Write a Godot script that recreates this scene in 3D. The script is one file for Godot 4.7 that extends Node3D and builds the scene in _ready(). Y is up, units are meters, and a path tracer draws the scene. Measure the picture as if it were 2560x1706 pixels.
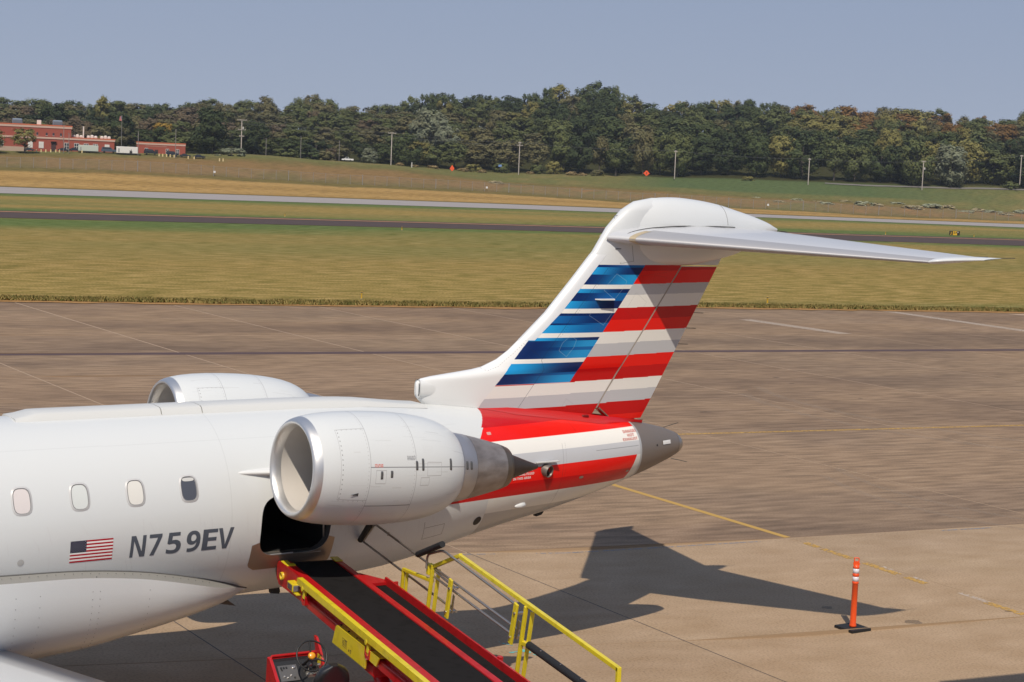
extends Node3D
# A regional jet parked on a concrete apron. x runs towards the tail, z towards the terminal, y is up.

const EYE := Vector3(-8.740, 7.904, 21.309)
const YAW := 0.605449
const PITCH := 0.093778
const ROLL := 0.040607
const SUN := Vector3(0.35972, -0.79833, -0.48299)      # the way the sunlight travels

var used := {}
var rng := RandomNumberGenerator.new()
var mats := {}

# ---------------------------------------------------------------- names, parts
func numbered(called: String) -> String:
	var n: int = used.get(called, 0)
	used[called] = n + 1
	return called if n == 0 else "%s_%03d" % [called, n]

func tag(o: Node3D, label: String, category: String, group := "") -> Node3D:
	o.set_meta("label", label)
	o.set_meta("category", category)
	if group != "":
		o.set_meta("group", group)
	return o

func thing(called: String, label: String, category: String, at := Vector3.ZERO, turn := 0.0, group := "") -> Node3D:
	var o := Node3D.new()
	o.name = numbered(called)
	o.position = at
	o.rotation.y = turn
	add_child(o)
	tag(o, label, category, group)
	return o

func commit(st: SurfaceTool, normals := true) -> ArrayMesh:
	if normals:
		st.generate_normals()
	return st.commit()

func obj(called: String, mesh: Mesh, mat: Material, parent: Node = null, label := "") -> MeshInstance3D:
	var o := MeshInstance3D.new()
	o.mesh = mesh
	o.material_override = mat
	o.name = numbered(called) if parent == null else called
	if parent == null:
		add_child(o)
	else:
		parent.add_child(o, true)
	if label != "":
		o.set_meta("label", label)
	return o

func struct(called: String, mesh: Mesh, mat: Material) -> MeshInstance3D:
	var o := obj(called, mesh, mat)
	o.set_meta("kind", "structure")
	return o

func dup(src: Node3D, at: Vector3, turn: float, label: String, group := "") -> Node3D:
	var r: Node3D = src.duplicate()
	r.name = numbered(str(src.name).rstrip("0123456789_"))
	add_child(r)
	r.position = at
	r.rotation.y = turn
	r.set_meta("label", label)
	if group != "":
		r.set_meta("group", group)
	return r

# ---------------------------------------------------------------- shapes
func start() -> SurfaceTool:
	var st := SurfaceTool.new()
	st.begin(Mesh.PRIMITIVE_TRIANGLES)
	return st

func quad(st: SurfaceTool, a: Vector3, b: Vector3, c: Vector3, d: Vector3, ua := Vector2.ZERO, ub := Vector2.ZERO, uc := Vector2.ZERO, ud := Vector2.ZERO) -> void:
	for p in [[a, ua], [c, uc], [b, ub], [a, ua], [d, ud], [c, uc]]:
		st.set_uv(p[1])
		st.add_vertex(p[0])

func tri(st: SurfaceTool, a: Vector3, b: Vector3, c: Vector3) -> void:
	st.add_vertex(a)
	st.add_vertex(c)
	st.add_vertex(b)

func box(st: SurfaceTool, lo: Vector3, hi: Vector3, xf := Transform3D(), cut := 0.0) -> void:
	# a box with its edges cut off at 45 degrees when cut is above zero
	st.set_smooth_group(-1)
	st.set_uv(Vector2.ZERO)
	var c := (lo + hi) / 2
	var h := (hi - lo) / 2
	var k := minf(cut, minf(h.x, minf(h.y, h.z)) * 0.6)
	var ax := [Vector3.RIGHT, Vector3.UP, Vector3.BACK]
	for a in 3:
		for s in [-1.0, 1.0]:
			var n: Vector3 = ax[a] * s
			var u: Vector3 = ax[(a + 1) % 3] * s
			var v: Vector3 = ax[(a + 2) % 3]
			var hn := h[a]
			var hu: float = h[(a + 1) % 3] - k
			var hv: float = h[(a + 2) % 3] - k
			quad(st, xf * (c + n * hn - u * hu - v * hv), xf * (c + n * hn + u * hu - v * hv), xf * (c + n * hn + u * hu + v * hv), xf * (c + n * hn - u * hu + v * hv))
	if k <= 0.0:
		return
	for a in 3:
		var b := (a + 1) % 3
		var e := (a + 2) % 3
		for sb in [-1.0, 1.0]:
			for se in [-1.0, 1.0]:
				var l: Vector3 = ax[a] * (h[a] - k)
				var p1: Vector3 = ax[b] * sb * h[b] + ax[e] * se * (h[e] - k)
				var p2: Vector3 = ax[b] * sb * (h[b] - k) + ax[e] * se * h[e]
				if sb * se > 0:
					quad(st, xf * (c + p1 - l), xf * (c + p1 + l), xf * (c + p2 + l), xf * (c + p2 - l))
				else:
					quad(st, xf * (c + p2 - l), xf * (c + p2 + l), xf * (c + p1 + l), xf * (c + p1 - l))
	for sx in [-1.0, 1.0]:
		for sy in [-1.0, 1.0]:
			for sz in [-1.0, 1.0]:
				var s3 := Vector3(sx, sy, sz)
				var p := c + s3 * (h - Vector3(0, k, k))
				var q := c + s3 * (h - Vector3(k, 0, k))
				var r := c + s3 * (h - Vector3(k, k, 0))
				if sx * sy * sz > 0:
					tri(st, xf * p, xf * q, xf * r)
				else:
					tri(st, xf * p, xf * r, xf * q)

func boxm(lo: Vector3, hi: Vector3, xf := Transform3D(), cut := 0.0) -> ArrayMesh:
	var st := start()
	box(st, lo, hi, xf, cut)
	return commit(st)

func grid(st: SurfaceTool, rows: Array, uvs := [], flip := false, smooth := true) -> void:
	st.set_smooth_group(0 if smooth else -1)
	for i in rows.size() - 1:
		var a: Array = rows[i]
		var b: Array = rows[i + 1]
		for j in a.size() - 1:
			var u := [Vector2.ZERO, Vector2.ZERO, Vector2.ZERO, Vector2.ZERO]
			if uvs.size():
				u = [uvs[i][j], uvs[i + 1][j], uvs[i + 1][j + 1], uvs[i][j + 1]]
			if flip:
				quad(st, a[j], a[j + 1], b[j + 1], b[j], u[0], u[3], u[2], u[1])
			else:
				quad(st, a[j], b[j], b[j + 1], a[j + 1], u[0], u[1], u[2], u[3])

func ring(n: int, centre: Vector3, u: Vector3, v: Vector3, r: float) -> Array:
	var out := []
	for i in n + 1:
		var t := TAU * i / n
		out.append(centre + (u * cos(t) + v * sin(t)) * r)
	return out

func tube(st: SurfaceTool, pts: Array, r: float, n := 8, caps := true, r_end := -1.0) -> void:
	var rows := []
	var side := Vector3.ZERO
	for i in pts.size():
		var fwd: Vector3 = (pts[mini(i + 1, pts.size() - 1)] - pts[maxi(i - 1, 0)]).normalized()
		if side == Vector3.ZERO:
			side = fwd.cross(Vector3.UP if absf(fwd.y) < 0.9 else Vector3.RIGHT).normalized()
		else:
			side = (side - fwd * side.dot(fwd)).normalized()
		var rr := r if r_end < 0 else lerpf(r, r_end, float(i) / (pts.size() - 1))
		rows.append(ring(n, pts[i], side, side.cross(fwd), rr))
	grid(st, rows)
	if caps:
		st.set_smooth_group(-1)
		for e in [0, pts.size() - 1]:
			for j in n:
				if e == 0:
					tri(st, pts[e], rows[e][j + 1], rows[e][j])
				else:
					tri(st, pts[e], rows[e][j], rows[e][j + 1])

func tubem(pts: Array, r: float, n := 8, r_end := -1.0) -> ArrayMesh:
	var st := start()
	tube(st, pts, r, n, true, r_end)
	return commit(st)

func bend(pts: Array, r: float, k := 5) -> Array:
	# the corners of a polyline rounded to the radius r
	var out := [pts[0]]
	for i in range(1, pts.size() - 1):
		var a: Vector3 = pts[i] + (pts[i - 1] - pts[i]).normalized() * r
		var b: Vector3 = pts[i] + (pts[i + 1] - pts[i]).normalized() * r
		for j in k + 1:
			var t := float(j) / k
			out.append(a.lerp(pts[i], t).lerp(pts[i].lerp(b, t), t))
	out.append(pts[-1])
	return out

func lathe(st: SurfaceTool, profile: Array, xf: Transform3D, n := 32, uv := false) -> void:
	# profile: Vector2(along x, radius)
	var rows := []
	var uvs := []
	for p in profile:
		rows.append(ring(n, Vector3(p.x, 0, 0), Vector3.UP, Vector3.BACK, p.y).map(func(q): return xf * q))
		if uv:
			var line := []
			for i in n + 1:
				line.append(Vector2(p.x, float(i) / n))
			uvs.append(line)
	grid(st, rows, uvs)

func lathem(profile: Array, xf := Transform3D(), n := 32) -> ArrayMesh:
	var st := start()
	lathe(st, profile, xf, n)
	return commit(st)

func prism(st: SurfaceTool, poly: PackedVector2Array, lo: float, hi: float, xf: Transform3D) -> void:
	# a polygon in x and y, from z = lo to z = hi
	st.set_smooth_group(-1)
	st.set_uv(Vector2.ZERO)
	var p := poly
	if Geometry2D.is_polygon_clockwise(p):
		p = p.duplicate()
		p.reverse()
	var t := Geometry2D.triangulate_polygon(p)
	for i in range(0, t.size(), 3):
		var a := p[t[i]]
		var b := p[t[i + 1]]
		var c := p[t[i + 2]]
		if (b - a).cross(c - a) < 0:
			var k := b
			b = c
			c = k
		tri(st, xf * Vector3(a.x, a.y, hi), xf * Vector3(b.x, b.y, hi), xf * Vector3(c.x, c.y, hi))
		tri(st, xf * Vector3(a.x, a.y, lo), xf * Vector3(c.x, c.y, lo), xf * Vector3(b.x, b.y, lo))
	for i in p.size():
		var a := p[i]
		var b := p[(i + 1) % p.size()]
		quad(st, xf * Vector3(a.x, a.y, lo), xf * Vector3(b.x, b.y, lo), xf * Vector3(b.x, b.y, hi), xf * Vector3(a.x, a.y, hi))

func prismm(poly: Array, lo: float, hi: float, xf := Transform3D()) -> ArrayMesh:
	var st := start()
	prism(st, PackedVector2Array(poly), lo, hi, xf)
	return commit(st)

func look(v: Array, x: float) -> float:
	# a piecewise linear table of Vector2(x, value)
	if x <= v[0].x:
		return v[0].y
	for i in range(1, v.size()):
		if x <= v[i].x:
			return lerpf(v[i - 1].y, v[i].y, (x - v[i - 1].x) / maxf(1e-9, v[i].x - v[i - 1].x))
	return v[-1].y

func soft(v: Array, x: float) -> float:
	# the same table through a smooth curve
	if x <= v[0].x:
		return v[0].y
	for i in range(1, v.size()):
		if x <= v[i].x:
			var a: Vector2 = v[i - 1]
			var b: Vector2 = v[i]
			var p: Vector2 = v[maxi(i - 2, 0)]
			var q: Vector2 = v[mini(i + 1, v.size() - 1)]
			return cubic_interpolate_in_time(a.y, b.y, p.y, q.y, (x - a.x) / maxf(1e-9, b.x - a.x), b.x - a.x, p.x - a.x if i > 1 else a.x - b.x, q.x - a.x if i < v.size() - 1 else 2 * (b.x - a.x))
	return v[-1].y

# ---------------------------------------------------------------- materials
func lin(r: float, g: float, b: float) -> Color:
	return Color(r, g, b).linear_to_srgb()

func mat(called: String, color: Color, rough := 0.6, metal := 0.0, coat := 0.0) -> StandardMaterial3D:
	if mats.has(called):
		return mats[called]
	var m := StandardMaterial3D.new()
	m.resource_name = called
	m.albedo_color = color
	m.roughness = rough
	m.metallic = metal
	if coat > 0.0:
		m.clearcoat_enabled = true
		m.clearcoat = coat
		m.clearcoat_roughness = 0.06
	mats[called] = m
	return m

func noise(freq: float, octaves := 4, sd := 1, kind := FastNoiseLite.TYPE_SIMPLEX_SMOOTH) -> FastNoiseLite:
	var n := FastNoiseLite.new()
	n.noise_type = kind
	n.frequency = freq
	n.fractal_octaves = octaves
	n.seed = sd
	return n

func ramp(pairs: Array) -> Gradient:
	var g := Gradient.new()
	var at := PackedFloat32Array()
	var cs := PackedColorArray()
	for p in pairs:
		at.append(p[0])
		cs.append(p[1])
	g.offsets = at
	g.colors = cs
	return g

func noise_tex(size: int, n: FastNoiseLite, pairs: Array) -> NoiseTexture2D:
	var t := NoiseTexture2D.new()
	t.width = size
	t.height = size
	t.seamless = true
	t.seamless_blend_skirt = 0.2
	t.generate_mipmaps = false
	t.noise = n
	t.color_ramp = ramp(pairs)
	return t

func ground_mat(called: String, big: Texture2D, big_scale: Vector3, fine: Texture2D, fine_scale: Vector3, rough := 0.9) -> StandardMaterial3D:
	var m := mat(called, Color.WHITE, rough)
	m.albedo_texture = big
	m.uv1_scale = big_scale
	m.vertex_color_use_as_albedo = true
	if fine:
		m.detail_enabled = true
		m.detail_albedo = fine
		m.detail_blend_mode = BaseMaterial3D.BLEND_MODE_MUL
		m.detail_uv_layer = BaseMaterial3D.DETAIL_UV_2
		m.uv2_scale = fine_scale
	m.specular_mode = BaseMaterial3D.SPECULAR_SCHLICK_GGX
	m.metallic_specular = 0.25
	return m

# ---------------------------------------------------------------- the scene
func _ready() -> void:
	rng.seed = 7
	# camera
	var cam := Camera3D.new()
	cam.name = "camera"
	var fwd := Vector3(sin(YAW) * cos(PITCH), -sin(PITCH), -cos(YAW) * cos(PITCH))
	var right := Vector3(cos(YAW), 0, sin(YAW))
	var up := right.cross(fwd)
	cam.transform = Transform3D(Basis(right * cos(ROLL) + up * sin(ROLL), up * cos(ROLL) - right * sin(ROLL), -fwd), EYE)
	cam.fov = rad_to_deg(2 * atan(853.0 / 4106.0))
	cam.near = 0.1
	cam.far = 9000
	add_child(cam)
	cam.current = true
	# sky, exposure
	var sky_mat := ProceduralSkyMaterial.new()
	sky_mat.sky_top_color = Color8(124, 145, 181)
	sky_mat.sky_horizon_color = Color8(167, 177, 194)
	sky_mat.sky_curve = 0.12
	sky_mat.ground_bottom_color = Color8(120, 108, 92)
	sky_mat.ground_horizon_color = Color8(150, 146, 140)
	sky_mat.sun_angle_max = 40
	sky_mat.sun_curve = 0.25
	var env := Environment.new()
	env.background_mode = Environment.BG_SKY
	env.sky = Sky.new()
	env.sky.sky_material = sky_mat
	env.tonemap_mode = Environment.TONE_MAPPER_LINEAR
	env.tonemap_exposure = 1.0
	env.fog_enabled = true
	env.fog_density = 0.00006
	env.fog_light_color = Color(0.86, 0.90, 0.96)
	env.sdfgi_enabled = true
	env.ssao_enabled = true
	env.ssil_enabled = true
	var we := WorldEnvironment.new()
	we.name = "world"
	we.environment = env
	add_child(we)
	# sun
	var sun := DirectionalLight3D.new()
	sun.name = "sun"
	sun.light_color = Color(1.0, 0.955, 0.89)
	sun.light_energy = 1.28
	sun.light_angular_distance = 0.5
	sun.shadow_enabled = true
	add_child(sun)
	sun.look_at_from_position(Vector3.ZERO, SUN, Vector3.UP)
	# setting
	build_ground()
	build_apron()
	build_fields()
	# objects
	build_aircraft()
	build_loader()
	build_delineator()
	build_bridge()
	build_airfield_items()
	build_station()
	build_poles()
	build_roadside()
	build_trees()

# ---------------------------------------------------------------- ground
var lump := noise(0.012, 4, 91)
const AZ := [8.0, 13.5, 17.2, 21.4, 25.7, 30.1, 34.5, 38.9, 43.3, 47.6, 51.8, 56.0, 64.0]
# for every bearing: far edge of the runway, fence line, crest, edge of the wood (distance and height), height of the wooded hill 260 m behind that edge
const LAND := [
	[620, 680, 7.5, 750, 12.8, 840, 14.0, 33.0], [630, 690, 7.5, 760, 13.5, 850, 15.0, 34.0], [641, 701, 7.4, 771, 14.7, 861, 16.7, 33.0],
	[653, 713, 7.1, 783, 15.9, 873, 17.6, 36.0], [669, 729, 6.7, 799, 17.3, 889, 19.0, 40.0], [693, 753, 5.8, 823, 15.3, 913, 17.1, 44.0],
	[724, 784, 4.8, 854, 10.7, 944, 15.5, 52.0], [724, 784, 3.3, 854, 9.9, 944, 16.9, 54.0], [728, 788, 1.8, 858, 8.4, 948, 17.7, 54.0],
	[755, 815, 1.3, 885, 7.8, 975, 18.1, 53.0], [787, 847, 0.8, 917, 5.5, 1007, 20.1, 52.0], [820, 880, 0.8, 950, 6.0, 1040, 20.0, 52.0], [860, 920, 0.8, 990, 6.0, 1080, 20.0, 52.0]]

func land(az: float) -> Array:
	var i := 0
	while i < AZ.size() - 2 and az > AZ[i + 1]:
		i += 1
	var t := clampf((az - AZ[i]) / (AZ[i + 1] - AZ[i]), 0, 1)
	t = t * t * (3 - 2 * t) * 0.5 + t * 0.5
	var out := []
	for k in 8:
		out.append(lerpf(LAND[i][k], LAND[i + 1][k], t))
	return out

func polar(az: float, d: float, y := 0.0) -> Vector3:
	return Vector3(EYE.x + sin(deg_to_rad(az)) * d, y, EYE.z - cos(deg_to_rad(az)) * d)

func land_height(az: float, d: float) -> float:
	var r := land(az)
	var t := [Vector2(r[0] - 40, 0), Vector2(r[0], 0.02), Vector2(r[0] + 12, 0.5), Vector2(r[1], r[2]), Vector2(r[3], r[4]), Vector2(r[5], r[6]), Vector2(r[5] + 260, r[7]), Vector2(r[5] + 900, r[7] + 6)]
	var h := look(t, d)
	if d > r[0] + 20:
		var p := polar(az, d)
		h += lump.get_noise_2d(p.x, p.z) * 0.9
	return h

func spot(az: float, d: float) -> Vector3:
	return polar(az, d, land_height(az, d))

func sheet(edge_a: Array, edge_b: Array, nu: int, nv: int, y: float, tint: Callable, jag_a := 0.0, jag_b := 0.0) -> ArrayMesh:
	# a flat sheet between two edges (tables of x and z); texture coordinates are metres along and across
	var st := start()
	var nz := noise(0.11, 3, 5)
	var rows := []
	for i in nu + 1:
		var u := float(i) / nu
		var xa := lerpf(edge_a[0].x, edge_a[-1].x, u)
		var xb := lerpf(edge_b[0].x, edge_b[-1].x, u)
		var a := Vector3(xa, y, look(edge_a, xa) + nz.get_noise_2d(xa * 8, 3) * jag_a)
		var b := Vector3(xb, y, look(edge_b, xb) + nz.get_noise_2d(xb * 8, 90) * jag_b)
		var line := []
		for j in nv + 1:
			line.append(a.lerp(b, float(j) / nv))
		rows.append(line)
	for i in nu:
		for j in nv:
			for k in [[i, j], [i + 1, j + 1], [i + 1, j], [i, j], [i, j + 1], [i + 1, j + 1]]:
				var p: Vector3 = rows[k[0]][k[1]]
				st.set_normal(Vector3.UP)
				st.set_uv(Vector2(p.x, p.z))
				st.set_uv2(Vector2(p.x, p.z))
				st.set_color(tint.call(p, float(k[1]) / nv))
				st.add_vertex(p)
	return st.commit()

func plain_tint(_p: Vector3, _v: float) -> Color:
	return Color.WHITE

func build_ground() -> void:
	var g := noise_tex(512, noise(0.02, 4, 3), [[0.0, lin(0.10, 0.09, 0.035)], [1.0, lin(0.16, 0.13, 0.05)]])
	var m := ground_mat("earth", g, Vector3(0.02, 0.02, 1), null, Vector3.ONE)
	struct("ground", sheet([Vector2(-6000, -6000), Vector2(6000, -6000)], [Vector2(-6000, 3000), Vector2(6000, 3000)], 8, 8, -0.6, plain_tint), m)

# the joints of the apron: rows run along the parked aircraft, columns across
var wear := noise(0.06, 4, 66)
const ROWS := [23.0, 15.8, 8.3, 0.62, -6.88, -14.4, -22.6, -31.0, -39.3, -47.6, -55.6, -63.4, -71.0, -79.0, -87.0]

func joint(row: float, col: float) -> Vector3:
	var z := row
	var x0 := 9.75 + 7.9 * col
	var x1 := 12.8 + 8.95 * col
	var x := 0.0
	for k in 3:
		x = lerpf(x0, x1, (5.0 - z) / 80.0)
		z = row + (x - 13.26) * 0.186
	return Vector3(x, 0, z)

func apron_y(x: float) -> float:
	# the apron rises gently towards the nose of the aircraft
	return 0.042 * clampf(12.5 - x, 0.0, 18.5)

func build_apron() -> void:
	var fine := noise_tex(512, noise(0.09, 5, 11), [[0.0, Color(0.80, 0.80, 0.80)], [0.5, Color(0.96, 0.96, 0.96)], [1.0, Color(1, 1, 1)]])
	var smooth_tex := noise_tex(1024, noise(0.012, 5, 21), [[0.0, lin(0.36, 0.248, 0.150)], [0.45, lin(0.40, 0.284, 0.180)], [0.7, lin(0.42, 0.300, 0.193)], [1.0, lin(0.46, 0.335, 0.222)]])
	var worn_tex := noise_tex(1024, noise(0.016, 5, 33), [[0.0, lin(0.19, 0.134, 0.090)], [0.34, lin(0.262, 0.180, 0.117)], [0.55, lin(0.310, 0.213, 0.137)], [0.75, lin(0.345, 0.241, 0.157)], [1.0, lin(0.40, 0.288, 0.195)]])
	var new_mat := ground_mat("concrete_smooth", smooth_tex, Vector3(0.045, 0.085, 1), fine, Vector3(0.35, 0.35, 1), 0.85)
	var old_mat := ground_mat("concrete_worn", worn_tex, Vector3(0.030, 0.15, 1), fine, Vector3(0.3, 0.5, 1), 0.88)
	var bed := mat("joint_filler", lin(0.36, 0.262, 0.178), 0.9)
	var dark_bed := mat("joint_tar", lin(0.07, 0.055, 0.045), 0.8)
	var apron := Node3D.new()
	apron.name = "apron"
	apron.set_meta("kind", "structure")
	add_child(apron)
	var st := start()
	var bed_rows := []
	for x in [-70.0, -6.0, 0.0, 6.0, 12.5, 60.0, 190.0]:
		bed_rows.append([Vector3(x, apron_y(x) - 0.005, -95), Vector3(x, apron_y(x) - 0.005, 40)])
	grid(st, bed_rows, [], true, false)
	obj("joint_filler", commit(st), bed, apron)
	# the near column joints are open and dark
	for c in [-2, -1, 0]:
		st = start()
		for r in 4:
			ribbon(st, joint(ROWS[r], c), joint(ROWS[r + 1], c), 0.011, 0.002)
		obj("open_joint", commit(st), dark_bed, apron)
	rng.seed = 41
	for r in ROWS.size() - 1:
		var old: bool = ROWS[r] < -6.0
		for c in range(-5, 13):
			var a := joint(ROWS[r], c)
			var b := joint(ROWS[r], c + 1)
			var d := joint(ROWS[r + 1], c)
			var e := joint(ROWS[r + 1], c + 1)
			# only where the view, or a step to its side, can reach
			var mid := (a + e) / 2
			var az := rad_to_deg(atan2(mid.x - EYE.x, EYE.z - mid.z))
			var far := Vector2(mid.x - EYE.x, mid.z - EYE.z).length()
			if az < 17.4 - 900.0 / far or az > 52 + 900.0 / far or far > 128:
				continue
			var gap := 0.011 if not old else lerpf(0.018, 0.055, clampf((far - 30) / 60, 0, 1))
			var cc := (a + b + d + e) / 4
			var k := 1.0 + rng.randf_range(-0.045, 0.045)
			var warm := rng.randf_range(-0.015, 0.015)
			if old:
				k *= lerpf(1.12, 0.84, clampf((far - 32) / 55, 0, 1))
			var corners := []
			for p in [a, b, e, d]:
				var to: Vector3 = (cc - p)
				corners.append(p + Vector3(signf(to.x) * gap, 0, signf(to.z) * gap))
			st = start()
			st.set_smooth_group(-1)
			slab(st, corners, old, Color(k + warm, k, k - warm))
			st.generate_normals()
			obj("concrete_slab", st.commit(), old_mat if old else new_mat, apron)
	# markings, a few millimetres above the slabs
	var yellow := mat("line_paint", lin(0.44, 0.265, 0.06), 0.75)
	var pale := mat("pale_repair", lin(0.42, 0.34, 0.27), 0.9)
	var tar := mat("tar_seal", lin(0.075, 0.042, 0.040), 0.8)
	var blue := mat("blue_sealant", lin(0.16, 0.19, 0.24), 0.7)
	var chalk := mat("cyan_spray", lin(0.12, 0.44, 0.43), 0.8)
	var chip := NoiseTexture2D.new()
	chip.width = 512
	chip.height = 512
	chip.seamless = true
	chip.noise = noise(0.03, 5, 44)
	chip.color_ramp = ramp([[0.0, Color(1, 1, 1, 0)], [0.38, Color(1, 1, 1, 0)], [0.42, Color(1, 1, 1, 1)], [1.0, Color(1, 1, 1, 1)]])
	for m in [mat("line_paint_chipped", lin(0.46, 0.27, 0.06), 0.75), pale, blue, chalk]:
		m.transparency = BaseMaterial3D.TRANSPARENCY_ALPHA_SCISSOR
		m.alpha_scissor_threshold = 0.5
		m.albedo_texture = chip
		m.uv1_triplanar = true
		m.uv1_world_triplanar = true
		m.uv1_scale = Vector3(0.55, 0.55, 0.55)
	var y1 := start()
	var path := [Vector3(26.9, 0, -100), Vector3(18.55, 0, -13.03), Vector3(18.22, 0, -6.0)]
	ribbon(y1, path[1], path[2], 0.095, 0.004)
	ribbon(y1, Vector3(18.75, 0, -15.5), path[1], 0.115, 0.004)
	var worn := [[18.19, -5.4, 18.13, -4.9], [18.10, -4.75, 17.99, -3.75], [17.95, -3.3, 17.80, -2.2], [17.77, -1.95, 17.70, -1.35], [17.60, 0.3, 17.52, 1.3], [17.45, 2.3, 17.40, 2.9]]
	struct("taxi_line", commit(y1), yellow)
	y1 = start()
	for w in worn:
		ribbon(y1, Vector3(w[0], 0, w[1]), Vector3(w[2], 0, w[3]), 0.10, 0.004)
	struct("worn_taxi_line", commit(y1), mats["line_paint_chipped"])
	var y2 := start()
	ribbon(y2, Vector3(24.2, 0, -20.0), Vector3(62.0, 0, -12.6), 0.11, 0.004)
	struct("stand_line", commit(y2), mats["line_paint_chipped"])
	var t := start()
	ribbon(t, Vector3(-20, 0, -53.5), Vector3(110, 0, -29.3), 0.42, 0.004)
	struct("tar_joint", commit(t), tar)
	var bl := start()
	ribbon(bl, Vector3(11.7, 0, -6.98), Vector3(17.3, 0, -5.94), 0.022, 0.004)
	ribbon(bl, Vector3(9.95, 0, -7.31), Vector3(10.75, 0, -7.16), 0.02, 0.004)
	ribbon(bl, Vector3(22.4, 0, -4.99), Vector3(23.9, 0, -4.71), 0.03, 0.004)
	struct("joint_sealant", commit(bl), blue)
	var pl := start()
	for q in [[63.5, -56.8, 62.8, -47.3, 0.5], [81.4, -61.6, 78.2, -46.0, 0.5], [17.9, -1.9, 17.86, -1.5, 0.08], [17.75, -0.5, 17.65, 0.35, 0.07], [18.05, -2.9, 17.98, -2.55, 0.06]]:
		ribbon(pl, Vector3(q[0], 0, q[1]), Vector3(q[2], 0, q[3]), q[4], 0.003)
	struct("pale_strip", commit(pl), pale)
	var ch := start()
	ribbon(ch, Vector3(6.46, 0, -0.36), Vector3(6.85, 0, -0.33), 0.03, 0.004)
	ribbon(ch, Vector3(6.76, 0, -0.52), Vector3(6.85, 0, 0.12), 0.035, 0.0045)
	ribbon(ch, Vector3(6.66, 0, -1.0), Vector3(6.76, 0, -0.7), 0.02, 0.004)
	struct("spray_mark", commit(ch), chalk)
	# faint rubbed tyre tracks and oil stains
	var rub := mat("tyre_rubbing", Color(lin(0.40, 0.31, 0.23), 0.16), 0.9)
	rub.transparency = BaseMaterial3D.TRANSPARENCY_ALPHA
	var oil := mat("oil_stain", Color(lin(0.05, 0.04, 0.03), 0.30), 0.6)
	oil.transparency = BaseMaterial3D.TRANSPARENCY_ALPHA
	for tr in [[24.0, -4.2, 9.0, 0.14], [25.2, -4.6, 9.6, 0.12], [34.0, -16.0, 16.0, 0.2], [36.0, -17.0, 17.0, 0.2]]:
		st = start()
		for i in 24:
			var a0 := lerpf(2.6, 4.2, i / 24.0)
			var a1 := lerpf(2.6, 4.2, (i + 1) / 24.0)
			var cen := Vector3(tr[0] + tr[2], 0, tr[1] - 3.0)
			ribbon(st, cen + Vector3(cos(a0), 0, -sin(a0)) * tr[2], cen + Vector3(cos(a1), 0, -sin(a1)) * tr[2], tr[3], 0.006)
		struct("tyre_track", commit(st), rub)
	rng.seed = 314
	for i in 26:
		st = start()
		var cx := rng.randf_range(10, 45)
		var cz := rng.randf_range(-40, 1)
		var rad := rng.randf_range(0.05, 0.22)
		st.set_smooth_group(-1)
		var prev := Vector3.ZERO
		for j in 15:
			var a := TAU * j / 14
			var p := Vector3(cx + cos(a) * rad * (1.4 + 0.3 * sin(a * 3 + i)), 0.0075 + apron_y(cx), cz + sin(a) * rad * (1.0 + 0.3 * cos(a * 2 + i)))
			if j > 0:
				tri(st, Vector3(cx, 0.0075 + apron_y(cx), cz), p, prev)
			prev = p
		struct("oil_stain", commit(st), oil)

func slab(st: SurfaceTool, c: Array, old: bool, tone: Color) -> void:
	# texture coordinates run along and across the joints, in metres
	var along := Vector3(1, 0, 0.186).normalized()
	var across := Vector3(-along.z, 0, along.x)
	var n := 10
	var depth := 0.42 if old else 0.12
	for i in n:
		for j in n:
			var q := []
			for k in [[0, 0], [1, 0], [1, 1], [0, 1]]:
				var u := float(i + k[0]) / n
				var v := float(j + k[1]) / n
				q.append(c[0].lerp(c[1], u).lerp(c[3].lerp(c[2], u), v))
			for k in [0, 2, 1, 0, 3, 2]:
				var p: Vector3 = q[k]
				p.y += apron_y(p.x)
				var stain := 1.0 + depth * wear.get_noise_2d(p.dot(along) * 0.5, p.dot(across) * 1.4) + depth * 0.5 * wear.get_noise_2d(p.dot(along) * 2.0 + 300.0, p.dot(across) * 5.0)
				st.set_color(Color(tone.r * stain, tone.g * stain, tone.b * stain * (1.0 + (1.0 - stain) * 0.18)))
				st.set_uv(Vector2(p.dot(along), p.dot(across)))
				st.set_uv2(Vector2(p.dot(along), p.dot(across)))
				st.add_vertex(p)
	for k in 4:
		var a: Vector3 = c[k] + Vector3(0, apron_y(c[k].x), 0)
		var b: Vector3 = c[(k + 1) % 4] + Vector3(0, apron_y(c[(k + 1) % 4].x), 0)
		quad(st, a, b, b + Vector3(0, -0.3, 0), a + Vector3(0, -0.3, 0))

func ribbon(st: SurfaceTool, a: Vector3, b: Vector3, half: float, y: float) -> void:
	var s := (b - a).cross(Vector3.UP).normalized() * half
	st.set_smooth_group(-1)
	var n := 1 if minf(a.x, b.x) > 12.5 else 8
	for i in n:
		var p := a.lerp(b, float(i) / n)
		var q := a.lerp(b, float(i + 1) / n)
		quad(st, p - s + Vector3(0, y + apron_y(p.x), 0), p + s + Vector3(0, y + apron_y(p.x), 0), q + s + Vector3(0, y + apron_y(q.x), 0), q - s + Vector3(0, y + apron_y(q.x), 0))

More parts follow.
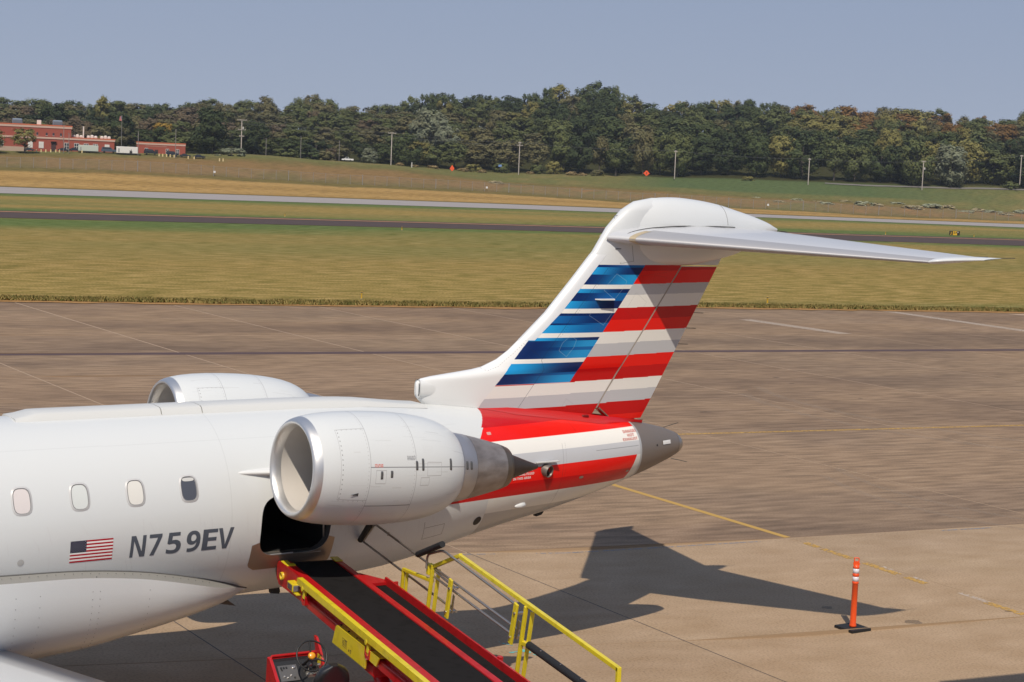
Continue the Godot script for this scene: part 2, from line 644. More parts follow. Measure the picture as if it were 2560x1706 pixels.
const GRASS_EDGE := [Vector2(-80, -97), Vector2(-20, -84.5), Vector2(21.4, -75.5), Vector2(36.1, -71.4), Vector2(52.5, -67.4), Vector2(68.5, -66.0), Vector2(94, -59.1), Vector2(260, -18)]
const TAXI_NEAR := [Vector2(-600, -238), Vector2(68, -227), Vector2(160, -223), Vector2(266, -196), Vector2(700, -60)]
const TAXI_FAR := [Vector2(-600, -284), Vector2(81, -268), Vector2(186, -262), Vector2(326, -243), Vector2(900, -90)]
const RUN_NEAR := [Vector2(-900, -470), Vector2(136, -447), Vector2(325, -455), Vector2(422, -438), Vector2(514, -390), Vector2(1100, -60)]
const RUN_FAR := [Vector2(-900, -640), Vector2(181, -589), Vector2(401, -575), Vector2(490, -510), Vector2(613, -468), Vector2(1300, -90)]

func grass_tint(p: Vector3, _v: float) -> Color:
	# mown field: greener along the pavements and in broad drifts
	var nz := noise(0.006, 3, 9)
	var g := nz.get_noise_2d(p.x * 0.6, p.z * 2.2) * 0.9
	var d := look(TAXI_NEAR, p.x) - p.z
	var e := p.z - look(TAXI_FAR, p.x)
	var near := 0.0
	if d < 0:
		near = maxf(exp(d / 16.0) * 1.5, exp((p.z - look(GRASS_EDGE, p.x)) / 5.0) * 0.8)
	elif e < 0:
		near = maxf(exp(e / 30.0) * 1.1, exp((look(RUN_NEAR, p.x) - p.z) / 34.0) * 1.3)
	var k := clampf(0.22 + g * 1.15 + near, 0, 1.15)
	return Color(1.04, 1.0, 1.05).lerp(Color(0.50, 0.78, 0.78), k)

func build_fields() -> void:
	var grass_tex := noise_tex(1024, noise(0.02, 5, 51), [[0.0, lin(0.17, 0.145, 0.045)], [0.38, lin(0.29, 0.215, 0.073)], [0.62, lin(0.385, 0.27, 0.102)], [1.0, lin(0.52, 0.365, 0.16)]])
	var blades := noise_tex(512, noise(0.16, 4, 52), [[0.0, Color(0.46, 0.50, 0.44)], [0.35, Color(0.78, 0.80, 0.76)], [0.6, Color(0.97, 0.97, 0.96)], [1.0, Color(1, 1, 1)]])
	var gm := ground_mat("mown_grass", grass_tex, Vector3(0.012, 0.036, 1), blades, Vector3(0.045, 0.11, 1), 0.95)
	gm.metallic_specular = 0.05
	var grass := struct("grass", sheet(GRASS_EDGE, [Vector2(-900, -760), Vector2(1300, -760)], 260, 150, 0.06, grass_tint, 0.55), gm)
	grass.set_meta("kind", "stuff")
	build_tufts(gm)
	var soil := noise_tex(512, noise(0.05, 4, 61), [[0.0, lin(0.20, 0.11, 0.04)], [0.6, lin(0.36, 0.20, 0.075)], [1.0, lin(0.45, 0.28, 0.12)]])
	var sm := ground_mat("bare_soil", soil, Vector3(0.09, 0.3, 1), null, Vector3.ONE)
	var lower := []
	var upper := []
	for p in GRASS_EDGE:
		lower.append(p + Vector2(0, 1.5))
		upper.append(p + Vector2(0, -4))
	struct("soil_verge", sheet(lower, upper, 200, 2, 0.03, plain_tint, 1.0), sm)
	# taxiway and runway
	var tar_tex := noise_tex(512, noise(0.03, 4, 71), [[0.0, lin(0.060, 0.043, 0.039)], [1.0, lin(0.090, 0.066, 0.059)]])
	var tm := ground_mat("asphalt", tar_tex, Vector3(0.01, 0.05, 1), null, Vector3.ONE, 0.85)
	struct("taxiway", sheet(TAXI_NEAR, TAXI_FAR, 80, 4, 0.10, plain_tint, 1.2, 1.5), tm)
	var line := mat("faded_line", lin(0.52, 0.25, 0.10), 0.8)
	var ln := start()
	for i in 60:
		var xa := lerpf(-100, 560, i / 60.0)
		var xb := lerpf(-100, 560, (i + 1) / 60.0)
		var za := lerpf(look(TAXI_NEAR, xa), look(TAXI_FAR, xa), 0.80)
		var zb := lerpf(look(TAXI_NEAR, xb), look(TAXI_FAR, xb), 0.80)
		ribbon(ln, Vector3(xa, 0, za), Vector3(xb, 0, zb), 1.2, 0.14)
	struct("taxiway_centre_line", commit(ln), line)
	var run_tex := noise_tex(512, noise(0.03, 4, 81), [[0.0, lin(0.27, 0.245, 0.235)], [1.0, lin(0.35, 0.32, 0.305)]])
	var rm := ground_mat("runway_concrete", run_tex, Vector3(0.006, 0.03, 1), null, Vector3.ONE, 0.85)
	struct("runway", sheet(RUN_NEAR, RUN_FAR, 80, 6, 0.14, plain_tint, 2.0, 2.5), rm)
	var white := mat("runway_paint", lin(0.52, 0.50, 0.47), 0.8)
	var wl := start()
	for i in 22:
		var xa := 60.0 + i * 30
		var xb := xa + 16
		ribbon(wl, Vector3(xa, 0, lerpf(look(RUN_NEAR, xa), look(RUN_FAR, xa), 0.5)), Vector3(xb, 0, lerpf(look(RUN_NEAR, xb), look(RUN_FAR, xb), 0.5)), 1.4, 0.18)
	struct("runway_centre_line", commit(wl), white)
	# rising land behind the runway, one sheet in bearing and distance
	var st := start()
	var n1 := lump
	var n2 := noise(0.05, 3, 92)
	var azs := []
	for i in 281:
		azs.append(lerpf(8, 64, i / 280.0))
	var rows := []
	var cols := []
	for az in azs:
		var r := land(az)
		var row := []
		var crow := []
		var ds := []
		for k in 6:
			ds.append(r[0] - 30 + k * 8)
		for k in 9:
			ds.append(lerpf(r[0] + 14, r[1], k / 8.0))
		for k in range(1, 11):
			ds.append(lerpf(r[1], r[3], k / 10.0))
		for k in range(1, 9):
			ds.append(lerpf(r[3], r[5], k / 8.0))
		for k in range(1, 6):
			ds.append(r[5] + k * k * 36)
		for d in ds:
			var h := land_height(az, d)
			var p := polar(az, d, h)
			var bump := n1.get_noise_2d(p.x, p.z)
			if d < r[0] + 2:
				p.y = -0.15
			row.append(p)
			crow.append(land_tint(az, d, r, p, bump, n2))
		rows.append(row)
		cols.append(crow)
	for i in rows.size() - 1:
		for j in rows[0].size() - 1:
			for k in [[i, j], [i, j + 1], [i + 1, j + 1], [i, j], [i + 1, j + 1], [i + 1, j]]:
				var p: Vector3 = rows[k[0]][k[1]]
				st.set_smooth_group(0)
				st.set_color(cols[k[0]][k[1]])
				st.set_uv(Vector2(p.x, p.z))
				st.set_uv2(Vector2(p.x, p.z))
				st.add_vertex(p)
	var rough_tex := noise_tex(1024, noise(0.02, 5, 95), [[0.0, Color(0.74, 0.74, 0.74)], [0.5, Color(0.92, 0.92, 0.92)], [1.0, Color(1, 1, 1)]])
	var tuft_tex := noise_tex(512, noise(0.12, 4, 96), [[0.0, Color(0.55, 0.58, 0.53)], [0.5, Color(0.92, 0.92, 0.91)], [1.0, Color(1, 1, 1)]])
	var hm := ground_mat("rough_grassland", rough_tex, Vector3(0.008, 0.02, 1), tuft_tex, Vector3(0.03, 0.06, 1), 0.95)
	hm.metallic_specular = 0.05
	struct("terrain", commit(st), hm)
	# the road below the wood
	var rd := start()
	var road := mat("road_asphalt", lin(0.17, 0.155, 0.14), 0.85)
	for i in 150:
		var a0 := lerpf(45.2, 60, i / 150.0)
		var a1 := lerpf(45.2, 60, (i + 1) / 150.0)
		var d0: float = land(a0)[5] - 14
		var d1: float = land(a1)[5] - 14
		var up := Vector3(0, 0.30, 0)
		quad(rd, spot(a0, d0 - 2.5) + up, spot(a1, d1 - 2.5) + up, spot(a1, d1 + 2.5) + up, spot(a0, d0 + 2.5) + up)
	struct("road", commit(rd), road)

func build_tufts(_gm: Material) -> void:
	# low tufts along the ragged edge of the apron and over the near part of the field
	var st := start()
	rng.seed = 808
	st.set_smooth_group(-1)
	for i in 9:
		var a := rng.randf_range(0, TAU)
		var o := Vector3(rng.randf_range(-0.09, 0.09), 0, rng.randf_range(-0.09, 0.09))
		var w := Vector3(cos(a), 0, sin(a)) * 0.022
		var tip := o + Vector3(rng.randf_range(-0.09, 0.09), rng.randf_range(0.09, 0.20), rng.randf_range(-0.09, 0.09))
		for v in [o - w, o + w, tip]:
			st.set_normal(Vector3(0, 1, 0.2).normalized())
			st.add_vertex(v)
	var blade := st.commit()
	var m := mat("tuft_grass", Color.WHITE, 0.9)
	m.vertex_color_use_as_albedo = true
	m.metallic_specular = 0.05
	var mm := MultiMesh.new()
	mm.transform_format = MultiMesh.TRANSFORM_3D
	mm.use_colors = true
	mm.mesh = blade
	var n := 9000
	mm.instance_count = n
	for i in n:
		var edge := i < 9000
		var x := rng.randf_range(10, 118)
		var z := look(GRASS_EDGE, x)
		if edge:
			z += 0.55 + 0.4 * wear.get_noise_2d(x * 6.0, 9.0) - pow(rng.randf(), 1.7) * 2.6
		else:
			z -= 0.3 + pow(rng.randf(), 1.6) * 62.0
		var s := rng.randf_range(0.5, 1.25) * (1.15 if edge else 0.8)
		mm.set_instance_transform(i, Transform3D(Basis(Vector3.UP, rng.randf_range(0, TAU)).scaled(Vector3(s * 1.3, s, s * 1.3)), Vector3(x, 0.055, z)))
		var g := rng.randf()
		var c := Color(0.115, 0.125, 0.035).lerp(Color(0.42, 0.30, 0.11), g * g)
		if edge:
			c = Color(0.11, 0.12, 0.035).lerp(Color(0.40, 0.29, 0.11), g)
		mm.set_instance_color(i, c)
	var o := MultiMeshInstance3D.new()
	o.name = "grass_tufts"
	o.multimesh = mm
	o.material_override = m
	o.set_meta("kind", "stuff")
	add_child(o)

func land_tint(az: float, d: float, r: Array, p: Vector3, bump: float, n2: FastNoiseLite) -> Color:
	var straw := Color(0.54, 0.345, 0.135)
	var straw_dark := Color(0.42, 0.265, 0.10)
	var brown := Color(0.32, 0.202, 0.092)
	var olive := Color(0.22, 0.175, 0.07)
	var green := Color(0.19, 0.20, 0.08)
	var crop := Color(0.135, 0.18, 0.078)
	var q := n2.get_noise_2d(p.x, p.z)
	var c: Color
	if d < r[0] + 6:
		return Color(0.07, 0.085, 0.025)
	if d < r[1] - 6:
		var u: float = (d - r[0]) / (r[1] - r[0])
		c = straw.lerp(straw_dark, clampf(0.45 + sin(u * 15.0 + bump * 2.0) * 0.5, 0, 1))
		return c
	if d < r[3]:
		var u: float = (d - r[1]) / (r[3] - r[1])
		c = olive.lerp(brown, clampf(sin(u * 3.3) * 1.1 + bump * 0.9 + q * 0.9 - 0.05, 0, 1))
		c = c.lerp(green, clampf((u - 0.72) * 3.0 + bump * 0.6, 0, 1) * 0.8)
		if az > 34:
			c = c.lerp(green, clampf(bump * 1.6 + q * 0.8, 0, 0.7))
			c = c.lerp(Color(0.42, 0.21, 0.09), clampf(q * 2.2 - 0.35, 0, 1) * clampf(1.0 - absf(u - 0.5) * 2.0, 0, 1))
		return c
	if d < r[5] - 10:
		var u: float = (d - r[3]) / (r[5] - r[3])
		var cropped := clampf((az - 38.0) / 2.0, 0, 1) * clampf((52.5 - az) / 6.0, 0.0, 1) * clampf((u - 0.12) * 14, 0, 1)
		c = Color(0.21, 0.205, 0.08).lerp(Color(0.30, 0.24, 0.10), clampf(q * 1.5 + bump, 0, 1))
		return c.lerp(crop, cropped)
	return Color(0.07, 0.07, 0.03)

# ---------------------------------------------------------------- aircraft
const TOP := [Vector2(-20, 4.1), Vector2(-19, 4.35), Vector2(-17, 4.6), Vector2(-15, 4.625), Vector2(2, 4.625), Vector2(3.2, 4.61), Vector2(4.3, 4.54), Vector2(5.8, 4.41), Vector2(7.3, 4.235), Vector2(8.4, 4.085), Vector2(8.75, 4.03), Vector2(9.2, 3.925), Vector2(9.45, 3.835), Vector2(9.58, 3.76)]
const BOT := [Vector2(-20, 2.9), Vector2(-19, 2.3), Vector2(-17, 1.98), Vector2(-15, 1.935), Vector2(1.2, 1.935), Vector2(2, 1.965), Vector2(3.5, 2.10), Vector2(4.11, 2.20), Vector2(4.8, 2.36), Vector2(5.65, 2.53), Vector2(6.58, 2.69), Vector2(7.29, 2.84), Vector2(7.88, 2.98), Vector2(8.4, 3.12), Vector2(8.75, 3.215), Vector2(9.26, 3.375), Vector2(9.45, 3.45), Vector2(9.58, 3.50)]
const DOOR := Vector2(1.606, 3.10)

func hull(x: float) -> Vector2:
	# centre height and radius
	var t := look(TOP, x)
	var b := look(BOT, x)
	return Vector2((t + b) / 2, (t - b) / 2)

func hull_at(x: float, angle: float, out := 0.0) -> Vector3:
	var h := hull(x)
	return Vector3(x, h.x + sin(angle) * (h.y + out), cos(angle) * (h.y + out))

func skin(x: float, y: float, out := 0.0) -> Vector3:
	# the point of the port side at this station and height
	var h := hull(x)
	return hull_at(x, asin(clampf((y - h.x) / h.y, -1, 1)), out)

func door_edge(t: float) -> Vector2:
	# outline of the baggage door, by angle round its middle
	var half := Vector2(0.545, 0.44)
	var n := 3.6 if sin(t) < 0 else 4.2
	var c := cos(t)
	var s := sin(t)
	var r := pow(pow(absf(c) / half.x, n) + pow(absf(s) / half.y, n), -1.0 / n)
	var y := s * r
	return Vector2(DOOR.x + c * r + y * 0.02, DOOR.y + y - 0.0 + (0.04 if s > 0 else -0.055) * s)

func hull_uv(p: Vector3) -> Vector2:
	return Vector2((p.x + 5.0) / 13.6, (4.75 - p.y) / 2.9)

func row_fill(im: Image, y: int, xa: float, xb: float, c: Color) -> void:
	var a := maxi(0, roundi(xa))
	var b := mini(im.get_width(), roundi(xb))
	if b > a:
		im.fill_rect(Rect2i(a, y, b - a, 1), c)

func seam(im: Image, pts: Array, origin: Vector2, scale: float, c: Color, width := 1.0, dotted := 0.0, closed := false) -> void:
	# a panel line or a row of rivets drawn on a paint texture; origin is the texture's top left corner in metres
	var n := pts.size() if closed else pts.size() - 1
	var run := 0.0
	for i in n:
		var a: Vector2 = (pts[i] - origin) * Vector2(scale, -scale)
		var b: Vector2 = (pts[(i + 1) % pts.size()] - origin) * Vector2(scale, -scale)
		var k := maxi(1, int(a.distance_to(b) * 1.5))
		for j in k:
			var p := a.lerp(b, float(j) / k)
			run += 1.0 / 1.5
			if dotted > 0.0 and fmod(run / scale, dotted) > dotted * 0.35:
				continue
			for w in maxi(1, roundi(width)):
				var x := int(p.x) + w
				var y := int(p.y)
				if x >= 0 and y >= 0 and x < im.get_width() and y < im.get_height():
					im.set_pixel(x, y, im.get_pixel(x, y).lerp(Color(c, 1), c.a))

const WHITE := Color(0.895, 0.892, 0.872)
const SOFT_GREY := Color(0.735, 0.742, 0.76)
const RED := Color(0.89, 0.09, 0.045)
const DARK_RED := Color(0.74, 0.02, 0.04)

func hull_texture() -> ImageTexture:
	var im := Image.create(2048, 437, false, Image.FORMAT_RGB8)
	var k := 2048.0 / 13.6
	im.fill(Color(0.800, 0.812, 0.815))
	for row in 437:
		var y := 4.75 - row / k
		var xf := 4.94 + (y - 4.1) * 1.05 - maxf(0, 4.1 - y) * 0.1
		if y > 4.23:
			xf = 5.04 + (y - 4.23) * 1.2
		var px := func(x: float) -> float: return (x + 5.0) * k
		var c := Color(0.800, 0.812, 0.815)
		if y > 4.225:
			c = DARK_RED
		elif y > 4.032:
			c = RED
		elif y > 3.825:
			c = WHITE
		elif y > 3.60:
			c = SOFT_GREY
		elif y > 3.387:
			c = RED
		elif y > 3.187:
			c = DARK_RED
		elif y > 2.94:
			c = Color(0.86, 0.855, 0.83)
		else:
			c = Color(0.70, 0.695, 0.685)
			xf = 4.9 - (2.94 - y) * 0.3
		if y < 3.187:
			# the pale belly stripe starts without an edge
			row_fill(im, row, px.call(5.0), 2048, c)
			continue
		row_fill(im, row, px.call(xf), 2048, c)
		if y > 3.187 and y <= 3.60:
			row_fill(im, row, px.call(8.10 + (y - 3.187) * 0.37), 2048, Color(0.82, 0.82, 0.80))
	var o := Vector2(-5, 4.75)
	var g := Color(0.35, 0.35, 0.36, 0.30)
	seam(im, [Vector2(0.62, 4.6), Vector2(0.62, 2.0)], o, k, Color(0.4, 0.4, 0.4, 0.10))
	seam(im, [Vector2(-2.6, 4.6), Vector2(-2.6, 2.0)], o, k, Color(0.4, 0.4, 0.4, 0.05))
	seam(im, [Vector2(-5, 4.32), Vector2(4.6, 4.30)], o, k, Color(0.4, 0.4, 0.4, 0.05))
	seam(im, [Vector2(6.55, 3.9), Vector2(6.5, 3.3), Vector2(6.42, 2.7)], o, k, g)
	seam(im, [Vector2(6.62, 3.9), Vector2(6.55, 3.3), Vector2(6.2, 2.6)], o, k, Color(0.3, 0.3, 0.3, 0.35), 1, 0.03)
	seam(im, [Vector2(7.28, 3.735), Vector2(8.3, 3.735)], o, k, Color(0.35, 0.35, 0.36, 0.55))
	seam(im, [Vector2(3.8, 2.95), Vector2(3.85, 2.66), Vector2(4.22, 2.70), Vector2(4.2, 2.88)], o, k, Color(0.3, 0.3, 0.3, 0.6))
	seam(im, [Vector2(4.2, 2.88), Vector2(3.83, 2.85)], o, k, Color(0.3, 0.3, 0.3, 0.5))
	seam(im, [Vector2(6.9, 4.2), Vector2(6.95, 4.05)], o, k, Color(0.6, 0.05, 0.05, 0.4))
	# streaks of grime below the windows and the tank drains
	rng.seed = 5
	for i in 260:
		var x := rng.randf_range(-5, 8)
		var y := rng.randf_range(2.1, 3.5)
		seam(im, [Vector2(x, y), Vector2(x + rng.randf_range(0.0, 0.1), y - rng.randf_range(0.05, 0.3))], o, k, Color(0.5, 0.47, 0.42, 0.05))
	return ImageTexture.create_from_image(im)

func fin_texture() -> ImageTexture:
	var w := 1536
	var k := w / 6.3
	var h := int(3.0 * k)
	var im := Image.create(w, h, false, Image.FORMAT_RGB8)
	im.fill(Color(0.865, 0.868, 0.86))
	var navy := Color(0.05, 0.15, 0.36)
	var sky_blue := Color(0.13, 0.58, 0.82)
	var mid := Color(0.07, 0.38, 0.64)
	# top, bottom, then the sub-bands: share of the height, colour at the front, colour at the back
	var bands := [
		[6.70, 6.375, [[0.13, navy, mid], [0.5, sky_blue, navy], [1.0, navy, sky_blue]]],
		[6.305, 5.985, [[0.2, sky_blue, navy], [0.62, navy, mid], [1.0, sky_blue, navy]]],
		[5.91, 5.595, [[0.13, navy, navy], [0.5, mid, navy], [0.6, navy, mid], [1.0, sky_blue, mid]]],
		[5.52, 5.19, [[0.14, sky_blue, navy], [0.45, navy, sky_blue], [0.62, navy, mid], [1.0, navy, sky_blue]]],
		[5.12, 4.795, [[0.5, sky_blue, navy], [0.62, navy, mid], [1.0, navy, sky_blue]]]]
	var px := func(x: float) -> float: return (x - 4.2) * k
	for row in h:
		var y := 7.0 - row / k
		var xl := 5.61 + 0.948 * (y - 4.79)
		var xs := 7.09 + 0.7513 * (y - 4.80)
		# white and red side
		if y <= 6.80:
			var bottom := y < 4.80
			for piece in 6:
				# the stripes climb a little towards the back
				var xa := lerpf(xs, 10.5, piece / 6.0) if not bottom else lerpf(5.30 + (y - 4.43) * 0.66, 10.5, piece / 6.0)
				var xb := lerpf(xs, 10.5, (piece + 1) / 6.0) if not bottom else lerpf(5.30 + (y - 4.43) * 0.66, 10.5, (piece + 1) / 6.0)
				var yy := y - 0.014 * ((xa + xb) / 2 - 8.3)
				var c := WHITE
				if yy > 6.60: c = DARK_RED
				elif yy > 6.385: c = RED
				elif yy > 6.205: c = SOFT_GREY
				elif yy > 5.995: c = WHITE
				elif yy > 5.80: c = DARK_RED
				elif yy > 5.605: c = RED
				elif yy > 5.415: c = WHITE
				elif yy > 5.205: c = SOFT_GREY
				elif yy > 5.01: c = RED
				elif yy > 4.81: c = DARK_RED
				elif yy > 4.62: c = WHITE
				elif yy > 4.425: c = SOFT_GREY
				elif yy > 4.215: c = DARK_RED
				else: c = RED
				if yy < 4.425 and xb < 5.95:
					c = Color(0.80, 0.80, 0.80) if yy > 4.405 else DARK_RED
				if y > 6.705 and xb < 8.9:
					c = Color(0.865, 0.868, 0.86)
				row_fill(im, row, px.call(xa), px.call(xb) + 1, c)
		for b in bands:
			if y <= b[0] and y >= b[1]:
				var f: float = (b[0] - y) / (b[0] - b[1])
				for s in b[2]:
					if f <= s[0]:
						for piece in 40:
							var t0 := piece / 40.0
							row_fill(im, row, px.call(lerpf(xl, xs, t0)), px.call(lerpf(xl, xs, t0 + 0.025)) + 1, s[1].lerp(s[2], smoothstep(0.08, 0.92, t0)))
						break
		if y < 6.705 and y > 4.79:
			var inside := false
			for b in bands:
				inside = inside or (y <= b[0] and y >= b[1])
			if not inside:
				row_fill(im, row, px.call(xl), px.call(xs), WHITE)
		# bright leading edge
		row_fill(im, row, 0, px.call(minf(xl, 5.5 + (y - 4.66) * 0.94) if y < 6.84 else 0.0), Color(0.88, 0.885, 0.88))
	var o := Vector2(4.2, 7.0)
	var pale := Color(0.80, 0.82, 0.82, 0.55)
	var dark := Color(0.2, 0.2, 0.22, 0.45)
	seam(im, [Vector2(7.75, 6.64), Vector2(6.48, 5.17), Vector2(6.54, 5.01), Vector2(6.05, 4.4)], o, k, Color(0.12, 0.14, 0.18, 0.6), 1)
	seam(im, [Vector2(7.80, 6.64), Vector2(6.53, 5.17)], o, k, Color(0.12, 0.14, 0.18, 0.5), 1, 0.05)
	for q in [[Vector2(7.93, 6.55), Vector2(8.14, 6.43), Vector2(8.11, 6.35), Vector2(7.90, 6.13), Vector2(7.68, 6.28), Vector2(7.73, 6.36)], [Vector2(7.45, 5.96), Vector2(7.91, 5.96), Vector2(7.7, 5.71), Vector2(7.4, 5.87)], [Vector2(7.04, 5.55), Vector2(7.16, 5.48), Vector2(7.11, 5.36), Vector2(6.97, 5.21), Vector2(6.82, 5.31), Vector2(6.88, 5.43)]]:
		seam(im, q, o, k, pale, 1, 0.0, true)
	for q in [[Vector2(8.36, 6.24), Vector2(8.61, 6.08), Vector2(8.41, 5.79), Vector2(8.15, 5.94)], [Vector2(7.03, 4.52), Vector2(7.16, 4.44), Vector2(7.12, 4.34), Vector2(6.92, 4.37)], [Vector2(8.75, 6.53), Vector2(9.03, 6.49), Vector2(8.94, 6.35), Vector2(8.73, 6.41)]]:
		seam(im, q, o, k, dark, 1, 0.03, true)
	seam(im, [Vector2(7.52, 6.84), Vector2(7.77, 6.65), Vector2(8.01, 6.57), Vector2(8.47, 6.52), Vector2(8.97, 6.57), Vector2(9.32, 6.64)], o, k, Color(0.2, 0.2, 0.22, 0.5), 1, 0.04)
	seam(im, [Vector2(5.36, 5.09), Vector2(5.47, 5.02), Vector2(5.69, 5.08), Vector2(5.99, 5.28), Vector2(6.18, 5.43)], o, k, dark, 1, 0.05)
	seam(im, [Vector2(6.18, 5.43), Vector2(6.51, 5.18)], o, k, dark, 1)
	seam(im, [Vector2(4.65, 4.53), Vector2(5.7, 4.40)], o, k, Color(0.2, 0.2, 0.22, 0.5), 1, 0.04)
	return ImageTexture.create_from_image(im)

func flag_texture() -> ImageTexture:
	var im := Image.create(380, 200, false, Image.FORMAT_RGB8)
	for i in 13:
		var y0 := roundi(i * 200 / 13.0)
		im.fill_rect(Rect2i(0, y0, 380, roundi((i + 1) * 200 / 13.0) - y0), Color(0.66, 0.05, 0.13) if i % 2 == 0 else Color(0.9, 0.9, 0.89))
	im.fill_rect(Rect2i(0, 0, 142, roundi(7 * 200 / 13.0)), Color(0.07, 0.09, 0.20))
	for r in 9:
		for c in 11:
			if (r + c) % 2 == 0:
				var p := Vector2(142.0 * (c + 1) / 12, 107.0 * (r + 1) / 10)
				for a in range(-4, 5):
					for b in range(-4, 5):
						if Vector2(a, b).length() < 2.6 + 1.2 * cos(5 * Vector2(a, b).angle() + PI / 2):
							im.set_pixel(int(p.x) + a, int(p.y) + b, Color(0.92, 0.92, 0.92))
	return ImageTexture.create_from_image(im)

func paint(called: String, tex: Texture2D, color := Color.WHITE, rough := 0.32) -> StandardMaterial3D:
	var m := mat(called, color, rough, 0.0, 0.2)
	m.metallic_specular = 0.4
	m.albedo_texture = tex
	m.texture_repeat = false
	return m

func glyph(parent: Node, called: String, text: String, at: Vector2, height: float, slant: float, m: Material, bold := true, stretch := 1.0, fine := 0.05) -> float:
	# painted letters laid on the port side of the fuselage; returns the width
	var tm := TextMesh.new()
	var f := SystemFont.new()
	f.font_names = PackedStringArray(["Droid Sans"])
	f.font_weight = 700 if bold else 400
	tm.font = f
	tm.text = text
	tm.font_size = 64
	tm.pixel_size = 0.01
	tm.depth = 0.0
	tm.horizontal_alignment = HORIZONTAL_ALIGNMENT_LEFT
	tm.vertical_alignment = VERTICAL_ALIGNMENT_BOTTOM
	var arr := tm.get_mesh_arrays()
	var v: PackedVector3Array = arr[Mesh.ARRAY_VERTEX]
	var ix: PackedInt32Array = arr[Mesh.ARRAY_INDEX]
	if v.is_empty():
		return 0.0
	var lo := Vector2(1e9, 1e9)
	var hi := Vector2(-1e9, -1e9)
	for p in v:
		lo = lo.min(Vector2(p.x, p.y))
		hi = hi.max(Vector2(p.x, p.y))
	var k := height / (hi.y - lo.y)
	var st := start()
	st.set_smooth_group(-1)
	for i in range(0, ix.size(), 3):
		var t := []
		for j in 3:
			var p := v[ix[i + j]]
			t.append(Vector2((p.x - lo.x) * k * stretch, (p.y - lo.y) * k))
		split(st, t[0], t[1], t[2], at, slant, fine, 0)
	var made := obj(called, commit(st), m, parent)
	if text.length() > 1:
		made.set_meta("kind", "stuff")
	return (hi.x - lo.x) * k * stretch

func split(st: SurfaceTool, a: Vector2, b: Vector2, c: Vector2, at: Vector2, slant: float, fine: float, depth: int) -> void:
	var e := [a.distance_to(b), b.distance_to(c), c.distance_to(a)]
	var l: float = e.max()
	if l > fine and depth < 7:
		if l == e[0]:
			split(st, a, (a + b) / 2, c, at, slant, fine, depth + 1)
			split(st, (a + b) / 2, b, c, at, slant, fine, depth + 1)
		elif l == e[1]:
			split(st, a, b, (b + c) / 2, at, slant, fine, depth + 1)
			split(st, a, (b + c) / 2, c, at, slant, fine, depth + 1)
		else:
			split(st, a, b, (a + c) / 2, at, slant, fine, depth + 1)
			split(st, (a + c) / 2, b, c, at, slant, fine, depth + 1)
		return
	if absf((b - a).cross(c - a)) < 1e-9:
		return
	var p := []
	for q in [a, b, c]:
		p.append(skin(at.x + q.x + q.y * slant, at.y + q.y, 0.003))
	if (b - a).cross(c - a) > 0:
		tri(st, p[0], p[1], p[2])
	else:
		tri(st, p[0], p[2], p[1])

func patch(outline: Array, inner: Array, out_a: float, out_b: float, close := true) -> ArrayMesh:
	# a band on the port side between two outlines of as many points
	var st := start()
	var rows := []
	var n := outline.size() + (1 if close else 0)
	for i in n:
		var a: Vector2 = outline[i % outline.size()]
		var b: Vector2 = inner[i % inner.size()]
		var line := []
		for j in 5:
			var p := a.lerp(b, j / 4.0)
			line.append(skin(p.x, p.y, lerpf(out_a, out_b, j / 4.0)))
		rows.append(line)
	grid(st, rows)
	return commit(st)

func round_rect(c: Vector2, half: Vector2, n := 28, power := 4.0, lean := 0.0) -> Array:
	var out := []
	for i in n:
		var t := TAU * i / n
		var co := cos(t)
		var si := sin(t)
		var r := pow(pow(absf(co) / half.x, power) + pow(absf(si) / half.y, power), -1.0 / power)
		out.append(c + Vector2(co * r + si * r * lean, si * r))
	return out

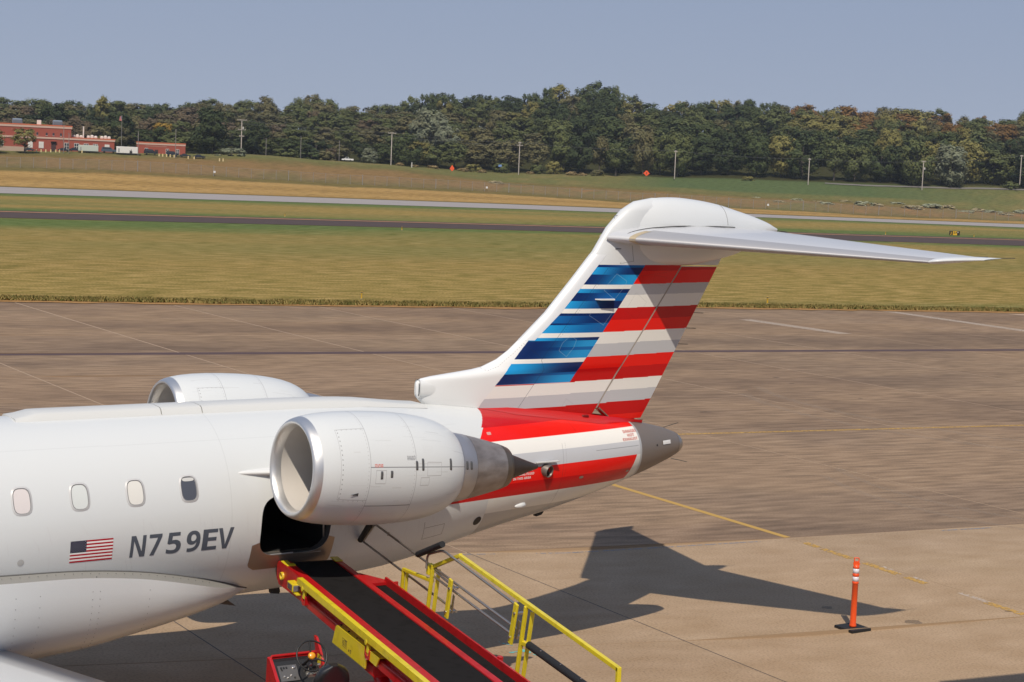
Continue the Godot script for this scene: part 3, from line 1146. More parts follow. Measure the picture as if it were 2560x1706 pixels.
func build_aircraft() -> void:
	var jet := thing("airliner", "white twin-engine jet airliner with red, white and blue striped tail", "airplane")
	var hull_paint := paint("fuselage_paint", hull_texture())
	var white := mat("white_gloss_paint", lin(0.62, 0.64, 0.645), 0.34, 0.0, 0.3)
	var grey_paint := mat("grey_paint", lin(0.50, 0.50, 0.49), 0.42)
	var bare := mat("bare_aluminium", lin(0.66, 0.655, 0.645), 0.43, 0.9)
	var dull := mat("dull_metal", lin(0.34, 0.32, 0.30), 0.42, 0.85)
	var burnt := mat("burnt_metal", lin(0.10, 0.085, 0.075), 0.5, 0.6)
	var black := mat("black_rubber", lin(0.012, 0.012, 0.013), 0.6)
	var seal := mat("dark_seal", lin(0.06, 0.06, 0.06), 0.7)
	build_hull(jet, hull_paint)
	# windows
	var shades := [lin(0.66, 0.61, 0.59), lin(0.66, 0.61, 0.59), lin(0.66, 0.61, 0.59), lin(0.62, 0.645, 0.62), lin(0.70, 0.685, 0.63), lin(0.075, 0.08, 0.095)]
	for i in 6:
		var c := Vector2((i - 5) * 0.7443 + 0.026, 3.742)
		var w := obj("window", patch(round_rect(c, Vector2(0.133, 0.176), 28, 3.4, -0.02), round_rect(c, Vector2(0.112, 0.155), 28, 3.4, -0.02), 0.0015, 0.010), mat("window_rim", lin(0.50, 0.50, 0.50), 0.35), jet)
		obj("seal", patch(round_rect(c, Vector2(0.112, 0.155), 28, 3.4, -0.02), round_rect(c, Vector2(0.101, 0.145), 28, 3.4, -0.02), 0.010, 0.003), mat("window_seal", lin(0.20, 0.20, 0.20), 0.6), w)
		var ctr := []
		for k in 28:
			ctr.append(c)
		obj("pane", patch(round_rect(c, Vector2(0.101, 0.145), 28, 3.4, -0.02), ctr, 0.003, 0.003), mat("window_shade_%d" % i if i > 1 else "window_shade_2", shades[i], 0.12, 0.0, 0.6), w)
		if i == 5:
			obj("window_blind", patch(round_rect(c + Vector2(0, 0.117), Vector2(0.085, 0.022), 28, 3.0), range(28).map(func(_k): return c + Vector2(0, 0.117)), 0.006, 0.006), mat("blind", lin(0.55, 0.55, 0.53), 0.5), w)
	# registration
	var slate := mat("registration_paint", lin(0.075, 0.09, 0.115), 0.45)
	var letters := [["N", -0.800, 0.205], ["7", -0.520, 0.175], ["5", -0.300, 0.20], ["9", -0.025, 0.195], ["E", 0.205, 0.21], ["V", 0.455, 0.225]]
	for l in letters:
		var h := 0.291
		var probe := 0.0
		var tmp := Node3D.new()
		probe = glyph(tmp, "x", l[0], Vector2(l[1], 2.9), h, 0.0, slate, true, 1.0, 9.0)
		tmp.free()
		var extra: float = -0.03 if l[0] == "V" else 0.0
		glyph(jet, "registration_letter", l[0], Vector2(l[1] - (0.03 if l[0] in ["7"] else 0.0) + extra, 2.9), h, 0.035, slate, true, l[2] / maxf(probe, 0.01), 0.05)
	# flag
	var fl := start()
	var frows := []
	var fuv := []
	for i in 9:
		var line := []
		var ul := []
		for j in 7:
			var x := lerpf(-1.600, -1.036, i / 8.0)
			var y := lerpf(3.193, 2.905, j / 6.0)
			line.append(skin(x, y, 0.003))
			ul.append(Vector2(i / 8.0, j / 6.0))
		frows.append(line)
		fuv.append(ul)
	grid(fl, frows, fuv)
	obj("flag_decal", commit(fl), paint("flag_print", flag_texture(), Color.WHITE, 0.4), jet)
	# small round port below the windows
	var port_c := Vector2(-2.228, 2.975)
	obj("access_port", patch(round_rect(port_c, Vector2(0.043, 0.043), 20, 2.0), range(20).map(func(_k): return port_c), 0.003, 0.004), mat("port_cover", lin(0.42, 0.42, 0.41), 0.4), jet)
	# warnings at the tail
	var red_ink := mat("red_stencil", lin(0.50, 0.08, 0.06), 0.5)
	var white_ink := mat("white_stencil", lin(0.75, 0.72, 0.7), 0.5)
	glyph(jet, "warning_text", "DANGER", Vector2(8.02, 3.945), 0.042, -0.1, red_ink, true, 1.55, 0.2)
	glyph(jet, "warning_text", "HOT", Vector2(8.09, 3.888), 0.042, -0.1, red_ink, true, 1.5, 0.2)
	glyph(jet, "warning_text", "EXHAUST", Vector2(7.955, 3.831), 0.042, -0.1, red_ink, true, 1.5, 0.2)
	glyph(jet, "warning_text", "DO NOT APPLY", Vector2(5.46, 3.546), 0.038, 0.0, white_ink, true, 1.15, 0.2)
	glyph(jet, "warning_text", "DE-ICING FLUID", Vector2(5.46, 3.488), 0.038, 0.0, white_ink, true, 1.12, 0.2)
	glyph(jet, "warning_text", "IN THIS AREA", Vector2(5.46, 3.428), 0.038, 0.0, white_ink, true, 1.15, 0.2)
	obj("warning_placard", patch(round_rect(Vector2(5.13, 4.14), Vector2(0.042, 0.020), 16, 8.0), range(16).map(func(_k): return Vector2(5.13, 4.14)), 0.003, 0.003), mat("placard_pink", lin(0.62, 0.30, 0.27), 0.5), jet)
	# baggage bay
	var bay := start()
	box(bay, Vector3(0.98, 2.58, -0.9), Vector3(2.24, 2.69, 1.09))
	box(bay, Vector3(0.98, 3.62, -0.9), Vector3(2.24, 3.70, 1.15))
	box(bay, Vector3(0.90, 2.56, -0.9), Vector3(0.98, 3.70, 1.08))
	box(bay, Vector3(2.24, 2.56, -0.9), Vector3(2.32, 3.70, 1.06))
	box(bay, Vector3(0.90, 2.56, -0.98), Vector3(2.32, 3.70, -0.9))
	var bay_part := obj("baggage_bay", commit(bay), mat("bay_liner", lin(0.022, 0.021, 0.02), 0.7), jet)
	obj("sill_plate", boxm(Vector3(1.16, 2.692, 0.95), Vector3(2.06, 2.704, 1.20), Transform3D(), 0.004), mat("sill_metal", lin(0.50, 0.46, 0.40), 0.35, 0.8), bay_part)
	obj("sill_roller", tubem([Vector3(1.20, 2.722, 1.205), Vector3(1.62, 2.722, 1.205)], 0.009, 10), bare, bay_part)
	obj("door_spring", tubem([Vector3(2.11, 3.25, 1.18), Vector3(2.09, 3.05, 1.20), Vector3(2.11, 2.9, 1.17)], 0.014, 8), dull, bay_part)
	# hull thickness round the door
	var jm := start()
	var jr := []
	for i in 49:
		var p := door_edge(TAU * i / 48)
		var q := skin(p.x, p.y)
		jr.append([q, q + Vector3(0, 0, -0.12) + Vector3(DOOR.x - p.x, DOOR.y - p.y, 0) * 0.02])
	grid(jm, jr)
	obj("door_frame", commit(jm), mat("door_jamb", lin(0.10, 0.095, 0.09), 0.5, 0.3), jet)
	# scuff plate below the door
	var plate_poly := [Vector2(2.243, 2.91), Vector2(2.243, 2.553), Vector2(2.20, 2.507), Vector2(1.064, 2.507), Vector2(0.951, 2.575), Vector2(0.951, 2.915)]
	var outer := []
	var inner := []
	for i in 41:
		var t := lerpf(PI + 0.335, TAU - 0.335, i / 40.0)
		var e := door_edge(t)
		inner.append(e)
		var dirv := (e - DOOR).normalized()
		var best := Vector2.ZERO
		for k in plate_poly.size() - 1:
			var hit = Geometry2D.segment_intersects_segment(DOOR, DOOR + dirv * 3, plate_poly[k], plate_poly[k + 1])
			if hit != null:
				best = hit
		outer.append(best if best != Vector2.ZERO else e + dirv * 0.09)
	obj("scuff_plate", patch(outer, inner, 0.005, 0.005, false), mat("scuff_metal", lin(0.33, 0.25, 0.19), 0.38, 0.55), jet)
	build_belly(jet, white, grey_paint, seal)
	build_tail(jet, white, grey_paint, bare, dull, seal)
	build_engine(jet, 2.19, bare, dull, burnt, seal)
	build_engine(jet, -2.19, bare, dull, burnt, seal)
	build_wings(jet, white, bare)

func build_hull(jet: Node3D, m: Material) -> void:
	var st := start()
	var xs := [-20.0, -19.6, -19.0, -18.0, -17.0, -16.0, -15.0]
	for i in range(1, 16):
		xs.append(-15.0 + i * 0.97)
	xs.append_array([0.2, 0.6, 0.9])
	var x0 := xs.size() - 1
	for i in range(1, 9):
		xs.append(0.9 + i * 0.1775)
	var x1 := xs.size() - 1
	for i in range(1, 31):
		xs.append(2.32 + i * (8.36 - 2.32) / 30)
	var ths := []
	var n := 120
	for j in n + 1:
		ths.append(deg_to_rad(-90 + j * 3))
	var t0 := 16        # -42 degrees
	var t1 := 44        # 42 degrees, above the door
	t0 = 18
	t1 = 40
	var p := []
	var uv := []
	for x in xs:
		var line := []
		var ul := []
		for t in ths:
			var q := hull_at(x, t)
			line.append(q)
			ul.append(hull_uv(q))
		p.append(line)
		uv.append(ul)
	st.set_smooth_group(0)
	for i in xs.size() - 1:
		for j in n:
			if i >= x0 and i < x1 and j >= t0 and j < t1:
				continue
			quad(st, p[i][j], p[i + 1][j], p[i + 1][j + 1], p[i][j + 1], uv[i][j], uv[i + 1][j], uv[i + 1][j + 1], uv[i][j + 1])
	# the skin round the baggage door: from the rim of the gap to the outline of the door
	var rim := []
	for i in range(x0, x1):
		rim.append([xs[i], ths[t0]])
	for j in range(t0, t1):
		rim.append([xs[x1], ths[j]])
	for i in range(x1, x0, -1):
		rim.append([xs[i], ths[t1]])
	for j in range(t1, t0, -1):
		rim.append([xs[x0], ths[j]])
	var rows := []
	var uvs := []
	for k in rim.size() + 1:
		var r: Array = rim[k % rim.size()]
		var a := hull_at(r[0], r[1])
		var ang := atan2((a.y - DOOR.y) / 0.44, (a.x - DOOR.x) / 0.545)
		var e := door_edge(atan2(sin(ang) * 0.44, cos(ang) * 0.545))
		var he := hull(e.x)
		var ta := asin((e.y - he.x) / he.y)
		var line := []
		var ul := []
		for s in 7:
			var q := hull_at(lerpf(r[0], e.x, s / 6.0), lerpf(r[1], ta, s / 6.0))
			line.append(q)
			ul.append(hull_uv(q))
		rows.append(line)
		uvs.append(ul)
	grid(st, rows, uvs)
	var f := obj("fuselage", commit(st), m, jet)
	# dorsal strip along the crown, in three lengths with joints
	var strip := mat("dorsal_strip_paint", lin(0.58, 0.585, 0.565), 0.4)
	for seg in [[-1.98, 0.02], [0.035, 0.62], [0.635, 4.30]]:
		var rs := []
		for i in 15:
			var x := lerpf(seg[0], seg[1], i / 14.0)
			var k := clampf((x + 1.98) / 0.30, 0.1, 1) * (1.0 - 0.8 * smoothstep(2.6, 4.3, x))
			var y := look(TOP, x)
			rs.append([Vector3(x, y - 0.035, 0.30), Vector3(x, y + 0.045 * k, 0.25), Vector3(x, y + 0.068 * k, 0.20), Vector3(x, y + 0.078 * k, 0), Vector3(x, y + 0.068 * k, -0.20), Vector3(x, y + 0.045 * k, -0.25), Vector3(x, y - 0.035, -0.30)])
		st = start()
		grid(st, rs, [], false, true)
		for e in [0, 14]:
			st.set_smooth_group(-1)
			for q in range(1, 6):
				tri(st, rs[e][0], rs[e][q], rs[e][q + 1])
		obj("dorsal_strip", commit(st), strip, f)
	# small things on the skin
	var black := mat("black_rubber", lin(0.012, 0.012, 0.013), 0.6)
	var dull := mat("dull_metal", lin(0.34, 0.32, 0.30), 0.42, 0.85)
	var hole := Vector2(4.9, 2.83)
	obj("vent", patch(round_rect(hole, Vector2(0.075, 0.075), 20, 2.0), range(20).map(func(_k): return hole), 0.004, 0.004), black, f)
	var lamp := start()
	var lp := skin(5.72, 2.99)
	lathe(lamp, [Vector2(-0.11, 0.004), Vector2(-0.08, 0.03), Vector2(0.0, 0.048), Vector2(0.09, 0.044), Vector2(0.12, 0.002)], Transform3D(Basis(Vector3(1, 0.05, -0.1).normalized(), Vector3.UP, Vector3(0.1, 0, 1).normalized()), lp), 16)
	obj("scoop", commit(lamp), mat("white_gloss_paint", Color.WHITE), f)
	var dp := skin(6.14, 3.53)
	var outw := Vector3(0.35, -0.18, 0.92).normalized()
	var side := outw.cross(Vector3.UP).normalized()
	var db := Basis(outw, side.cross(outw), side)
	obj("exhaust_duct", lathem([Vector2(-0.15, 0.098), Vector2(0.075, 0.098), Vector2(0.085, 0.093), Vector2(0.075, 0.087), Vector2(-0.10, 0.082)], Transform3D(db, dp), 28), mat("duct_metal", lin(0.20, 0.17, 0.15), 0.45, 0.5), f)
	obj("duct_flap", boxm(Vector3(-0.02, -0.082, -0.004), Vector3(0.06, 0.082, 0.004), Transform3D(db.rotated(outw, 0.5), dp)), mat("burnt_metal", lin(0.10, 0.085, 0.075), 0.5, 0.6), f)
	obj("duct_back", lathem([Vector2(0.0, 0.084), Vector2(-0.002, 0.001)], Transform3D(db, dp), 20), black, f)
	st = start()
	box(st, Vector3(5.93, 3.655, 0.86), Vector3(6.36, 3.675, 0.94), Transform3D(), 0.004)
	obj("blade_fairing", commit(st), mat("grey_paint", lin(0.5, 0.5, 0.49), 0.42), f)
	obj("drain_mast", prismm([Vector2(6.55, 2.72), Vector2(6.60, 2.60), Vector2(6.70, 2.62), Vector2(6.74, 2.66), Vector2(6.74, 2.75)], -0.04, 0.04), black, f)
	obj("drain_mast", prismm([Vector2(1.78, 2.0), Vector2(1.80, 1.89), Vector2(1.93, 1.87), Vector2(1.95, 1.90), Vector2(1.93, 2.0)], 0.14, 0.20), black, f)
	obj("belly_antenna", prismm([Vector2(0.62, 1.98), Vector2(0.85, 1.88), Vector2(1.20, 1.80), Vector2(1.0, 1.95), Vector2(1.0, 2.0)], 0.28, 0.31), mat("antenna_brown", lin(0.10, 0.08, 0.06), 0.6), f)
	obj("static_port", patch(round_rect(Vector2(6.95, 3.34), Vector2(0.05, 0.02), 16, 3.0), range(16).map(func(_k): return Vector2(6.95, 3.34)), 0.004, 0.004), dull, f)
	obj("static_port", patch(round_rect(Vector2(8.08, 3.33), Vector2(0.04, 0.016), 16, 3.0), range(16).map(func(_k): return Vector2(8.08, 3.33)), 0.004, 0.004), dull, f)

func build_belly(jet: Node3D, white: Material, grey: Material, seal: Material) -> void:
	var yt := [Vector2(-9, 2.30), Vector2(-7, 2.75), Vector2(-4, 2.86), Vector2(-2.46, 2.815), Vector2(-1.3, 2.76), Vector2(-0.58, 2.665), Vector2(0.36, 2.44), Vector2(0.8, 2.30), Vector2(1.14, 2.17)]
	var yb := [Vector2(-9, 2.0), Vector2(-7, 1.5), Vector2(-3, 1.40), Vector2(-1.79, 1.50), Vector2(-1.09, 1.57), Vector2(-0.23, 1.75), Vector2(0.28, 1.87), Vector2(0.98, 2.03), Vector2(1.14, 2.10)]
	var zl := [Vector2(-9, 1.0), Vector2(-7, 1.36), Vector2(-0.7, 1.42), Vector2(0.0, 1.40), Vector2(0.3, 1.33), Vector2(0.55, 1.20), Vector2(0.8, 1.03), Vector2(1.14, 0.76)]
	var body := []
	var ledge := []
	var xs := []
	for i in 61:
		xs.append(lerpf(-9, 1.14, 1.0 - pow(1.0 - i / 60.0, 1.5)))
	for x in xs:
		var t := soft(yt, x)
		var b := soft(yb, x)
		var z := soft(zl, x)
		var top := skin(x, t, 0.004)
		z = maxf(z, top.z + 0.004)
		var drop := clampf((z - top.z) * 0.25, 0.0, 0.05)
		ledge.append([top, Vector3(x, t - drop, z)])
		var line := []
		for s in [1, -1]:
			for j in 13:
				var a := (j if s == 1 else 12 - j) / 12.0 * PI / 2
				line.append(Vector3(x, t - drop - (t - drop - b) * pow(sin(a), 0.85), s * z * pow(cos(a), 0.55)))
		body.append(line)
	var st := start()
	grid(st, body, [], true)
	var f := obj("belly_fairing", commit(st), white, jet)
	st = start()
	grid(st, ledge, [], true)
	obj("fairing_ledge", commit(st), mat("ledge_paint", lin(0.23, 0.225, 0.21), 0.55), f)
	# the seam between two lengths of the fairing, the dark line along its top and the rivets
	st = start()
	var line := []
	for j in 9:
		var a := j / 8.0 * 1.25
		var x := -1.28
		var t := soft(yt, x) - 0.03
		var b := soft(yb, x)
		line.append(Vector3(x, t - (t - b) * pow(sin(a), 0.85), 1.42 * pow(cos(a), 0.55)) + Vector3(0, 0, 0.001))
	tube(st, line, 0.006, 6, false)
	obj("panel_seam", commit(st), mat("seam_grey", lin(0.12, 0.12, 0.12), 0.7), f)
	st = start()
	line = []
	for i in 40:
		var x := lerpf(-4.5, 1.13, i / 39.0)
		line.append(skin(x, soft(yt, x) + 0.006, 0.004))
	tube(st, line, 0.009, 6, false)
	obj("top_seal", commit(st), mat("seam_grey", lin(0.12, 0.12, 0.12), 0.7), f)
	st = start()
	var dots := []
	for c in [[-1.33, 12], [-1.23, 12], [-2.02, 9], [-2.33, 10], [-0.55, 8]]:
		for j in c[1]:
			var a = 0.12 + j / float(c[1]) * 0.95
			var t := soft(yt, c[0]) - 0.03
			var b := soft(yb, c[0])
			dots.append(Vector3(c[0], t - (t - b) * pow(sin(a), 0.85), soft(zl, c[0]) * pow(cos(a), 0.55)))
	for i in 34:
		var x := -3.4 + i * 0.115
		var t := soft(yt, x)
		dots.append(skin(x, t, 0.0).lerp(Vector3(x, t - 0.03, soft(zl, x)), 0.5) + Vector3(0, 0.006, 0))
	for d in dots:
		box(st, d - Vector3(0.004, 0.004, 0.004), d + Vector3(0.004, 0.004, 0.004))
	var riv := obj("rivet", commit(st), mat("rivet_grey", lin(0.16, 0.16, 0.16), 0.6), f)
	riv.set_meta("kind", "stuff")

func airfoil(raw: float) -> float:
	var t := clampf(raw, 0.0, 1.0)
	# half thickness of a section along its chord, 1 at its thickest
	return maxf(0.0, 2.969 * sqrt(t) - 1.26 * t - 3.516 * t * t + 2.843 * t * t * t - 1.036 * t * t * t * t)

const FIN_LE := [Vector2(4.40, 4.62), Vector2(4.54, 4.36), Vector2(4.62, 4.28), Vector2(4.70, 4.25), Vector2(4.87, 4.25), Vector2(4.92, 4.33), Vector2(4.95, 4.50), Vector2(5.00, 4.95), Vector2(5.035, 5.25), Vector2(5.07, 5.44), Vector2(5.18, 5.72), Vector2(5.32, 5.94), Vector2(5.48, 6.13), Vector2(5.91, 6.62), Vector2(6.45, 7.12), Vector2(6.91, 7.53), Vector2(7.3, 7.79), Vector2(7.59, 8.08), Vector2(7.74, 8.34), Vector2(7.81, 8.72)]

func fin_rows(ys: Array, cut_front: float, cut_back: float, half: float) -> Array:
	# sections of the fin between two sloping lines: cut_front 0 leading edge or 1 hinge, cut_back 1 hinge or 2 trailing edge
	var rows := []
	for y in ys:
		var le := look(FIN_LE, y)
		var te = 8.70 + 0.5985 * (y - 4.10)
		if y > 6.8:
			te = minf(te, look([Vector2(6.8, 10.35), Vector2(7.3, 10.0), Vector2(7.6, 9.7), Vector2(7.75, 9.4), Vector2(7.81, 9.1)], y))
		var hinge = 7.69 + 0.7143 * (y - 4.36)
		if y > 6.84:
			hinge = te - 0.4
		var a = le if cut_front == 0 else hinge + 0.022
		var b = hinge - 0.012 if cut_back == 1 else te
		var line := []
		var thick := half * clampf((7.86 - y) / 0.2, 0.1, 1)
		for s in [1, -1]:
			for j in 19:
				var u := (j if s == 1 else 18 - j) / 18.0
				if s == -1 and (j == 0 or j == 18):
					pass
				var v := u * u if cut_front == 0 else u
				var x := lerpf(a, b, v)
				var c := clampf((x - le) / (te - le), 0.0, 1.0)
				line.append(Vector3(x, y, s * thick * (airfoil(c) + 0.03 * minf(1.0, c * 12))))
		rows.append(line)
	return rows

func fin_uv(rows: Array) -> Array:
	return rows.map(func(r): return r.map(func(p): return Vector2((p.x - 4.2) / 6.3, (7.0 - p.y) / 3.0)))

func skin_sides(st: SurfaceTool, rows: Array, uvs: Array, flip: bool) -> void:
	# a section's two sides, each smooth in itself, and the flat web between them at the back
	var h: int = rows[0].size() / 2
	for part in 3:
		var a: int = [0, h - 1, h][part]
		var b: int = [h, h + 1, 2 * h][part]
		grid(st, rows.map(func(r): return r.slice(a, b)), uvs.map(func(r): return r.slice(a, b)) if uvs.size() else [], flip, part != 1)

func lid(st: SurfaceTool, line: Array, uvs := []) -> void:
	# closes a section whose two sides run forth and back
	st.set_smooth_group(-1)
	var n := line.size()
	for j in n / 2 - 1:
		var u := [Vector2.ZERO, Vector2.ZERO, Vector2.ZERO, Vector2.ZERO]
		if uvs.size():
			u = [uvs[j], uvs[j + 1], uvs[n - 2 - j], uvs[n - 1 - j]]
		quad(st, line[j], line[j + 1], line[n - 2 - j], line[n - 1 - j], u[0], u[1], u[2], u[3])

func build_tail(jet: Node3D, white: Material, grey: Material, bare: Material, dull: Material, seal: Material) -> void:
	var livery := paint("tail_livery", fin_texture(), Color.WHITE, 0.26)
	var half := 0.165
	var ys := []
	for y in [4.0, 4.2, 4.40, 4.54, 4.62, 4.70, 4.79, 4.87, 4.905, 4.92, 4.935, 4.95, 4.97, 5.0, 5.02, 5.035, 5.055, 5.07, 5.12, 5.18, 5.25, 5.32, 5.40, 5.48, 5.7, 5.91, 6.2, 6.45, 6.70]:
		ys.append(y)
	var rows := fin_rows(ys, 0, 1, half)
	var st := start()
	skin_sides(st, rows, fin_uv(rows), true)
	var fin := obj("fin", commit(st), livery, jet)
	# leading edge of bright metal, a hair above the fin
	st = start()
	var le := []
	for i in 17:
		var y := lerpf(5.48, 6.86, i / 16.0)
		var x := look(FIN_LE, y)
		var te := 8.70 + 0.5985 * (y - 4.10)
		var line := []
		for j in range(-6, 7):
			var d := pow(absf(j) / 6.0, 2.0) * 0.24
			var c := d / (te - x)
			line.append(Vector3(x + d - 0.003, y, signf(j) * (half * (airfoil(c) + 0.03 * minf(1, c * 12)) + 0.002)))
		le.append(line)
	grid(st, le)
	obj("leading_edge", commit(st), mat("polished_edge", lin(0.83, 0.83, 0.81), 0.34, 0.35), fin)
	obj("blade_antenna", prismm([Vector2(7.47, 0.10), Vector2(7.56, 0.27), Vector2(7.82, 0.285), Vector2(7.94, 0.10)], -0.009, 0.009, Transform3D(Basis(Vector3.RIGHT, Vector3.BACK, Vector3.DOWN), Vector3(0, 6.135, 0))), mat("antenna_white", lin(0.72, 0.72, 0.70), 0.4), fin)
	# ram air intake at the root
	obj("air_intake", prismm(round_rect(Vector2(0, 0), Vector2(0.088, 0.135), 24, 3.2), -0.01, 0.06, Transform3D(Basis(Vector3.BACK, Vector3.UP, Vector3.RIGHT), Vector3(4.30, 4.76, 0))), mat("intake_lip_paint", lin(0.62, 0.62, 0.60), 0.4), fin)
	obj("intake_throat", prismm(round_rect(Vector2(0, 0), Vector2(0.062, 0.108), 24, 3.2), -0.016, -0.004, Transform3D(Basis(Vector3.BACK, Vector3.UP, Vector3.RIGHT), Vector3(4.30, 4.76, 0))), mat("intake_dark", lin(0.05, 0.055, 0.06), 0.5), fin)
	# the duct behind it swells the root of the fin
	var duct := []
	for i in 15:
		var t := i / 14.0
		var x := lerpf(4.29, 5.9, t)
		var hh := lerpf(0.145, 0.16, t)
		var w := lerpf(0.098, 0.15, minf(1, t * 2)) * (1.0 - 0.25 * t)
		var c := Vector3(x, lerpf(4.765, 4.74, t), 0)
		var line := []
		for p in round_rect(Vector2.ZERO, Vector2(w, hh), 24, 2.8):
			line.append(c + Vector3(0, p.y, p.x))
		line.append(line[0])
		duct.append(line)
	st = start()
	grid(st, duct)
	obj("intake_fairing", commit(st), mat("fin_root_paint", lin(0.70, 0.71, 0.70), 0.3, 0.0, 0.5), fin)
	# fillet at the root, red behind
	st = start()
	var fil := []
	var filuv := []
	for i in 25:
		var x := lerpf(5.3, 8.66, i / 24.0)
		var y := look(TOP, x)
		var t := clampf((x - 5.3) / 0.6, 0, 1)
		var line := []
		var h := hull(x)
		var reach := lerpf(0.16, 0.33, t) * clampf((9.1 - x) / 1.5, 0.4, 1.0)
		for j in 9:
			var a := j / 8.0
			var z := lerpf(0.155, reach, a) * (1.0 - 0.35 * clampf((x - 7.8) / 1.0, 0, 1))
			var yy := h.x + sqrt(maxf(0.0, h.y * h.y - z * z))
			line.append(Vector3(x, yy + 0.004 + 0.055 * t * pow(1 - a, 2.2), z))
		fil.append(line)
	grid(st, fil, [], true)
	var f2 := []
	for r in fil:
		f2.append(r.map(func(p): return Vector3(p.x, p.y, -p.z)))
	obj("root_fillet", commit(st), mat("fillet_red", Color(0.74, 0.05, 0.055), 0.3, 0.0, 0.5), fin)
	st = start()
	grid(st, f2)
	obj("root_fillet", commit(st), mat("fillet_red", Color.RED), fin)
	# rudder, its hinge gap and seal
	ys = [4.36, 4.6, 5.0, 5.5, 6.0, 6.4, 6.67]
	rows = fin_rows(ys, 1, 2, half)
	var low := []
	for p in rows[0]:
		var t := clampf((p.x - rows[0][0].x) / 0.32, 0, 1)
		low.append(Vector3(p.x, lerpf(4.36, 4.115, t), p.z))
	for j in low.size():
		# the trailing edge goes on down to the corner
		var t := clampf((rows[0][j].x - 8.4) / 0.45, 0, 1)
		low[j].x -= t * 0.155
	st = start()
	var all := [low]
	all.append_array(rows)
	skin_sides(st, all, fin_uv(all), true)
	lid(st, all[0], fin_uv([all[0]])[0])
	lid(st, all[-1], fin_uv([all[-1]])[0])
	var rudder := obj("rudder", commit(st), livery, jet)
	st = start()
	var gap := []
	for i in 9:
		var y := lerpf(4.34, 6.68, i / 8.0)
		var hx := 7.69 + 0.7143 * (y - 4.36)
		var le_x := look(FIN_LE, y)
		var c := (hx - le_x) / (8.70 + 0.5985 * (y - 4.10) - le_x)
		var z := half * (airfoil(c) + 0.03)
		gap.append([Vector3(hx - 0.016, y, z - 0.004), Vector3(hx + 0.026, y, z - 0.006)])
	grid(st, gap, [], true)
	obj("hinge_seal", commit(st), mat("hinge_tan", lin(0.36, 0.32, 0.27), 0.6), rudder)
	st = start()
	tube(st, [Vector3(7.70, 4.34, 0.15), Vector3(8.02, 4.105, 0.12), Vector3(8.72, 4.085, 0.03)], 0.014, 6)
	obj("lower_gap", commit(st), mat("gap_brown", lin(0.16, 0.12, 0.09), 0.6), rudder)
	for y in [5.35, 5.62, 5.88]:
		var tx = 8.70 + 0.5985 * (y - 4.10)
		obj("static_wick", tubem([Vector3(tx - 0.02, y, 0), Vector3(tx + 0.22, y - 0.01, 0)], 0.006, 5), seal, rudder)
	obj("hinge_fairing", boxm(Vector3(7.31, 4.195, 0.16), Vector3(7.45, 4.25, 0.225), Transform3D(), 0.015), mat("fillet_dark", Color(0.42, 0.03, 0.035), 0.5), fin)
	# white cap of the fin
	ys = [6.70, 6.8, 6.91, 7.1, 7.3, 7.45, 7.59, 7.67, 7.74, 7.78, 7.81]
	rows = fin_rows(ys, 0, 2, half)
	st = start()
	skin_sides(st, rows, [], true)
	var cap := obj("fin_cap", commit(st), white, jet)
	for q in [[Vector2(7.94, 7.5), Vector2(8.34, 7.51), Vector2(8.21, 7.05)], [Vector2(7.94, 7.5), Vector2(7.99, 6.72), Vector2(8.26, 6.76), Vector2(8.22, 7.02)]]:
		st = start()
		var line := []
		for p in q:
			var lex := look(FIN_LE, p.y)
			var c: float = (p.x - lex) / (minf(8.7 + 0.5985 * (p.y - 4.1), 10.4) - lex)
			line.append(Vector3(p.x, p.y, half * clampf((7.86 - p.y) / 0.2, 0.1, 1) * (airfoil(c) + 0.03)))
		tube(st, line, 0.004, 5)
		obj("panel_seam", commit(st), mat("seam_grey", lin(0.12, 0.12, 0.12), 0.7), cap)
	for y in [7.22, 6.96]:
		obj("drain_slot", boxm(Vector3(7.89, y - 0.006, 0.10), Vector3(8.0, y + 0.006, 0.158)), seal, cap)
	# bullet fairing where the stabilizer crosses
	var prof := [[7.98, 7.30, 6.86, 0.03], [8.15, 7.50, 6.82, 0.10], [8.40, 7.68, 6.76, 0.19], [8.72, 7.795, 6.70, 0.29], [9.1, 7.83, 6.68, 0.345], [9.6, 7.81, 6.70, 0.36], [10.1, 7.75, 6.78, 0.335], [10.6, 7.645, 6.90, 0.275], [11.1, 7.525, 7.09, 0.19], [11.4, 7.43, 7.22, 0.12], [11.57, 7.36, 7.30, 0.05]]
	var pt := prof.map(func(p): return Vector2(p[0], p[1]))
	var pb := prof.map(func(p): return Vector2(p[0], p[2]))
	var pw := prof.map(func(p): return Vector2(p[0], p[3]))
	rows = []
	for i in 41:
		var x := lerpf(7.98, 11.57, i / 40.0)
		var t := soft(pt, x)
		var b := soft(pb, x)
		var w := soft(pw, x)
		var yc := lerpf(b, t, 0.48)
		var line := []
		for j in 41:
			var a := TAU * j / 40
			var c := cos(a)
			var s := sin(a)
			line.append(Vector3(x, yc + signf(s) * pow(absf(s), 0.86) * ((t - yc) if s > 0 else (yc - b)), signf(c) * pow(absf(c), 0.80 if s < 0 else 1.0) * w))
		rows.append(line)
	st = start()
	grid(st, rows)
	st.set_smooth_group(-1)
	for j in 40:
		tri(st, Vector3(11.57, 7.33, 0), rows[40][j], rows[40][j + 1])
	var bullet := obj("bullet_fairing", commit(st), white, jet)
	for z in [-0.03, 0.02]:
		obj("static_wick", tubem([Vector3(11.55, 7.32, z), Vector3(11.80, 7.30, z + 0.02)], 0.006, 5), seal, bullet)
	st = start()
	var sl := []
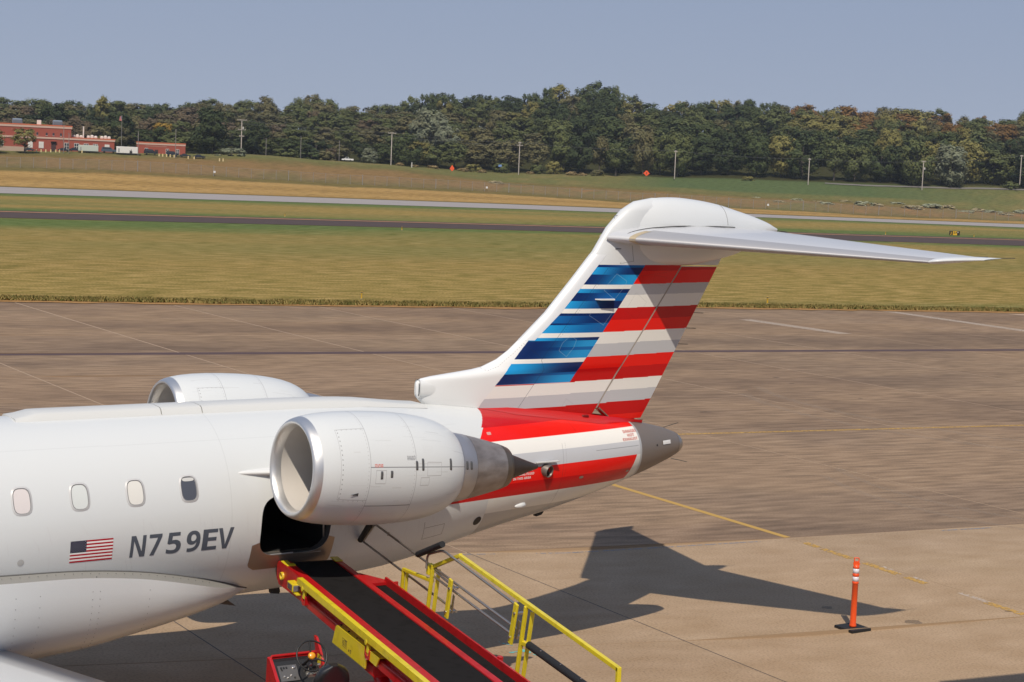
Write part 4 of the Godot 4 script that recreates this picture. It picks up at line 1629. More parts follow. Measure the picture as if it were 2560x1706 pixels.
	for i in 9:
		var x := 10.16 + 0.0
		var t := soft(pt, x)
		var yc := lerpf(soft(pb, x), t, 0.48)
		var a := lerpf(0.25, 1.35, i / 8.0)
		sl.append(Vector3(x, yc + pow(sin(a), 0.86) * (t - yc), cos(a) * soft(pw, x)))
	tube(st, sl, 0.004, 5)
	obj("panel_seam", commit(st), mat("seam_grey", lin(0.12, 0.12, 0.12), 0.7), bullet)
	for s in [1.0, -1.0]:
		build_stabilizer(jet, s, white, seal)
	# metal tail cone with the auxiliary exhaust
	rows = []
	for i in 22:
		var x := lerpf(8.36, 9.43, i / 21.0)
		var line := []
		for j in 49:
			line.append(hull_at(x, TAU * j / 48, 0.002))
		rows.append(line)
	st = start()
	grid(st, rows)
	var cone := obj("tail_cone", commit(st), mat("tail_cone_metal", lin(0.25, 0.215, 0.19), 0.5, 0.55), jet)
	rows = []
	for p in [[9.43, 0.004], [9.50, 0.002], [9.56, -0.012], [9.585, -0.04], [9.56, -0.055], [9.3, -0.1]]:
		var line := []
		for j in 49:
			line.append(hull_at(p[0], TAU * j / 48, p[1]))
		rows.append(line)
	st = start()
	grid(st, rows)
	obj("exhaust_ring", commit(st), mat("tail_ring_metal", lin(0.36, 0.33, 0.31), 0.35, 0.8), cone)
	obj("exhaust_throat", lathem([Vector2(9.34, 0.14), Vector2(9.34, 0.001)], Transform3D(Basis(), Vector3(0, 3.63, 0)), 24), mat("intake_dark", Color.BLACK), cone)
	st = start()
	rows = []
	for j in 49:
		rows.append([hull_at(8.335, TAU * j / 48, 0.004), hull_at(8.375, TAU * j / 48, 0.006)])
	grid(st, rows)
	obj("joint_band", commit(st), mat("joint_band_paint", lin(0.45, 0.46, 0.47), 0.4, 0.3), cone)
	var lampbox := [Vector2(8.93, 3.755), Vector2(9.14, 3.755), Vector2(9.14, 3.695), Vector2(8.93, 3.695)]
	obj("tail_lamp", patch(lampbox, range(4).map(func(_k): return Vector2(9.035, 3.725)), 0.014, 0.02), mat("lamp_cover", lin(0.66, 0.66, 0.66), 0.3), cone)
	obj("bolt_hole", patch(round_rect(Vector2(8.77, 3.70), Vector2(0.02, 0.018), 12, 2.0), range(12).map(func(_k): return Vector2(8.77, 3.70)), 0.004, 0.004), mat("black_rubber", Color.BLACK), cone)
	for q in [[Vector3(9.2, 3.92, 0.0), Vector3(9.50, 4.0, 0.05)], [Vector3(9.25, 3.42, 0.2), Vector3(9.52, 3.36, 0.3)]]:
		obj("static_wick", tubem(q, 0.006, 5), seal, cone)

func build_stabilizer(jet: Node3D, s: float, white: Material, seal: Material) -> void:
	var zs := []
	for i in 25:
		zs.append(lerpf(0.12, 3.95, i / 24.0))
	var edge := func(z: float) -> Array:
		var le := 7.92 + (z - 0.35) * 0.878 + (maxf(0.0, 0.47 - z) * 1.3 if s < 0 else 0.0)
		var te := 11.22 + (z - 0.35) * 0.258
		var yl := lerpf(7.14, 6.995, z / 4.0)
		var ye := lerpf(7.335, 7.085, z / 4.0)
		return [le, te, yl, ye]
	var section := func(z: float, a: float, b: float, out: float) -> Array:
		var e: Array = edge.call(z)
		var line := []
		var thick: float = (e[1] - e[0]) * 0.046
		for side in [1, -1]:
			for j in 15:
				var u: float = (j if side == 1 else 14 - j) / 14.0
				var c := lerpf(a, b, u * u if a == 0.0 else u)
				var y = lerpf(e[2], e[3], c) + side * thick * (airfoil(c) + 0.02 * minf(1, c * 15)) * (1.0 if side == 1 else 0.85) + side * out
				line.append(Vector3(lerpf(e[0], e[1], c) - (out if c < 0.01 else 0.0), y, s * z))
		return line
	var st := start()
	var rows := []
	for z in zs:
		rows.append(section.call(z, 0.0, 0.70, 0.0))
	skin_sides(st, rows, [], s < 0)
	lid(st, rows[-1])
	var stab := obj("stabilizer", commit(st), mat("stabilizer_paint", lin(0.50, 0.51, 0.53), 0.38, 0.0, 0.25), jet)
	st = start()
	rows = []
	for z in zs:
		if z > 0.42:
			rows.append(section.call(z, 0.0, 0.135, 0.0025))
	skin_sides(st, rows, [], s < 0)
	obj("leading_edge", commit(st), mat("stab_edge_metal", lin(0.37, 0.37, 0.385), 0.5, 0.25), stab)
	st = start()
	rows = []
	for z in zs:
		rows.append(section.call(z, 0.708, 1.0, -0.002))
	skin_sides(st, rows, [], s < 0)
	lid(st, rows[-1])
	obj("elevator", commit(st), mat("stabilizer_paint", Color.WHITE), stab)
	# rounded, swept tip
	st = start()
	rows = []
	for i in 9:
		var t := i / 8.0
		var z := lerpf(3.95, 4.27, t)
		var e: Array = edge.call(3.95)
		var le: float = lerpf(e[0], 12.0, 1.0 - sqrt(maxf(0.0, 1.0 - t * t)) * 0.98 - 0.02 * (1 - t))
		var te := lerpf(e[1], 12.46, pow(t, 0.8))
		var line := []
		for side in [1, -1]:
			for j in 15:
				var u: float = (j if side == 1 else 14 - j) / 14.0
				var c := u * u
				line.append(Vector3(lerpf(le, te, c), lerpf(lerpf(6.997, 7.05, t), 7.085, c) + side * 0.046 * (te - le) * airfoil(c) * sqrt(maxf(0.02, 1 - t * t * 0.9)), s * z))
		rows.append(line)
	grid(st, rows, [], s < 0)
	obj("tip_cap", commit(st), white, stab)
	for q in [[12.2, 3.98, 0.20], [12.44, 4.26, 0.28], [12.05, 3.6, 0.16]]:
		obj("static_wick", tubem([Vector3(q[0] - 0.03, 7.085, s * q[1]), Vector3(q[0] + q[2], 7.09, s * (q[1] + 0.03))], 0.006, 5), seal, stab)
	# the tan seal round the root and the dark gap against the fairing
	st = start()
	rows = []
	for z in [0.40, 0.44, 0.48]:
		rows.append(section.call(z, 0.0, 0.10, 0.006))
	grid(st, rows, [], s < 0)
	obj("root_seal", commit(st), mat("root_seal_tan", lin(0.40, 0.33, 0.22), 0.5), stab)
	st = start()
	var line := []
	for i in 16:
		var c := lerpf(0.0, 0.72, pow(i / 15.0, 1.5))
		var e: Array = edge.call(0.355)
		var w := 0.015
		line.append(Vector3(lerpf(e[0], e[1], c), lerpf(e[2], e[3], c) + 0.153 * (airfoil(c)) + w, s * (0.345 if c > 0.2 else 0.30)))
	if s > 0:
		tube(st, line, 0.009, 6)
		obj("root_gap", commit(st), seal, stab)

func cowl_texture() -> ImageTexture:
	# u along the nacelle (1.2 to 3.7), v round it from the top over the outer side
	var w := 1024
	var h := 1024
	var im := Image.create(w, h, false, Image.FORMAT_RGB8)
	im.fill(Color(0.800, 0.812, 0.815))
	var px := func(x: float) -> int: return int((x - 1.2) / 2.5 * w)
	var py := func(deg: float) -> int: return int(deg / 360.0 * h)
	rng.seed = 77
	for i in 160:
		# faint smears along the airflow
		var y := rng.randi_range(0, h - 1)
		var x := rng.randi_range(0, w - 60)
		var c := Color(0.715, 0.72, 0.715)
		im.fill_rect(Rect2i(x, y, rng.randi_range(20, 160), rng.randi_range(1, 3)), im.get_pixel(x, y).lerp(c, rng.randf() * 0.6))
	var dark := Color(0.40, 0.40, 0.41)
	var soft_line := Color(0.66, 0.66, 0.66)
	for x in [1.82, 2.52]:
		im.fill_rect(Rect2i(px.call(x), 0, 2, h), Color(0.55, 0.55, 0.56))
		for d in range(0, 360, 4):
			im.fill_rect(Rect2i(px.call(x - 0.03), py.call(d), 3, 3), soft_line)
	for side in [1, -1]:
		var a := func(deg: float) -> int: return py.call(deg if side == 1 else 360 - deg)
		im.fill_rect(Rect2i(px.call(1.82), a.call(80), px.call(3.45) - px.call(1.82), 2), dark)
		im.fill_rect(Rect2i(px.call(1.82), a.call(121), px.call(2.52) - px.call(1.82), 2), dark)
		# access panel behind the lip
		for d in [38, 114]:
			im.fill_rect(Rect2i(px.call(1.40), a.call(d), px.call(1.82) - px.call(1.40), 2), soft_line)
			for k in 6:
				im.fill_rect(Rect2i(px.call(1.42 + k * 0.07), a.call(d + 1), 3, 3), Color(0.55, 0.55, 0.55))
		var t0: int = mini(a.call(38), a.call(114))
		var t1: int = maxi(a.call(38), a.call(114))
		im.fill_rect(Rect2i(px.call(1.40), t0, 2, t1 - t0), soft_line)
		for k in 15:
			im.fill_rect(Rect2i(px.call(1.42), a.call(42 + k * 5), 4, 4), Color(0.48, 0.48, 0.48))
		# hatches
		for q in [[2.70, 2.94, 75, 89], [1.90, 2.05, 83, 96], [2.60, 2.74, 91, 99]]:
			var u0: int = px.call(q[0])
			var u1: int = px.call(q[1])
			var v0: int = mini(a.call(q[2]), a.call(q[3]))
			var v1: int = maxi(a.call(q[2]), a.call(q[3]))
			for r in [Rect2i(u0, v0, u1 - u0, 2), Rect2i(u0, v1, u1 - u0, 2), Rect2i(u0, v0, 2, v1 - v0), Rect2i(u1, v0, 2, v1 - v0)]:
				im.fill_rect(r, soft_line)
		# stencilled notes too small to read: rows of marks
		for q in [[2.38, 69, Color(0.4, 0.4, 0.42), 5], [1.88, 77, Color(0.78, 0.42, 0.38), 4]]:
			for r in q[3]:
				var x: int = px.call(q[0])
				for k in 9:
					im.fill_rect(Rect2i(x + k * 6, a.call(q[1] + r * 0.9), rng.randi_range(2, 5), 2), q[2])
		for k in 24:
			im.fill_rect(Rect2i(px.call(2.66 + (k % 5) * 0.035), a.call(58 + int(k / 5.0) * 1.6), 2, 2), Color(0.72, 0.72, 0.71))
	return ImageTexture.create_from_image(im)

func build_engine(jet: Node3D, z: float, bare: Material, dull: Material, burnt: Material, seal: Material) -> void:
	var axis := Transform3D(Basis(Vector3(0, 0, 1), -0.058), Vector3(0, 4.10 + 1.15 * 0.058, z))
	if z > 0:
		# camera-side axis leans out a little towards the front
		axis = axis.rotated_local(Vector3.UP, 0.0)
	var cowl_paint := paint("cowl_paint", null)
	if cowl_paint.albedo_texture == null:
		cowl_paint.albedo_texture = cowl_texture()
		cowl_paint.roughness = 0.3
	var body := [Vector2(1.165, 0.682), Vector2(1.23, 0.702), Vector2(1.36, 0.726), Vector2(1.54, 0.748), Vector2(1.76, 0.763), Vector2(2.02, 0.770), Vector2(2.27, 0.769), Vector2(2.50, 0.761), Vector2(2.70, 0.746), Vector2(2.88, 0.724), Vector2(3.03, 0.698), Vector2(3.16, 0.664), Vector2(3.27, 0.622), Vector2(3.36, 0.575), Vector2(3.42, 0.535), Vector2(3.455, 0.505), Vector2(3.44, 0.49)]
	var st := start()
	var rows := []
	var uvs := []
	for p in body:
		var line := []
		var ul := []
		for i in 65:
			var t := TAU * i / 64 * (1.0 if z > 0 else -1.0)
			line.append(axis * Vector3(p.x, cos(t) * p.y, sin(t) * p.y))
			ul.append(Vector2((p.x - 1.2) / 2.5, i / 64.0))
		rows.append(line)
		uvs.append(ul)
	grid(st, rows, uvs)
	var cowl := obj("engine_nacelle", commit(st), cowl_paint, jet)
	var lip := [Vector2(1.167, 0.684), Vector2(1.12, 0.670), Vector2(1.08, 0.652), Vector2(1.055, 0.632), Vector2(1.047, 0.612), Vector2(1.056, 0.593), Vector2(1.085, 0.577), Vector2(1.125, 0.566), Vector2(1.19, 0.560)]
	obj("intake_lip", lathem(lip, axis, 72), bare, cowl)
	obj("intake_duct", lathem([Vector2(1.188, 0.561), Vector2(1.5, 0.556), Vector2(1.8, 0.565), Vector2(2.2, 0.59)], axis, 64), mat("duct_lining", lin(0.58, 0.545, 0.50), 0.5, 0.15), cowl)
	st = start()
	for i in 22:
		var t := TAU * i / 22
		var b := Basis(Vector3.RIGHT, t)
		var pts := []
		for k in 5:
			var r := lerpf(0.14, 0.585, k / 4.0)
			var tw := lerpf(0.9, 0.35, k / 4.0)
			var half := lerpf(0.05, 0.09, k / 4.0)
			pts.append([b * Vector3(2.0 - half * cos(tw), r, -half * sin(tw)), b * Vector3(2.0 + half * cos(tw), r, half * sin(tw))])
		grid(st, pts.map(func(q): return q.map(func(v): return axis * v)), [], false)
	var fan := obj("fan_blades", commit(st), mat("fan_metal", lin(0.20, 0.20, 0.21), 0.4, 0.8), cowl)
	fan.set_meta("kind", "stuff")
	obj("spinner", lathem([Vector2(1.78, 0.001), Vector2(1.84, 0.07), Vector2(1.95, 0.145), Vector2(2.1, 0.18)], axis, 32), mat("spinner_grey", lin(0.09, 0.09, 0.095), 0.5), cowl)
	obj("fan_case", lathem([Vector2(2.19, 0.59), Vector2(2.19, 0.001)], axis, 32), mat("intake_dark", Color.BLACK), cowl)
	obj("nozzle_band", lathem([Vector2(3.42, 0.500), Vector2(3.53, 0.490), Vector2(3.69, 0.467), Vector2(3.70, 0.46)], axis, 64), mat("nozzle_band_metal", lin(0.44, 0.43, 0.44), 0.40, 0.75), cowl)
	var noz := mat("nozzle_metal", lin(0.40, 0.375, 0.36), 0.5, 0.6)
	if noz.roughness_texture == null:
		noz.albedo_texture = noise_tex(256, noise(0.03, 4, 17), [[0.0, Color(0.72, 0.69, 0.67)], [0.5, Color(0.90, 0.88, 0.87)], [1.0, Color(1, 1, 1)]])
		noz.uv1_triplanar = true
		noz.uv1_scale = Vector3(0.35, 0.9, 0.9)
		noz.roughness_texture = noz.albedo_texture
	obj("exhaust_nozzle", lathem([Vector2(3.70, 0.463), Vector2(3.90, 0.424), Vector2(4.10, 0.380), Vector2(4.28, 0.336), Vector2(4.30, 0.331)], axis, 64), noz, cowl)
	obj("nozzle_rim", lathem([Vector2(4.30, 0.333), Vector2(4.37, 0.311), Vector2(4.435, 0.288), Vector2(4.43, 0.278), Vector2(4.25, 0.30)], axis, 64), mat("rim_metal", lin(0.20, 0.165, 0.13), 0.4, 0.8), cowl)
	obj("exhaust_plug", lathem([Vector2(4.1, 0.26), Vector2(4.4, 0.225), Vector2(4.6, 0.165), Vector2(4.85, 0.085), Vector2(5.03, 0.032), Vector2(5.06, 0.001)], axis, 40), mat("plug_metal", lin(0.065, 0.05, 0.042), 0.45, 0.5), cowl)
	# latches along the split line of the cowl
	var latch := mat("latch_metal", lin(0.13, 0.13, 0.13), 0.4, 0.5)
	for q in [[1.985, 84, 92], [2.135, 83.5, 90.5], [2.525, 74, 83.5], [2.625, 71.5, 84], [3.11, 70.5, 84], [3.50, 71, 85], [3.575, 71, 85]]:
		var rad := look(body, q[0]) if q[0] < 3.4 else look([Vector2(3.42, 0.500), Vector2(3.53, 0.490), Vector2(3.69, 0.467)], q[0])
		st = start()
		var lr := []
		for i in 7:
			var t := deg_to_rad(lerpf(q[1], q[2], i / 6.0)) * signf(z)
			var rr := rad + (0.012 if i > 0 and i < 6 else 0.0)
			lr.append([axis * Vector3(q[0] - 0.016, cos(t) * rad, sin(t) * rad), axis * Vector3(q[0] - 0.014, cos(t) * rr, sin(t) * rr), axis * Vector3(q[0] + 0.014, cos(t) * rr, sin(t) * rr), axis * Vector3(q[0] + 0.016, cos(t) * rad, sin(t) * rad)])
		grid(st, lr, [], false, false)
		obj("cowl_latch", commit(st), latch, cowl)
	# drain scoop
	var ta := deg_to_rad(108) * signf(z)
	var rs := look(body, 1.63) + 0.002
	var sc := axis * Vector3(1.63, cos(ta) * rs, sin(ta) * rs)
	obj("scoop", prismm([Vector2(-0.06, 0.0), Vector2(0.05, 0.022), Vector2(0.05, -0.022)], 0.0, 0.004, Transform3D(Basis(Vector3.RIGHT, Vector3(0, -sin(ta) * signf(z), cos(ta) * signf(z)) * -1.0, Vector3(0, cos(ta), sin(ta))), sc)), seal, cowl)
	# pylon to the fuselage; its nose shows ahead of the nacelle
	rows = []
	for i in 17:
		var t := i / 16.0
		var zz := lerpf(1.02, 1.56, t) * signf(z)
		var le := look([Vector2(1.02, 0.42), Vector2(1.19, 0.72), Vector2(1.29, 1.16), Vector2(1.42, 1.48), Vector2(1.56, 1.7)], absf(zz))
		var line := []
		for side in [1, -1]:
			for j in 13:
				var u: float = (j if side == 1 else 12 - j) / 12.0
				var c := u * u
				line.append(Vector3(lerpf(le, 4.1, c), 3.885 - 0.02 * c + side * 0.062 * airfoil(c), zz))
		rows.append(line)
	st = start()
	grid(st, rows, [], z < 0)
	obj("pylon", commit(st), mat("pylon_paint", lin(0.68, 0.69, 0.68), 0.32, 0.0, 0.4), jet)

func build_wings(jet: Node3D, white: Material, bare: Material) -> void:
	for s in [1.0, -1.0]:
		var st := start()
		var rows := []
		for i in 25:
			var z := lerpf(0.9, 11.6, i / 24.0)
			var te := -2.715 + 0.27 * z + maxf(0, z - 4.2) * 0.10
			var le := -8.0 + z * 0.49
			var y := 1.86 + (z - 1.2) * 0.035
			var c0 := te - le
			var line := []
			for side in [1, -1]:
				for j in 17:
					var u: float = (j if side == 1 else 16 - j) / 16.0
					var c := u * u
					line.append(Vector3(lerpf(le, te, c), y + 0.10 * (1 - c) * 0.5 + side * 0.058 * c0 * airfoil(c), s * z))
			rows.append(line)
		grid(st, rows, [], s < 0)
		lid(st, rows[-1])
		var wing := obj("wing", commit(st), mat("wing_paint", lin(0.62, 0.63, 0.63), 0.34, 0.0, 0.35), jet)
		st = start()
		box(st, Vector3(-1.2, 1.9, 11.55 * s - 0.03), Vector3(0.4, 3.0, 11.55 * s + 0.03), Transform3D(), 0.02)
		obj("winglet", commit(st), white, wing)
		for f in [6.2, 8.4]:
			obj("flap_fairing", lathem([Vector2(-0.9, 0.004), Vector2(-0.6, 0.10), Vector2(0.0, 0.14), Vector2(0.5, 0.07), Vector2(0.75, 0.004)], Transform3D(Basis(), Vector3(-2.4 + 0.26 * f, 1.72 + f * 0.03, s * f)), 16), white, wing)
	# main gear, under the wing and out of the picture
	for s in [1.0, -1.0]:
		var leg := obj("landing_gear", tubem([Vector3(-3.4, 2.0, s * 1.9), Vector3(-3.2, 1.1, s * 2.05)], 0.10, 12), bare, jet)
		for o in [-0.22, 0.22]:
			obj("wheel", lathem([Vector2(-0.13, 0.2), Vector2(-0.14, 0.38), Vector2(-0.09, 0.45), Vector2(0.09, 0.45), Vector2(0.14, 0.38), Vector2(0.13, 0.2)], Transform3D(Basis(Vector3.BACK, Vector3.UP, Vector3.LEFT), Vector3(-3.2, 1.115, s * 2.05 + o)), 28), mat("tyre_rubber", lin(0.02, 0.02, 0.02), 0.8), leg)
	var nose := obj("landing_gear", tubem([Vector3(-17.6, 2.2, 0), Vector3(-17.6, 1.1, 0)], 0.08, 12), bare, jet)
	for o in [-0.16, 0.16]:
		obj("wheel", lathem([Vector2(-0.08, 0.14), Vector2(-0.09, 0.3), Vector2(0.09, 0.3), Vector2(0.08, 0.14)], Transform3D(Basis(Vector3.BACK, Vector3.UP, Vector3.LEFT), Vector3(-17.6, 1.085, o)), 24), mat("tyre_rubber", lin(0.02, 0.02, 0.02), 0.8), nose)

# ---------------------------------------------------------------- belt loader
func grime(m: StandardMaterial3D, low: float) -> void:
	# dust and rubbing: a slow, soft variation of the colour and the gloss
	m.albedo_texture = noise_tex(256, noise(0.02, 5, 12), [[0.0, Color(low, low, low)], [0.45, Color(1, 1, 1)], [1.0, Color(1, 1, 1)]])
	m.uv1_triplanar = true
	m.uv1_scale = Vector3(0.8, 0.8, 0.8)

func build_loader() -> void:
	# the conveyor's own axes: across the belt, out of the belt, down the belt
	var d := Vector3(-0.0997, -0.0744, 0.9922).normalized()
	var w := Vector3(0.995, 0, 0.1).normalized()
	var xf := Transform3D(Basis(w, d.cross(w), d), Vector3(1.559, 2.568, 1.45))
	var base := Vector3(1.5, 0.42, 5.0)
	var root := thing("belt_loader", "red belt loader with black conveyor and yellow handrails at the baggage door", "belt loader", base)
	xf.origin -= base
	var red := mat("loader_red", lin(0.42, 0.007, 0.009), 0.38, 0.0, 0.25)
	var yel := mat("loader_yellow", lin(0.66, 0.53, 0.018), 0.36, 0.0, 0.4)
	var belt := mat("belt_rubber", lin(0.014, 0.013, 0.013), 0.85)
	belt.metallic_specular = 0.2
	grime(belt, 0.8)
	grime(red, 0.82)
	grime(yel, 0.86)
	var black := mat("loader_black", lin(0.012, 0.012, 0.013), 0.45)
	var foam := mat("foam_grip", lin(0.009, 0.009, 0.01), 0.65)
	var steel := mat("loader_steel", lin(0.42, 0.40, 0.38), 0.32, 0.9)
	var b := func(called: String, lo: Vector3, hi: Vector3, m: Material, cut := 0.006, parent: Node = root) -> MeshInstance3D:
		return obj(called, boxm(lo, hi, xf, cut), m, parent)
	var tb := func(called: String, pts: Array, r: float, m: Material, parent: Node = root, n := 10) -> MeshInstance3D:
		return obj(called, tubem(pts.map(func(p): return xf * p), r, n), m, parent)
	# belt, its head and the side rails (lateral, normal, along)
	var st := start()
	box(st, Vector3(-0.026, 0.006, -0.085), Vector3(0.575, 0.028, 7.8), xf)
	var conveyor := obj("conveyor_belt", commit(st), belt, root)
	st = start()
	lathe(st, [Vector2(-0.026, 0.001), Vector2(-0.026, 0.085), Vector2(0.575, 0.085), Vector2(0.575, 0.001)], xf * Transform3D(Basis(), Vector3(0, -0.0572, -0.085)), 32)
	obj("head_roller", commit(st), belt, conveyor)
	var left: MeshInstance3D = b.call("side_rail", Vector3(-0.165, -0.012, -0.16), Vector3(-0.03, 0.046, 7.9), red)
	b.call("rail_web", Vector3(-0.125, -0.262, -0.20), Vector3(-0.095, -0.014, 7.9), red, 0.003, left)
	b.call("rail_flange", Vector3(-0.185, -0.275, 0.72), Vector3(-0.06, -0.155, 7.9), red, 0.006, left)
	obj("rail_nose", prismm([Vector2(-0.30, -0.03), Vector2(-0.25, 0.032), Vector2(-0.10, 0.046), Vector2(0.75, 0.046), Vector2(0.75, -0.26), Vector2(-0.20, -0.285), Vector2(-0.29, -0.22)], -0.172, -0.150, xf * Transform3D(Basis(Vector3.BACK, Vector3.UP, Vector3.RIGHT), Vector3.ZERO)), red, left)
	var rr: MeshInstance3D = b.call("side_rail", Vector3(0.58, -0.012, -0.13), Vector3(0.672, 0.046, 7.9), red)
	b.call("rail_web", Vector3(0.63, -0.26, -0.13), Vector3(0.66, -0.014, 7.9), red, 0.003, rr)
	b.call("rail_cap", Vector3(-0.17, 0.044, -0.17), Vector3(-0.075, 0.058, -0.02), yel, 0.004, left)
	b.call("rail_cap", Vector3(-0.165, 0.044, -0.03), Vector3(-0.032, 0.058, 0.055), yel, 0.004, left)
	b.call("rail_cap", Vector3(0.562, 0.044, -0.175), Vector3(0.676, 0.058, 0.03), yel, 0.004, rr)
	# rubber bumper across the head
	obj("bumper", tubem([xf * Vector3(-0.17, -0.115, -0.255), xf * Vector3(0.66, -0.115, -0.235)], 0.105, 16), black, root)
	b.call("slider_bed", Vector3(0.0, -0.20, 0.0), Vector3(0.61, -0.172, 7.8), red, 0.0)
	# round marker lamp and work light on the left flank
	var lampx := xf * Transform3D(Basis(Vector3(0, 0, -1), Vector3.UP, Vector3.RIGHT), Vector3(-0.15, -0.125, -0.06)) * Transform3D(Basis(Vector3.UP, PI / 2), Vector3.ZERO)
	var lx := xf * Transform3D(Basis(), Vector3(-0.15, -0.125, -0.06))
	var lamp := obj("marker_lamp", lathem([Vector2(0.0, 0.055), Vector2(-0.055, 0.055), Vector2(-0.055, 0.040), Vector2(-0.02, 0.036)], lx, 24), mat("lamp_yellow", lin(0.62, 0.42, 0.02), 0.4), root)
	obj("lens", lathem([Vector2(-0.02, 0.037), Vector2(-0.035, 0.02), Vector2(-0.038, 0.001)], lx, 20), mat("lens_orange", lin(0.55, 0.13, 0.01), 0.2, 0.0, 0.6), lamp)
	b.call("bracket", Vector3(-0.17, -0.225, -0.075), Vector3(-0.148, -0.04, -0.045), mat("lamp_yellow", Color.WHITE), 0.003, lamp)
	b.call("bolt_hole", Vector3(-0.1495, -0.10, 0.19), Vector3(-0.148, -0.065, 0.225), black, 0.0, left)
	var wl: MeshInstance3D = b.call("work_light", Vector3(-0.27, -0.155, 0.36), Vector3(-0.15, -0.05, 0.56), yel, 0.006)
	b.call("lamp_face", Vector3(-0.276, -0.14, 0.385), Vector3(-0.269, -0.066, 0.535), mat("lamp_glass_dark", lin(0.08, 0.06, 0.08), 0.15, 0.0, 0.5), 0.002, wl)
	b.call("lamp_lens", Vector3(-0.26, -0.14, 0.559), Vector3(-0.16, -0.066, 0.58), mat("lamp_glass_grey", lin(0.16, 0.16, 0.19), 0.15, 0.0, 0.5), 0.002, wl)
	b.call("lamp_foot", Vector3(-0.25, -0.175, 0.40), Vector3(-0.16, -0.157, 0.66), yel, 0.002, wl)
	# yellow bumper rail along the left side with its clamps
	var gr: MeshInstance3D = obj("guard_rail", prismm([Vector2(0.66, 0.0), Vector2(0.655, 0.07), Vector2(0.675, 0.085), Vector2(7.9, 0.085), Vector2(7.9, -0.005), Vector2(0.78, -0.005)], -0.255, -0.185, xf * Transform3D(Basis(Vector3.BACK, Vector3.UP, Vector3.RIGHT), Vector3.ZERO)), yel, root)
	for a in [0.86, 2.97, 5.1]:
		b.call("clamp", Vector3(-0.235, -0.15, a - 0.03), Vector3(-0.195, 0.0, a + 0.03), yel, 0.004, gr)
		tb.call("clamp_pin", [Vector3(-0.26, -0.012, a), Vector3(-0.18, -0.012, a)], 0.034, yel, gr, 14)
		obj("clamp_foot", prismm([Vector2(a - 0.06, -0.08), Vector2(a - 0.07, -0.20), Vector2(a - 0.01, -0.245), Vector2(a + 0.07, -0.22), Vector2(a + 0.075, -0.12), Vector2(a + 0.055, -0.10), Vector2(a + 0.05, -0.17), Vector2(a, -0.19), Vector2(a - 0.04, -0.16)], -0.235, -0.16, xf * Transform3D(Basis(Vector3.BACK, Vector3.UP, Vector3.RIGHT), Vector3.ZERO)), red, gr)
	# yellow cover panel with its pictogram labels
	var side := xf * Transform3D(Basis(Vector3.BACK, Vector3.UP, Vector3.RIGHT), Vector3.ZERO)
	var panel := obj("cover_panel", prismm([Vector2(1.875, -0.40), Vector2(1.965, -0.15), Vector2(2.97, -0.12), Vector2(3.30, -0.118), Vector2(3.235, -0.235), Vector2(2.945, -0.225), Vector2(2.915, -0.378)], -0.222, -0.205, side), yel, root)
	obj("panel_lip", prismm([Vector2(1.965, -0.15), Vector2(1.995, -0.135), Vector2(3.30, -0.10), Vector2(3.30, -0.118)], -0.222, -0.11, side), yel, panel)
	for q in [[2.02, -0.285, 0.17, 0.10], [2.22, -0.31, 0.20, 0.095]]:
		pass
	obj("warning_label", boxm(Vector3(-0.2235, -0.335, 2.19), Vector3(-0.222, -0.215, 2.36), xf), mat("label_yellow", lin(0.60, 0.46, 0.02), 0.5), panel)
	obj("warning_label", boxm(Vector3(-0.2235, -0.365, 2.39), Vector3(-0.222, -0.275, 2.50), xf), mat("label_yellow", Color.WHITE), panel)
	var ink := mat("label_ink", lin(0.05, 0.04, 0.02), 0.6)
	for q in [[-0.325, 2.20, -0.225, 2.203], [-0.325, 2.255, -0.225, 2.258], [-0.326, 2.20, -0.322, 2.355], [-0.227, 2.20, -0.223, 2.355], [-0.29, 2.215, -0.25, 2.235], [-0.31, 2.225, -0.29, 2.245], [-0.245, 2.27, -0.232, 2.34], [-0.262, 2.27, -0.257, 2.345], [-0.275, 2.27, -0.27, 2.345], [-0.29, 2.27, -0.285, 2.34], [-0.305, 2.27, -0.30, 2.345], [-0.335, 2.40, -0.31, 2.425], [-0.31, 2.445, -0.298, 2.49], [-0.325, 2.445, -0.32, 2.49], [-0.34, 2.445, -0.335, 2.485]]:
		obj("label_print", boxm(Vector3(-0.2245, q[0], q[1]), Vector3(-0.2236, q[2], q[3]), xf), ink, panel)
	for a in [2.02, 2.27, 2.53, 2.80]:
		obj("panel_bolt", boxm(Vector3(-0.19, -0.128, a), Vector3(-0.165, -0.115, a + 0.02), xf), black, panel)
	# small label at the lower end of the rail
	b.call("maker_plate", Vector3(-0.187, -0.245, 3.9), Vector3(-0.1855, -0.18, 4.1), mat("plate_black", lin(0.05, 0.045, 0.02), 0.5), 0.001, left)
	# walkway and kick plate on the right
	b.call("walkway", Vector3(0.705, -0.04, 1.0), Vector3(0.89, -0.012, 7.8), belt, 0.0)
	obj("walkway_nose", prismm([Vector2(0.67, 0.55), Vector2(0.70, 0.55), Vector2(0.95, 0.95), Vector2(0.92, 1.02), Vector2(0.67, 1.02)], -0.035, 0.005, xf * Transform3D(Basis(Vector3.RIGHT, Vector3.BACK, Vector3.DOWN), Vector3.ZERO)), red, root)
	obj("kick_plate", prismm([Vector2(0.93, -0.05), Vector2(0.97, 0.092), Vector2(7.8, 0.092), Vector2(7.8, -0.20), Vector2(1.2, -0.20)], 0.89, 0.915, side), red, root)
	b.call("kick_tab", Vector3(0.915, 0.02, 1.16), Vector3(0.99, 0.085, 1.19), red, 0.003)
	b.call("kick_tab", Vector3(0.915, 0.06, 4.15), Vector3(0.97, 0.11, 4.21), red, 0.003)
	# yellow handrail frame
	var L := 1.05
